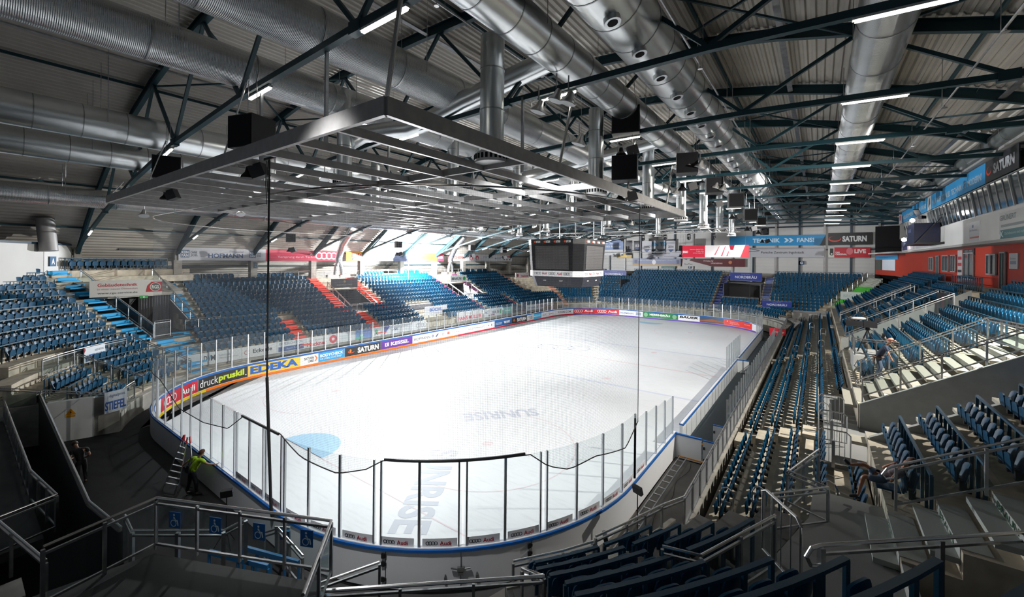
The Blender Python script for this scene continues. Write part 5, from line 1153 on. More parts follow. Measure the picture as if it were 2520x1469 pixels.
# benches and rails below the platform
for i, (a, b) in enumerate((((7.61, -33.39), (9.43, -32.7)), ((8.17, -32.77), (9.91, -32.16)), ((9.9, -33.0), (11.6, -32.3)))):
    root = thing('low_blue_rail', f'light blue low row rail below the wheelchair platform, {on[i]} from the left', 'row rail', (*a, .6), 'low blue rails'); m_ = mat('light_blue_rail', (.015, .12, .27), .4)
    mb = MB(); mb.beam((*a, 1.6), (*b, 1.6), .07, .12); mb.build('top_bar', m_, root)
    for k in range(5): t = k/4; mb = MB(); mb.box((a[0]+(b[0]-a[0])*t, a[1]+(b[1]-a[1])*t, 1.05), (.07, .05, 1.0)); mb.build('post', m_, root)
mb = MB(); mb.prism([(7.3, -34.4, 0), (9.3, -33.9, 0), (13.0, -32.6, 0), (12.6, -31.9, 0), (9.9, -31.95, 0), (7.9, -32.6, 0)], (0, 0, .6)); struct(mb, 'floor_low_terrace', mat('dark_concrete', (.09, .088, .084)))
railing('bright steel ramp rail in front of the black floor', [(6.4, -34.85, 1.8), (7.24, -34.88, 1.75), (9.0, -33.55, 1.75), (9.1, -33.1, 1.85)], 1.05, glass=False, spacing=1.0, bottom=0, pw=.08)
root = thing('leaning_board', 'white advertising board leaning on the small steps by the boards', 'board', (7.6, -31.7, 0))
mb = MB(); mb.prism([(7.2, -31.5, .3), (7.6, -31.3, .3), (8.1, -31.5, 1.5), (7.7, -31.75, 1.5)], (.02, -.03, 0)); mb.build('board_sheet', WHITE, root)
mb = MB(); mb.prism([(7.62, -31.58, 1.0), (7.95, -31.42, 1.0), (8.1, -31.5, 1.38), (7.75, -31.68, 1.38)], (.01, -.045, 0)); mb.build('blue_stripe', ink('4090C0'), root)
railing('small steel handrails of the steps by the boards', [(6.9, -31.7, .0), (7.9, -31.75, .55), (9.6, -31.9, .55)], .95, glass=False, spacing=.9)
# near left: black walled ramp and rails
mb = MB(); mb.prism([(-22, -60, -.1), (9, -60, -.1), (13, -31.3, -.1), (-6, -31.0, -.1), (-15.2, -29, -.1), (-15.2, -22, -.1), (-22, -22, -.1)], (0, 0, .1)); struct(mb, 'floor_service_area', BLACKF)
mb = MB(); mb.prism([(-17, -27, 0), (-9.4, -30.0, 0), (-9.3, -31.2, 0), (-15.3, -22.0, 0), (-17, -22, 0)], (0, 0, .012)); struct(mb, 'floor_grey_strip', mat('grey_strip', (.13, .125, .12), .8, noise=.3, nscale=.7))
mb = MB()
W = [(-15.9, -34.55), (4.05, -35.15), (6.3, -34.9)]
for a, b in zip(W, W[1:]): wallseg(mb, a, b, 0, 2.42, .12)
struct(mb, 'wall_black_ramp', mat('black_wall', (.012, .012, .013), .5))
railing('dark metal rail on top of the black ramp wall', [(-15.9, -34.55, 2.3), (4.05, -35.15, 2.3), (6.3, -34.9, 2.3)], .22, glass=False, posts=False, mid=True, bottom=0, hr=.03, m=GRIDM)
railing('steel railing with pale bars at the far left bottom', [(-13.4, -35.86, 1.5), (.21, -35.93, 1.5), (2.9, -35.65, 1.5), (3.3, -36.9, 1.5)], 1.05, glass=True, spacing=1.0, m=STEEL, pw=.07)
mb = MB(); mb.prism([(-15, -39, 1.2), (-15, -35.9, 1.2), (3.0, -35.9, 1.2), (3.2, -39, 1.2)], (0, 0, .25)); struct(mb, 'floor_ramp_platform', DARKF)
railing('bright steel rail running level at the left edge', [(3.3, -37.0, 1.9), (7.4, -36.3, 1.9)], 1.05, glass=False, spacing=2.0, bottom=0, hr=.03)
mb = MB(); mb.b2((6.8, -37.5, 0), (7.6, -36.6, 2.5)); struct(mb, 'wall_block_bottom_left', CONC)
# rails of the near left corner stand
def arcpts(a0, a1, r, z, n=4): return [NL.p(a0+(a1-a0)*i/n, r, z) for i in range(n+1)]
railing('steel rail with glass curving behind the WITTMANN sign', arcpts(239, 213, 3.9, 2.75, 5), 1.0, spacing=1.0, m=STEEL)
railing('steel rail round the small railed block, front side', [NL.p(250, 4.4, 2.0), NL.p(250.5, .2, 1.05)], 1.0, glass=True, spacing=1.4)
railing('steel rail above the STIEFEL sign', arcpts(250, 236, .1, 1.05, 2), 1.0, glass=True, spacing=1.2)
railing('steel rail sloping down beside the corner seats to the glass', [NL.p(229.5, 3.6, 2.6), NL.p(229.5, .2, 1.1)], 1.0, glass=True, spacing=1.0)
railing('steel rail with glass sloping down to the curved rink glass', [NL.p(211, 3.8, 2.8), NL.p(206, .3, 1.1)], 1.0, glass=True, spacing=1.0)
for a, lab in ((203.4, 'left'), (190.3, 'right')):
    railing(f'sloping steel handrail with glass on the {lab} side of the corner portal', [NL.p(a, 4.4, 3.4), NL.p(a, 11.8, 7.4)], 1.0, glass=True, spacing=1.3)
railing('pale steel gate rails in front of the corner portal', [NL.p(202.5, 4.6, 3.3), NL.p(198, 4.6, 3.3)], 1.25, glass=True, spacing=.8)
railing('steel rails at the foot of the upper light blue steps', [(-21.7, -25.7, 3.3), (-21.7, -23.2, 3.3), (-22.6, -22.8, 3.6)], .95, glass=True, spacing=.9)
for y, lab in ((-10.5, 'left of the first portal'), (-6.95, 'right of the first portal'), (8.25, 'left of the second portal'), (12.55, 'right of the second portal')):
    railing('thin steel handrail sloping '+lab, [(-21.7, y, 3.3), (-26.5, y, 5.7)], .95, glass=False, spacing=1.4)
for y0, y1, lab in ((-10.4, -7, 'first'), (8.3, 12.5, 'second')): railing(f'pale steel rail in front of the {lab} left portal', [(-21.6, y0, 3.3), (-21.6, y1, 3.3)], 1.0, glass=False, spacing=.7)
railing('thin steel rail along the top of the left stand', [(-28.9, -23.9, 6.95), (-28.9, 24, 6.95)], .95, glass=False, spacing=1.6, m=GRIDM)
for x0, x1, lab in ((-15, -9.8, 'left'), (8.2, 13.2, 'right')): railing(f'pale steel rail before the {lab} portal of the far stand', [(x0, 37.0, 2.95), (x1, 37.0, 2.95)], 1.0, glass=True, spacing=.9)
railing('steel rail beside the green steps', railing_later, 1.0, glass=True, spacing=1.5)
railing('pale rails on the raised floor right of the green steps', [(22.2, 36.3, 2.6), (26, 36.3, 2.6), (28, 34, 2.6)], 1.0, glass=False, spacing=.8)
# front banners of the left stand
def sb(name, y0, y1, bg, els, label, z0=1.16, z1=2.1, x=-17.26):
    return sign(name, label, 'banner', flat((x, y0, z0), (0, 1, 0)), y1-y0-.02, z1-z0, bg, els)
def dvm(o, w, c='283038'): return [('t', 'D', o, .3, o+w*.3, .75, .03, 0, c), ('t', 'V', o+w*.3, .3, o+w*.62, .75, .03, 0, '5090B8'), ('t', 'M', o+w*.6, .3, o+w, .75, .03, 0, c)]
sb('dvm_banner', -28.1, -25.87, 'C6CACE', dvm(.1, .5), 'white banner with VM lettering behind the near left glass')
sb('dvm_banner', -25.87, -23.13, 'D2D4D6', dvm(.04, .28)+[('t', 'DEUTSCHE', .42, .55, .7, .68, 0, 0, '909498'), ('t', 'VERMÖGENSBERATUNG', .42, .34, .9, .46, 0, 0, '909498')], 'white banner reading DVM in front of the left stand')
sb('eckerle_banner', -23.13, -20.4, 'D6D6D6', [('o', .12, .5, .18, .04, 'A83848'), ('t', 'Eckerle', .3, .36, .86, .72, .02, 0, '282830')], 'white banner reading Eckerle')
sb('blue_white_banner', -20.4, -17.82, 'D0D2D6', [('t', 'BUERO+TOL', .08, .66, .9, .9, .01, 0, '808890'), ('r', .05, .06, .92, .5, '345088'), ('t', 'Appel Events', .3, .16, .8, .38, 0, .2, 'A0B0D0')], 'banner half white, half blue in front of the left stand')
sb('hackner_banner', -17.82, -14.5, 'D8D6D6', [('t', 'Hackner', .02, .1, .6, .5, .03, 0, 'C03040'), ('t', 'BACKHAUS', .08, .62, .58, .78, 0, 0, 'A0A0A8'), ('e', .8, .5, .42, .42, 'D03040'), ('e', .8, .5, .16, .16, 'E8D8D8')], 'white banner reading Hackner with red round emblem')
sb('plain_banner', -14.5, -12.72, 'D4D6D8', [('r', .1, .3, .5, .7, 'C8CCD0')], 'plain white banner right of the Hackner banner')
sb('violet_banner', -12.72, -10.8, '6088C0', [('r', 0, 0, .5, .3, '50A890'), ('r', .5, .3, 1, 1, '5878B8'), ('e', .35, .4, .16, .16, 'A0E0B8'), ('t', 'VOLKSBANK', .3, .6, .92, .76, 0, 0, 'C0D0E8')], 'violet and green banner in front of the left stand')
sb('green_logo_banner', -10.8, -9.27, 'D8DCDC', [('e', .35, .6, .2, .2, '40A878'), ('t', 'IFG', .2, .15, .5, .4, .01, 0, '405058')], 'white banner with small green emblem')
sb('avl_banner', -9.27, -7.3, 'D4D6DA', [('p', [(0, 1), (.4, 1), (0, 0)], '3A4890'), ('t', 'AVL', .5, .35, .95, .65, .03, .2, '303860')], 'white banner reading AVL with blue corner')
sb('rings_banner', -7.3, -3.2, 'D6D6D8', [('t', 'Audi Zentrum', .05, .55, .5, .7, 0, 0, 'B0B0B4'), ('t', 'Ingolstadt', .05, .3, .4, .45, 0, 0, 'B0B0B4')]+rings4(.8, .5, .55, 4.1, .94, 'A0A0A4'), 'white banner with pale grey rings')
sb('hans_banner', 2.0, 7.2, 'DCD8D8', [('t', 'HANS MÜLLER', .04, .1, .95, .6, .03, 0, 'D04858')], 'white banner with large red lettering behind the glass', z0=1.3, z1=2.5)
sb('braun_banner', 7.4, 11.8, 'D8DADC', [('t', 'VHC', .04, .4, .22, .7, .02, 0, '405070'), ('t', 'BRAUN', .45, .3, .8, .7, .02, 0, '404848'), ('e', .9, .5, .25, .3, '50A870')], 'white banner reading BRAUN with green dot', z0=1.3, z1=2.4)
sb('green_banner', 11.9, 14.2, '80B8B0', [('r', .2, .4, .8, .6, 'B8E0D8')], 'pale green banner in front of the left stand', z0=1.3, z1=2.3)
sb('dark_banner', 14.3, 18.1, '404850', [('t', 'ingolstadt', .15, .3, .85, .6, 0, 0, '9098A0')], 'dark grey banner in front of the left stand', z0=1.3, z1=2.3)
sb('stiefel_banner', 18.2, 25.8, 'CCCED2', [('t', '=== STIEFEL', .05, .3, .9, .7, .02, 0, '505870')], 'long white banner reading STIEFEL at the far left', z0=1.2, z1=2.1)
# ------------------------------------------------------------------ scoreboard
sbd = thing('scoreboard', 'large black video cube with Audi band hanging over centre ice', 'scoreboard', (0, 0, 6.9))
def cube_part(mb, h0, h1, z0, z1, ch=.75):
    P0 = [(-h0+ch, -h0), (h0-ch, -h0), (h0, -h0+ch), (h0, h0-ch), (h0-ch, h0), (-h0+ch, h0), (-h0, h0-ch), (-h0, -h0+ch)]
    P1 = [(x*h1/h0, y*h1/h0) for x, y in P0]
    vs = [(x, y, z0) for x, y in P0]+[(x, y, z1) for x, y in P1]
    mb.add(vs, [tuple(range(8))[::-1], tuple(range(8, 16))]+[(i, (i+1) % 8, 8+(i+1) % 8, 8+i) for i in range(8)])
mb = MB(); cube_part(mb, 2.95, 3.1, 8.45, 11.0); mb.build('screen_housing', BLK, sbd)
mb = MB(); cube_part(mb, 3.12, 3.14, 11.0, 11.5, .8); mb.build('top_band', ink('121214'), sbd)
mb = MB(); cube_part(mb, 2.98, 2.98, 7.9, 8.45); mb.build('advert_band', ink('D8D8DA'), sbd)
mb = MB(); cube_part(mb, 2.6, 2.9, 6.9, 7.9); mb.build('score_panel', ink('1A1C26'), sbd)
for (U, D) in (((1, 0, 0), (0, -1, 0)), ((0, 1, 0), (1, 0, 0)), ((-1, 0, 0), (0, 1, 0)), ((0, -1, 0), (-1, 0, 0))):
    U = Vector(U); D = Vector(D)
    mb = MB(); a = D*2.99-U*1.85+Z*8.6; b = D*2.99+U*1.85+Z*8.6; c = D*3.115+U*1.85+Z*10.85; d = D*3.115-U*1.85+Z*10.85; mb.quad(a, b, c, d); mb.build('screen', mat('led_screen', (.055, .052, .052), .45), sbd)
    mb = MB(); f = flat(D*2.985-U*2.2+Z*7.9, U, N=D); 
    for i in range(4): ring_to(mb, .35+.17*i, .275, .12, .025, lambda x, y: f(x, y, .006)); ring_to(mb, 1.95+.17*i, .275, .12, .025, lambda x, y: f(x, y, .006)); ring_to(mb, 3.55+.17*i, .275, .12, .025, lambda x, y: f(x, y, .006))
    mb.build('ring_emblem', ink('202024'), sbd)
    mb = MB(); text_to(mb, 'Audi', 1.1, .17, 1.65, .4, lambda x, y: f(x, y, .006), .02); text_to(mb, 'Audi', 2.75, .17, 3.3, .4, lambda x, y: f(x, y, .006), .02); mb.build('lettering', ink('A81830'), sbd)
    mb = MB(); f2 = flat(D*3.145-U*2.3+Z*11.0, U, N=D)
    for i in range(4): text_to(mb, 'SATURN', .55+1.12*i, .14, 1.05+1.12*i, .36, lambda x, y: f2(x, y, .006), .04)
    mb.build('lettering', ink('E0E0E0'), sbd)
    mb = MB()
    for i in range(4): mb.add([f2(.42+1.12*i+.1*cos(t*.785)*1, .25+.1*sin(t*.785), .005) for t in range(8)], [tuple(range(8))])
    mb.build('emblem', ink('E05020'), sbd)
    mb = MB(); f3 = flat(D*2.78-U*2.0+Z*7.45, U, N=D); text_to(mb, 'HOME', .9, 0, 1.25, .1, lambda x, y: f3(x, y, .02), .03); text_to(mb, 'GUEST', 2.7, 0, 3.1, .1, lambda x, y: f3(x, y, .02), .03); mb.build('lettering', ink('D8D8D8'), sbd)
for sx in (-2, 2):
    for sy in (-2, 2): mb = MB(); mb.tube([(sx, sy, 11.5), (sx, sy, 15.8)], .05, 6); mb.build('hanger_pole', STAIN, sbd)
# ------------------------------------------------------------------ press box and red boxes on the right
mb = MB(); mb.b2((28.8, -20, 10.85), (40, 31.2, 12.5)); struct(mb, 'wall_press_box_front', WHITEW)
mb = MB(); mb.b2((28.3, -20, 15.5), (40, 31.2, 15.7)); mb.b2((28.6, 31.0, 12.4), (40, 31.2, 15.6)); struct(mb, 'wall_press_box_top', mat('box_roof', (.3, .3, .29), .7))
mb = MB(); mb.b2((28.75, -20, 10.7), (40, 31.2, 10.86)); struct(mb, 'ceiling_box_soffit', mat('soffit', (.35, .35, .34), .7))
ys = [8.6+3.37*k for k in range(-9, 7)]
for k in range(len(ys)-1):
    y0, y1 = ys[k], min(ys[k+1], 31)
    blind = k in (12, 13) or k == 11
    m_ = MB(); m_.add([(28.88, y0, 12.5), (28.88, y1, 12.5), (28.62, y1, 14.15), (28.62, y0, 14.15)], [(0, 1, 2, 3)])
    wdw = m_.build(f'window_{k+1}', mat('blind', (.42, .41, .38), .6) if blind else DARKGL, kind='structure')
    fr_ = MB()
    fr_.beam((28.86, y0, 12.5), (28.6, y0, 14.15), .12, .10)
    for t in (1/3, 2/3): yy = y0+(y1-y0)*t; fr_.beam((28.87, yy, 12.5), (28.61, yy, 14.15), .05, .05)
    fr_.beam((28.86, y0, 12.52), (28.86, y1, 12.52), .08, .06); fr_.beam((28.61, y0, 14.13), (28.61, y1, 14.13), .08, .06)
    fr_.build('window_frame', mat('frame_grey', (.36, .37, .38), .4), wdw)
def vb(name, ya, yb, z0, z1, bg, els, label, x=28.52):
    return sign(name, label, 'banner', flat((x, ya, z0), (0, -1, 0)), ya-yb-.02, z1-z0, bg, els)
vb('saturn_banner', -1.5, -6.6, 14.2, 15.42, '26282C', [('e', .12, .5, .34, .2, 'D04028'), ('e', .13, .54, .28, .15, '26282C'), ('t', 'SATURN', .28, .26, .9, .74, .05, 0, 'B0B4B8')], 'dark grey banner reading SATURN above the press box windows')
vb('blue_banner', 13.2, -1.5, 14.2, 15.42, '3090C8', [('t', 'NUR WER SO MUSS TECHNIK IST MODERN!', .04, .25, .96, .6, .03, 0, 'A0B8C8')], 'long light blue banner above the press box windows, nearer part')
vb('blue_banner', 29, 14.6, 14.2, 15.42, '3090C8', [('t', 'WILLKOMMEN SATURN FANS', .04, .25, .96, .6, .03, 0, 'B0C8D8')], 'long light blue banner above the press box windows, farther part')
vb('white_logo_banner', 14.6, 13.2, 14.2, 15.42, 'C8CCD0', [('p', [(.2, .2), (.8, .4), (.7, .9), (.3, .7)], '606870')], 'small white banner with dark emblem between the blue ones')
vb('red_logo_banner', 31.2, 29, 14.2, 15.42, 'C0B0B0', [('r', .2, .3, .8, .8, 'A06070')], 'small pale banner at the far end of the press box')
vb('gruenert_banner', -2.8, -9, 11.15, 12.3, 'B8BAB8', [('t', 'GRÜNERT', .02, .62, .4, .92, .02, 0, '60686C'), ('r', .05, .3, .6, .42, '788080'), ('t', 'ZIMMEREI', .6, .4, .98, .7, .03, 0, '60686C')], 'grey sign reading GRÜNERT on the white front', x=28.78)
vb('k_banner', -3.0, -9, 10.88, 11.35, '3A6870', [('t', 'K', .01, .15, .09, .85, .03, 0, 'C0D8D8'), ('t', 'Dachdeckerei und mehr www.gruenert.de', .12, .3, .95, .7, 0, 0, 'A8C0C0')], 'teal sign with letter K under the GRÜNERT sign', x=28.77)
vb('logo_panel', 3.0, .7, 11.0, 12.2, 'C4C6C8', [('r', .3, .7, .45, .85, '405080'), ('r', .1, .12, .95, .2, 'C06048'), ('t', 'Ihr Partner', .1, .5, .8, .62, 0, 0, '8088A0')], 'pale panel with blue square and orange stripe', x=28.78)
vb('flag_f', 30.5, 27, 11.0, 12.4, '24386C', [('t', 'F', .3, .3, .7, .75, .03, 0, 'C0C8D8')], 'small dark blue panel with letter F at the far end', x=28.75)
vb('pattern_panel', 27, 23, 11.0, 12.4, 'D0C8CC', [('p', [(.2, .1), (.5, .9), (.3, .9)], 'C05070'), ('p', [(.5, .1), (.8, .9), (.6, .9)], '806090')], 'white panel with pink pattern at the far end', x=28.75)
vb('h_panel', 22, 13, 11.0, 12.1, 'BCBCC4', [('t', 'H', .75, .2, .9, .7, .03, 0, '485058')], 'grey panel with dark letter left of the navy camera box', x=28.77)
# navy camera cage
r = thing('camera_cage', 'navy box platform with lamps hanging on the press box front', 'camera platform', (28.1, 13.2, 11.1))
mb = MB(); mb.b2((27.2, 11.2, 11.2), (28.75, 14.6, 12.9)); mb.build('cage_body', ink('1A2246'), r)
mb = MB(); mb.b2((27.1, 9.8, 11.05), (28.8, 14.7, 11.2)); mb.beam((27.1, 9.8, 11.1), (28.6, 9.8, 13.2), .06, .06); mb.build('cage_frame', BLKM, r)
mb = MB(); text_to(mb, 'ALLIANZ', 0, 0, 1.4, .3, flat((27.19, 14.0, 12.2), (0, -1, 0)), .02); mb.build('lettering', ink('8090C0'), r)
mb = MB(); mb.frame((27.9, 12.7, 13.5), Vector((.7, .7, 0)), Vector((-.7, .7, 0)), Z, (.5, .3, .25)); mb.beam((27.6, 12.2, 13.7), (27.2, 10.6, 14.0), .35, .06); mb.beam((27.9, 12.6, 13.6), (28.1, 14.4, 13.5), .3, .06); mb.build('barn_door_lamp', BLK, r)
mb = MB(); mb.lathe((27.2, 12.1, 13.2), [(.05, -.16), (.15, -.1), (.17, 0), (.15, .1), (.05, .16)], 12); mb.build('lamp_lens', LENSS, r)
mb = MB(); mb.lathe((27.8, 15.0, 12.7), [(.04, -.13), (.12, -.1), (.13, 0), (.12, .1), (.04, .13)], 10); mb.build('lamp_lens', LENSS, r)
r = thing('flood_light', 'bright white lamp at the far end of the press box', 'floodlight', (28.3, 25, 11.8)); mb = MB(); mb.lathe((28.3, 25.5, 12.1), [(.05, -.2), (.2, -.12), (.22, 0), (.2, .12), (.05, .2)], 12); mb.build('lamp_lens', LENSS, r)
# red hospitality boxes
seg_ = [(30.2, -14.0), (30.2, 28), (27.5, 44)]
mb = MB()
for a, b in zip(seg_, seg_[1:]): wallseg(mb, a, b, 7.8, 10.72, .1)
struct(mb, 'wall_red_boxes', REDP)
k = 20
for (y, wd, z0, z1, typ) in [(-9.5, 3.0, 8.7, 10.1, 'w'), (-6.0, 2.4, 8.7, 10.1, 'w'), (-4.2, .9, 7.9, 10.2, 'd'), (-2.7, 1.5, 8.7, 10.1, 'w'), (2.1, .9, 7.9, 10.2, 'd'), (4.3, 1.9, 8.8, 10.1, 'w'), (9.6, 2.6, 8.3, 10.3, 'w'), (14.2, 1.6, 8.8, 10.2, 'w'), (17.0, 2.2, 8.8, 10.2, 'w'), (20.2, 1.2, 7.9, 10.2, 'd'), (23, 2, 8.8, 10.1, 'w')]:
    mb = MB(); mb.b2((30.08, y-wd/2, z0), (30.14, y+wd/2, z1)); o = mb.build(f'{"window" if typ == "w" else "door"}_{k}', DARKGL if typ == 'w' else mat('door_green', (.03, .07, .06), .4), kind='structure'); k += 1
    mb = MB()
    for (a, b, c, d) in ((y-wd/2-.05, z0-.05, y+wd/2+.05, z0+.03), (y-wd/2-.05, z1-.03, y+wd/2+.05, z1+.05), (y-wd/2-.05, z0, y-wd/2+.03, z1), (y+wd/2-.03, z0, y+wd/2+.05, z1), (y-.02, z0, y+.02, z1)): mb.b2((30.03, a, b), (30.12, c, d))
    mb.build('frame', mat('frame_grey', (.3, .3, .3)), o)
vb('adecco_sign', -1.6, -7.4, 10.22, 10.66, 'A82838', [('t', 'Adecco', .02+.2*i, .25, .16+.2*i, .75, .01, 0, 'E0C0C0') for i in range(5)], 'dark red sign repeating Adecco over the red boxes', x=30.1)
vb('white_notice', 1.1, -.3, 9.2, 10.15, 'C8CACC', [('r', .15, .3, .85, .5, '8090A0'), ('t', 'Business', .15, .6, .8, .72, 0, 0, '607080')], 'white notice board on the red wall', x=30.1)
vb('notice_column', 12.9, 11.5, 8.0, 10.6, 'C0B8B8', [('r', .1, .7, .9, .8, 'B03040'), ('r', .1, .5, .9, .6, 'B84048'), ('r', .1, .3, .9, .38, '303030'), ('r', .1, .1, .9, .2, '485060')], 'tall narrow notice column on the red wall', x=30.1)
vb('rings_sign', 11.2, 8.2, 10.15, 10.66, '34343A', [('o', .2+.07*i, .5, .28, .08, 'A0A0A4') for i in range(4)]+[('o', .6+.07*i, .5, .28, .08, 'A0A0A4') for i in range(4)], 'dark sign with rings over a box door', x=30.1)
d = (Vector((27.5, 44, 0))-Vector((30.2, 28, 0))).normalized()
def fs_(name, t0, t1, z0, z1, bg, label, els=()):
    A = Vector((27.5, 44, z0))-d*t0+Vector((-.12, -.02, 0)); return sign(name, label, 'sign', flat(A, -d, N=(-abs(d.y), -abs(d.x)*1.0, 0)), t1-t0, z1-z0, bg, list(els))
fs_('blue_sign', .2, 9, 9.95, 10.6, '3898CC', 'light blue sign over the far red box', [('t', 'AUDI BKK', .2, .3, .6, .6, 0, 0, '2070A0')])
fs_('white_window', 3.2, 8, 8.5, 9.95, 'DCE4F0', 'bright white window in the far red box')
fs_('dark_window', .5, 2.6, 8.5, 9.9, '485850', 'dark window in the far red box')
mb = MB(); A_ = Vector((27.5, 44, 0)); B_ = Vector((29.4, 32.5, 0)); mb.beam(A_+Z*10.85+Vector((-.4, 0, 0)), B_+Z*10.85+Vector((-.4, 0, 0)), 1.0, .2); struct(mb, 'trim_red_box_roof', WHITEW)
# vip seats in front of the red boxes come from the row loop above
sign('gelderkids_sign', 'blue banner with web address on the glass above the right portal', 'banner', flat((26.85, -15.3, 5.35), (0, -1, 0)), 4.2, .95, '1E5A98', [('t', 'HEIZUNG+SANITÄR', .2, .55, .8, .8, 0, 0, '80A8C8'), ('t', 'www.goldenkids.de', .1, .2, .9, .48, .02, 0, 'C0D4E4')])
sign('emblem_panel', 'dark panel with red and green emblems at the head of the farther portal', 'banner', flat((27.3, 3.2, 6.0), (0, -1, 0)), 4.1, 1.5, '20262A', [('e', .45, .6, .3, .3, '803040'), ('e', .72, .55, .22, .3, '286040'), ('t', 'element', .4, .06, .8, .2, 0, 0, '60A050')])
sign('cp_sign', 'white banner with green end above the green steps', 'banner', flat((23.2, 37.5, 4.3), (1, -.1, 0)), 3.4, 1.1, 'B8C0BC', [('t', 'BAGO', .1, .3, .5, .7, 0, 0, '90A8A0'), ('e', .66, .5, .3, .3, '608070'), ('r', .82, 0, 1, 1, '50B050')])
sign('red_box_sign', 'small red banner low at the far end of the right stand', 'banner', flat((16.2, 18.2, 1.2), (1, -.1, 0)), 1.6, .8, 'D02838', [('t', 'HOLZUP', .2, .3, .9, .6, .03, 0, 'F0C8C8')])
# ------------------------------------------------------------------ loudspeakers and high bay lamps
HBP = None
def speaker(x, y, z, s, label, rz=.2):
    r = thing('loudspeaker', label, 'loudspeaker', (x, y, z-s/2), 'black loudspeakers under the roof')
    mb = MB(); mb.box((x, y, z), (s, s*.85, s), rz); mb.build('cabinet', mat('speaker_grey', (.03, .03, .032), .6), r)
    mb = MB(); mb.box((x+sin(rz)*s*.435, y-cos(rz)*s*.435, z), (s*.94, .02, s*.94), rz); mb.build('front_grille', BLK, r)
    mb = MB()
    for sx in (-.35, .35): mb.tube([(x+sx*s, y, z+s/2), (x+sx*s*.8, y, z+s/2+1.6)], .012, 4)
    mb.build('hanging_cable', STEEL, r)
    if s > .6:
        mb = MB()
        mb.frame((x+.3, y+.1, z-s*.5-.75), Vector((.8, .5, .3)).normalized(), Vector((-.5, .8, 0)).normalized(), Vector((-.2, -.3, .9)).normalized(), (.5, .3, .45))
        mb.build('horn_cabinet', mat('speaker_grey', (.03, .03, .032)), r)
        mb = MB(); mb.lathe((x-.25, y, z-s*.5-.85), [(.26, -.1), (.24, -.02), (.12, .12), (.08, .3)], 12); mb.build('horn', BLK, r)
    return r
for i, (x, y, z, s) in enumerate(((4.76, -31.3, 13.75, 1.1), (-5.22, -31.1, 13.8, 1.1), (12.96, -17.7, 16.3, 1.3), (12.92, -17.7, 14.0, 1.2), (14.19, -11.0, 15.35, 1.2), (14.43, -4.0, 15.05, 1.15), (14.9, 2.5, 14.7, 1.15), (15.3, 8.5, 14.0, 1.1), (15.6, 15, 13.9, .8), (15.3, 22, 13.2, .8),
     (-21, -17.5, 11.4, .8), (-21, -4.5, 11.2, .8), (-21, 9, 11.2, .8), (-20, 15.5, 11.0, .8), (-19, 28, 11.2, .8), (-14, 30, 11.0, .8), (3.6, 30, 11.5, .8))):
    speaker(x, y, z, s, f'black cube loudspeaker hung under the roof, {on[i] if i < 15 else str(i+1)+"th"} going from the near corner round the hall', .3 if x > 0 else 1.2)
def highbay(x, y, z, label, tilt):
    r = thing('high_bay_lamp', label, 'reflector lamp', (x, y, z), 'round reflector lamps under the roof')
    d = Vector(tilt).normalized(); c = Vector((x, y, z)); mb = MB()
    mb.tube([c-d*.34, c-d*.3, c-d*.12, c+d*.02, c+d*.10], [.07, .11, .15, .27, .30], 16); mb.build('reflector', mat('lamp_alu', (.6, .58, .55), .35, .8), r, auto=40)
    mb = MB(); mb.tube([c+d*.10, c+d*.115], .28, 16); mb.build('lens', mat('lamp_glass', (.75, .77, .78), .12), r)
    mb = MB(); mb.tube([c+Vector((-.3, 0, 0)), c+Vector((-.32, 0, .35)), c+Vector((.32, 0, .35)), c+Vector((.3, 0, 0))], .015, 5); mb.tube([c+Vector((0, 0, .35)), c+Vector((0, 0, .9))], .03, 5); mb.build('bracket', STEEL, r)
HB = [(-12.6, -26, 13.0), (-12.9, -26.6, 13.1), (-16.2, -29.6, 12.3), (-11.5, -25.5, 12.5), (-2.4, -24.6, 14.1), (-1.9, -24.3, 14.0), (3.3, -31.0, 13.0), (12.2, -24.5, 15.1), (12.9, -24.4, 15.4), (13.4, -24.4, 15.2), (13.7, -11.2, 15.2), (14.4, -11.2, 15.3), (15.0, -11.3, 15.1), (14.6, -4.4, 14.9), (15.1, -4.4, 14.7), (-13.4, -11.6, 13.3), (-13.4, -5, 13.2), (-13.2, 2, 13.2), (-13.2, 8.6, 13.2), (-6, 3, 13.4), (15.2, 8.6, 14.3), (-12, 16, 13.2), (3, 10, 13.8), (-2, 22, 13.5), (11.5, -34.3, 15.1), (12.6, -22.0, 14.4), (12.4, -6.5, 14.4)]  # last three fixtures are added to go with fill spots
for i, (x, y, z) in enumerate(HB): highbay(x, y, z, f'round metal reflector lamp near the grid, {on[i] if i < 15 else str(i+1)+"th"} from the near left', (-.3 if x > 0 else .4, -.1, -1))
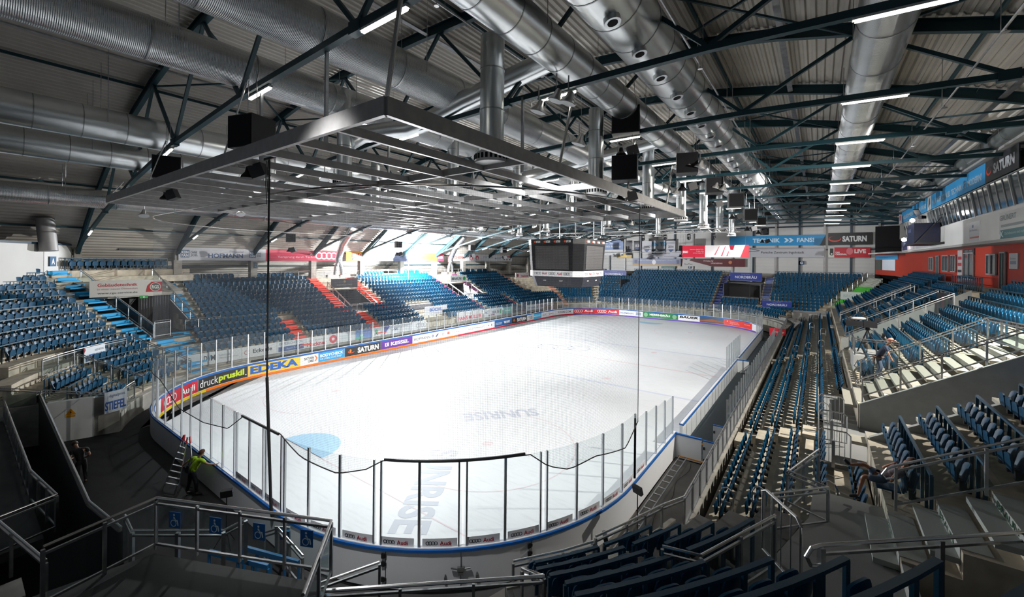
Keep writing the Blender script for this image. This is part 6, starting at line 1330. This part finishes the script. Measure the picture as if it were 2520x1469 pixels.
# lattice truss with moving lights above the scoreboard
r = thing('lighting_truss', 'silver lattice truss with cables hung across behind the scoreboard', 'lighting truss', (3, 8, 12.3))
mb = MB()
for dy in (0, .4):
    for dz in (0, .4): mb.tube([(-8, 8+dy, 12.4+dz), (14.5, 8+dy, 12.4+dz)], .03, 5)
mb.build('chords', STAIN, r)
mb = MB()
for i in range(56):
    x = -8+.4*i
    for dy in (0, .4): mb.tube([(x, 8+dy, 12.4+.4*(i % 2)), (x+.4, 8+dy, 12.4+.4*((i+1) % 2))], .015, 4)
mb.build('lattice', STAIN, r)
for i in range(9):
    x = -7+2.4*i; r2 = thing('moving_light', f'black stage lamp clamped under the lattice truss, {on[i]} from the left', 'stage lamp', (x, 8.2, 11.7), 'stage lamps on the lattice truss')
    mb = MB(); mb.box((x, 8.2, 12.25), (.3, .25, .15)); mb.box((x-.17, 8.2, 12.0), (.04, .1, .4)); mb.box((x+.17, 8.2, 12.0), (.04, .1, .4)); mb.build('yoke', BLKM, r2)
    mb = MB(); mb.lathe((x, 8.2, 11.7), [(.1, 0), (.14, .03), (.13, .28), (.08, .36)], 12); mb.build('lamp_head', BLK, r2, auto=40)
mb = MB(); pts_ = [(-9, 6, 12.9), (-7, 6.5, 11.8), (-5, 7, 12.5), (-3, 7.5, 11.9), (-1, 8, 12.7), (1, 8, 12.2)]; mb.tube([(a, b, c) for a, b, c in pts_], .09, 6); tag(mb.build('cable_bundle', TEAL), 'thick sagging cable bundle left of the scoreboard', 'cables')
# left floodlight fixture
r = thing('flood_light', 'dazzling white floodlight in front of the middle of the left stand', 'floodlight', (-26.7, 1.9, 7.3))
mb = MB(); mb.tube([(-26.75, 1.9, 9.25), (-26.6, 1.9, 9.25)], .34, 20); mb.build('lamp_head', BLKM, r)
mb = MB(); mb.tube([(-26.6, 1.9, 9.25), (-26.57, 1.9, 9.25)], .31, 20); mb.build('lens', LENS, r)
mb = MB(); mb.tube([(-26.75, 1.9, 6.1), (-26.75, 1.9, 9.0)], .04, 8); mb.build('pole', STEEL, r)
r = thing('flood_light', 'floodlight on the press box just beyond the right edge', 'floodlight', (27.9, -12.7, 12.9))
mb = MB(); mb.frame((27.95, -12.7, 13.15), Vector((0, 1, 0)), Vector((.5, 0, .87)), Vector((.87, 0, -.5)), (.6, .45, .15)); mb.beam((28.0, -12.7, 13.1), (28.6, -12.7, 12.9), .06, .06); mb.build('lamp_head', BLKM, r)
mb = MB(); mb.frame((27.86, -12.7, 13.10), Vector((0, 1, 0)), Vector((.5, 0, .87)), Vector((.87, 0, -.5)), (.5, .35, .01)); mb.build('lens', LENSS, r)
# portable floodlights by the boards
def workflood(x, y, z, label, rz, lit=False):
    r = thing('work_light', label, 'work light', (x, y, 0)); d = Vector((cos(rz), sin(rz), .3)).normalized(); s = Vector((-sin(rz), cos(rz), 0)); u = d.cross(s)
    mb = MB(); mb.frame((x, y, z), s, u, d, (.34, .26, .12)); mb.build('lamp_head', BLKM, r)
    mb = MB(); mb.frame(Vector((x, y, z))+d*.065, s, u, d, (.30, .22, .01)); mb.build('lens', mat('lamp_glass', (.75, .77, .78)), r)
    mb = MB(); mb.tube([(x, y, z-.1), (x, y, .35)], .018, 6)
    for a in range(3): mb.tube([(x, y, .6), (x+.35*cos(a*2.1), y+.35*sin(a*2.1), .0)], .013, 5)
    mb.build('stand', BLKM, r)
workflood(5.1, -32.1, 1.75, 'portable work light on a stand outside the near boards', 2.6)
workflood(15.9, -24.0, 1.9, 'portable work light on a tripod by the right boards', 1.2)
workflood(15.75, -26.2, 1.4, 'tilted lamp panel leaning near the right boards', .5)
r = thing('cable_tray', 'long aluminium ladder tray with cables lying outside the right boards', 'cable tray', (15.6, -21, 0))
for x in (15.45, 15.75): mb = MB(); mb.tube([(x, -17.0, .25), (x, -25.4, .25)], .03, 5); mb.build('side_rail', ALU, r)
for i in range(14): mb = MB(); mb.box((15.6, -17.4-.58*i, .25), (.3, .05, .04)); mb.build('rung', ALU, r)
mb = MB(); mb.tube([(15.95+.1*sin(i*.9), -17-.4*i, .06) for i in range(22)], .012, 4); mb.build('cable', RUBBER, r)
mb = MB(); mb.prism([(15.2, -31, -.02), (17.5, -29, -.02), (17.4, -16.7, -.02), (15.2, -16.7, -.02), (15.2, -22, -.02), (13, -29.5, -.02), (9, -31.4, -.02), (9, -33, -.02), (14, -33, -.02)], (0, 0, .03)); struct(mb, 'floor_right_corridor', mat('brown_grey_floor', (.17, .16, .145), .7, noise=.3, nscale=.7))
# dark marking for the ground outside
mb = MB(); mb.b2((-36, -62, -.3), (42, 48, -.12)); struct(mb, 'ground_slab', DARKF)
# ------------------------------------------------------------------ people
def skinmesh(name, P, E, m, parent, root=0, sub=2, smooth=True):
    me = bpy.data.meshes.new(name); off = worg(parent)
    me.from_pydata([tuple(Vector(p[:3])-off) for p in P], E, []); me.materials.append(m)
    o = bpy.data.objects.new(name, me); COL.objects.link(o); o.parent = parent
    md = o.modifiers.new('skin', 'SKIN'); md.use_smooth_shade = True; md.branch_smoothing = .3
    for i, p in enumerate(P):
        sv = me.skin_vertices[0].data[i]; r = p[3]; sv.radius = (r, r) if not isinstance(r, tuple) else r
        sv.use_root = (i == root)
    ss = o.modifiers.new('sub', 'SUBSURF'); ss.levels = sub; ss.render_levels = sub
    return o
def lerp(a, b, t): return Vector(a)*(1-t)+Vector(b)*t
def person(label, J, shirt, trousers, hair, shoes, shorts=False, sleeve=1.0, cap=None, extra=None, look=(1, 0, 0), skin=SKIN):
    """J: joints in the world: hip, chest, neck, head, and per side s/e/w/h (shoulder, elbow, wrist, hand tip), t/k/a/f (thigh top, knee, ankle, toe)"""
    J = {k: Vector(v) for k, v in J.items()}
    low = min(J[k].z for k in ('aL', 'aR', 'fL', 'fR', 'hip')); root = thing('person', label, 'person', (J['hip'].x, J['hip'].y, low-.06))
    look = Vector(look).normalized()
    P = []; E = []; idx = {}
    def v(n, p, r, fr=None):
        idx[n] = len(P); P.append((*p, r))
        if fr is not None: E.append((idx[fr], idx[n]))
    v('hip', J['hip'], .09); v('waist', lerp(J['hip'], J['chest'], .45), .085, 'hip'); v('chest', J['chest'], .105, 'waist'); v('neck', J['neck'], .055, 'chest')
    hd = J['head']; up = (hd-J['neck']).normalized(); v('skull', hd-up*.02, .085, 'neck'); v('crown', hd+up*.07, .075, 'skull')
    v('nose', hd+look*.085-up*.02, .012, 'skull'); v('nosetip', hd+look*.105-up*.03, .010, 'nose'); v('chin', hd+look*.06-up*.09, .03, 'skull')
    sd = look.cross(up).normalized()
    for s, q in ((1, 'R'), (-1, 'L')): v('ear'+q, hd+sd*s*.088, .014, 'skull')
    for q in 'LR':
        v('s'+q, J['s'+q], .046, 'chest'); v('e'+q, J['e'+q], .040, 's'+q); v('w'+q, J['w'+q], .027, 'e'+q)
        d = (J['h'+q]-J['w'+q]).normalized(); pc = J['w'+q]+d*.06; v('p'+q, pc, (.038, .018), 'w'+q)
        sx = d.cross(Vector((0, 0, 1))); sx = sx.normalized() if sx.length > .1 else Vector((1, 0, 0)); cu = d.cross(sx)
        for i, L in enumerate((.062, .07, .066, .052)):
            b = pc+d*.035+sx*(.024*(i-1.5)); v(f'k{q}{i}', b, .0095, 'p'+q); v(f'm{q}{i}', b+d*L*.5-cu*.012, .0085, f'k{q}{i}'); v(f'g{q}{i}', b+d*L*.85-cu*.035, .0075, f'm{q}{i}')
        b = pc-d*.02-sx*.04; v('th'+q, b, .010, 'p'+q); v('tt'+q, b+d*.045-sx*.012, .009, 'th'+q)
        v('t'+q, J['t'+q], .07, 'hip'); v('n'+q, J['k'+q], .055, 't'+q); v('c'+q, lerp(J['k'+q], J['a'+q], .3), .05, 'n'+q); v('a'+q, J['a'+q], .032, 'c'+q); v('f'+q, J['f'+q], .03, 'a'+q)
    skinmesh('body', P, E, skin, root)
    # shirt
    P = []; E = []; idx.clear()
    v('w', lerp(J['hip'], J['chest'], -.12), .165); v('m', lerp(J['hip'], J['chest'], .5), .14, 'w'); v('c', J['chest'], .155, 'm'); v('n', lerp(J['chest'], J['neck'], .75), .075, 'c')
    for q in 'LR':
        v('s'+q, J['s'+q], .08, 'c')
        if sleeve <= 1: v('e'+q, lerp(J['s'+q], J['e'+q], max(.6, sleeve*.75)), .056, 's'+q)
        else: v('e'+q, J['e'+q], .052, 's'+q); v('r'+q, lerp(J['e'+q], J['w'+q], .85), .04, 'e'+q)
    skinmesh('shirt', P, E, shirt, root)
    P = []; E = []; idx.clear(); v('h', J['hip'], .155); v('h2', lerp(J['hip'], J['chest'], .22), .15, 'h')
    for q in 'LR':
        v('t'+q, J['t'+q], .105, 'h'); v('k'+q, lerp(J['t'+q], J['k'+q], .8 if shorts else 1), .085 if shorts else .072, 't'+q)
        if not shorts: v('a'+q, lerp(J['k'+q], J['a'+q], .92), .055, 'k'+q)
    skinmesh('shorts' if shorts else 'trousers', P, E, trousers, root)
    for q in 'LR':
        d = (J['f'+q]-J['a'+q]); P = [(*(J['a'+q]-Vector((0, 0, .01))), .05), (*lerp(J['a'+q], J['f'+q], .6), .048), (*(J['f'+q]+d.normalized()*.03), .038)]
        skinmesh('shoe', P, [(0, 1), (1, 2)], shoes, root)
    mb = MB(); n = 14; c = hd+up*.045-look*.02
    for i in range(7):
        t = pi*.5*i/6
        for a in range(n):
            p = 2*pi*a/n; rr = .108*cos(t)*(1 if cos(p) < .4 else .9); w0 = c+look*(rr*cos(p))+sd*(rr*.92*sin(p))+up*(.115*sin(t)-(.07 if i == 0 and cos(p) < .35 else 0))
            mb.v.append(tuple(w0))
        if i:
            for a in range(n): b = (a+1) % n; mb.f.append(((i-1)*n+a, (i-1)*n+b, i*n+b, i*n+a)); mb.m.append(0)
    mb.f.append(tuple(range(n))[::-1]); mb.m.append(0)
    if cap is None: mb.build('hair', hair, root, smooth=True)
    else:
        mb.build('cap_crown', cap, root, smooth=True); m2 = MB(); q = hd+up*.075+look*.09
        m2.prism([q-sd*.075, q+look*.03-sd*.07, q+look*.10-up*.02-sd*.03, q+look*.10-up*.02+sd*.03, q+look*.03+sd*.07, q+sd*.075], up*.012); m2.build('cap_brim', cap, root)
    for s in (-1, 1): mb = MB(); e = hd+look*.078+sd*.032*s+up*.01; mb.lathe(e, [(.003, -.007), (.008, 0), (.003, .007)], 8); mb.build('eye', BLK, root)
    return root
person('person in peach cap and navy shirt leaning forward on the right stand steps', dict(hip=(22.95, -11.75, 5.12), chest=(23.18, -11.78, 5.52), neck=(23.29, -11.8, 5.74), head=(23.37, -11.82, 5.90),
    sL=(23.22, -11.56, 5.62), eL=(23.3, -11.5, 5.34), wL=(23.4, -11.6, 5.12), hL=(23.46, -11.66, 4.96), sR=(23.2, -11.99, 5.62), eR=(23.28, -12.1, 5.34), wR=(23.38, -12.06, 5.12), hR=(23.45, -12.0, 4.96),
    tL=(22.97, -11.65, 5.02), kL=(23.08, -11.62, 4.6), aL=(22.98, -11.6, 4.18), fL=(23.16, -11.6, 4.12), tR=(22.95, -11.87, 5.02), kR=(23.0, -11.9, 4.6), aR=(22.82, -11.92, 4.18), fR=(23.0, -11.95, 4.12)),
    mat('navy_shirt', (.02, .03, .06), .8), mat('jeans_blue', (.06, .09, .14), .8), mat('hair_brown', (.06, .03, .02), .6), mat('shoe_white', (.5, .5, .5), .6), cap=mat('peach_cap', (.60, .24, .17), .7), look=(.9, -.25, -.2))
r = thing('tied_jacket', 'brown jacket tied round the waist of the person in the peach cap', 'jacket', (22.9, -11.75, 4.9))
mb = MB(); mb.tube([(22.95+.18*cos(a*.52), -11.76+.20*sin(a*.52), 5.1) for a in range(12)], .05, 8, closed=True); mb.build('jacket_sleeves', mat('brown_cloth', (.10, .055, .04), .9), r, smooth=True)
mb = MB(); mb.prism([(22.80, -11.92, 5.12), (22.78, -11.58, 5.12), (22.76, -11.54, 4.8), (22.75, -11.8, 4.74), (22.77, -11.96, 4.82)], (.04, 0, 0)); mb.build('jacket_body', mat('brown_cloth', (.10, .055, .04)), r)
SH = dict(hip=(22.02, -23.45, 4.02), chest=(22.30, -23.42, 4.22), neck=(22.44, -23.42, 4.38), head=(22.50, -23.42, 4.52),
    sL=(22.30, -23.22, 4.32), eL=(22.05, -23.15, 4.16), wL=(22.22, -23.25, 4.34), hL=(22.32, -23.32, 4.44), sR=(22.34, -23.64, 4.30), eR=(22.14, -23.78, 4.08), wR=(22.26, -23.62, 4.28), hR=(22.34, -23.54, 4.42),
    tL=(21.98, -23.35, 3.98), kL=(21.70, -23.30, 4.19), aL=(21.38, -23.45, 4.16), fL=(21.28, -23.47, 4.26), tR=(21.98, -23.56, 3.98), kR=(21.65, -23.55, 3.98), aR=(21.54, -23.60, 3.47), fR=(21.38, -23.62, 3.41))
person('person with dark curly hair slumped back on the seats, one leg crossed, at lower right', SH, mat('pale_print_shirt', (.34, .26, .30), .8, noise=.6, nscale=18), mat('denim_shorts', (.07, .11, .17), .8), mat('hair_brown2', (.09, .03, .015), .6), mat('shoe_black', (.02, .02, .025), .6), shorts=True, sleeve=.7, look=(-.8, -.1, -.25), skin=mat('tanned_skin', (.40, .17, .09), .55))
person('person in yellow hi-vis shirt and black dungarees leaning on the near boards', dict(hip=(0.70, -31.75, 0.96), chest=(0.75, -31.60, 1.32), neck=(0.78, -31.52, 1.50), head=(0.80, -31.46, 1.62),
    sL=(0.52, -31.62, 1.42), eL=(0.22, -31.80, 1.20), wL=(0.00, -31.85, 1.02), hL=(-0.08, -31.86, 0.92), sR=(0.98, -31.52, 1.42), eR=(1.25, -31.42, 1.30), wR=(1.38, -31.22, 1.24), hR=(1.44, -31.14, 1.24),
    tL=(0.62, -31.76, 0.90), kL=(0.54, -31.78, 0.50), aL=(0.46, -31.86, 0.10), fL=(0.48, -31.70, 0.04), tR=(0.80, -31.72, 0.90), kR=(0.86, -31.66, 0.50), aR=(0.85, -31.64, 0.10), fR=(0.90, -31.48, 0.04)),
    mat('hivis_yellow', (.36, .60, .02), .8), mat('dungaree_black', (.012, .013, .018), .9), mat('hair_reddish', (.10, .035, .02), .7), mat('shoe_black', (.02, .02, .025)), look=(.2, .95, -.3))
r = thing('dungaree_bib', 'black bib with crossed straps on the hi-vis shirt', 'dungarees', (.73, -31.75, 1.0))
mb = MB(); mb.prism([(.55, -31.93, .98), (.86, -31.88, .98), (.80, -31.86, 1.26), (.68, -31.89, 1.26)], (.01, -.03, 0)); mb.build('bib', mat('dungaree_black', (0, 0, 0)), r)
for a, b in (((.70, -31.88, 1.25), (.60, -31.76, 1.50)), ((.78, -31.87, 1.25), (.90, -31.70, 1.5))): mb = MB(); mb.beam(a, b, .035, .02); mb.build('strap', mat('dungaree_black', (0, 0, 0)), r)
person('person in black t-shirt bending behind the black ramp wall at left', dict(hip=(-3.95, -34.2, .95), chest=(-4.05, -34.25, 1.33), neck=(-4.2, -34.3, 1.5), head=(-4.32, -34.33, 1.6),
    sL=(-4.1, -34.45, 1.42), eL=(-4.02, -34.5, 1.15), wL=(-4.25, -34.45, 1.05), hL=(-4.36, -34.4, 1.02), sR=(-4.0, -34.02, 1.42), eR=(-3.9, -33.95, 1.15), wR=(-4.15, -34.0, 1.02), hR=(-4.28, -34.05, 1.0),
    tL=(-3.95, -34.3, .9), kL=(-3.98, -34.3, .5), aL=(-3.92, -34.3, .1), fL=(-4.08, -34.3, .04), tR=(-3.95, -34.1, .9), kR=(-3.98, -34.08, .5), aR=(-3.92, -34.06, .1), fR=(-4.08, -34.06, .04)),
    mat('black_tshirt', (.012, .012, .015), .85), mat('trouser_black', (.012, .012, .014), .9), mat('hair_brown3', (.07, .04, .02), .6), mat('shoe_black', (.02, .02, .025)), sleeve=.8, look=(-.8, 0, -.6))
r = thing('stadium_seat', 'blue seat folded down under the slumped person at lower right', 'stadium seat', (22.2, -23.5, 3.6))
mb = MB(); mb.box((22.12, -23.48, 3.84), (.46, .44, .04)); mb.build('seat_pan', SEATB, r); mb = MB(); mb.frame((22.43, -23.48, 4.05), Vector((0, 1, 0)), Vector((1, 0, -.2)).normalized(), Vector((.2, 0, 1)).normalized(), (.44, .04, .44)); mb.build('backrest', SEATB, r)
mb = MB(); mb.box((22.25, -23.48, 3.7), (.1, .1, .28)); mb.build('bracket', BLKM, r)
# step ladder beside the worker
r = thing('step_ladder', 'aluminium step ladder with red tips standing by the near boards', 'ladder', (-.25, -32, 0))
for (b, t) in (((-.75, -32.3, .02), (-.42, -31.75, 2.0)), ((-.05, -32.0, .02), (-.02, -31.72, 2.0)), ((-.9, -31.75, .02), (-.42, -31.7, 2.0)), ((.1, -31.5, .02), (.0, -31.62, 2.0))):
    mb = MB(); mb.beam(b, t, .05, .03); mb.build('stile', ALU, r); mb = MB(); mb.beam(lerp(b, t, .93), lerp(b, t, 1.06), .06, .04); mb.build('red_tip', ink('C02028'), r)
for i in range(7):
    t = .12+.12*i; mb = MB(); mb.beam(lerp((-.75, -32.3, .02), (-.42, -31.75, 2.0), t), lerp((-.05, -32.0, .02), (-.02, -31.72, 2.0), t), .06, .03); mb.build('rung', ALU, r)
# television camera on its stand
mb = MB(); mb.b2((22.25, -8.2, 3.5), (24.2, -5.6, 4.45)); struct(mb, 'floor_camera_platform', mat('portal_grey', (.33, .34, .33)))
railing('thin steel rails round the tripod camera platform', [(24.1, -8.1, 4.45), (22.3, -8.1, 4.45), (22.3, -5.8, 4.45)], .9, glass=False, spacing=1.0)
r = thing('television_camera', 'black television camera with grey fur microphone on a tripod', 'camera', (22.9, -7.1, 4.45))
for a in range(3):
    mb = MB(); mb.beam((22.9, -7.1, 5.75), (22.9+.5*cos(a*2.1+.4), -7.1+.5*sin(a*2.1+.4), 4.47), .05, .05); mb.build('tripod_leg', BLKM, r)
mb = MB(); mb.box((22.9, -7.1, 5.8), (.18, .18, .16)); mb.tube([(23.0, -7.1, 5.8), (23.5, -7.4, 5.5)], .015, 5); mb.build('tripod_head', BLKM, r)
mb = MB(); mb.b2((22.72, -7.3, 5.9), (23.3, -6.95, 6.25)); mb.build('camera_body', BLK, r)
mb = MB(); mb.b2((22.05, -7.28, 5.92), (22.75, -6.98, 6.2)); mb.b2((21.95, -7.32, 5.9), (22.07, -6.94, 6.24)); mb.build('lens_barrel', BLK, r)
mb = MB(); mb.tube([(22.15, -7.12, 6.32), (22.3, -7.12, 6.34), (22.7, -7.12, 6.36), (22.82, -7.12, 6.36)], [.04, .09, .09, .04], 10); mb.build('microphone', mat('fur_grey', (.35, .34, .33), .95), r, smooth=True)
mb = MB(); mb.b2((23.2, -7.25, 6.25), (23.45, -7.0, 6.45)); mb.build('viewfinder', BLK, r)
print('OBJECTS', len(bpy.data.objects))
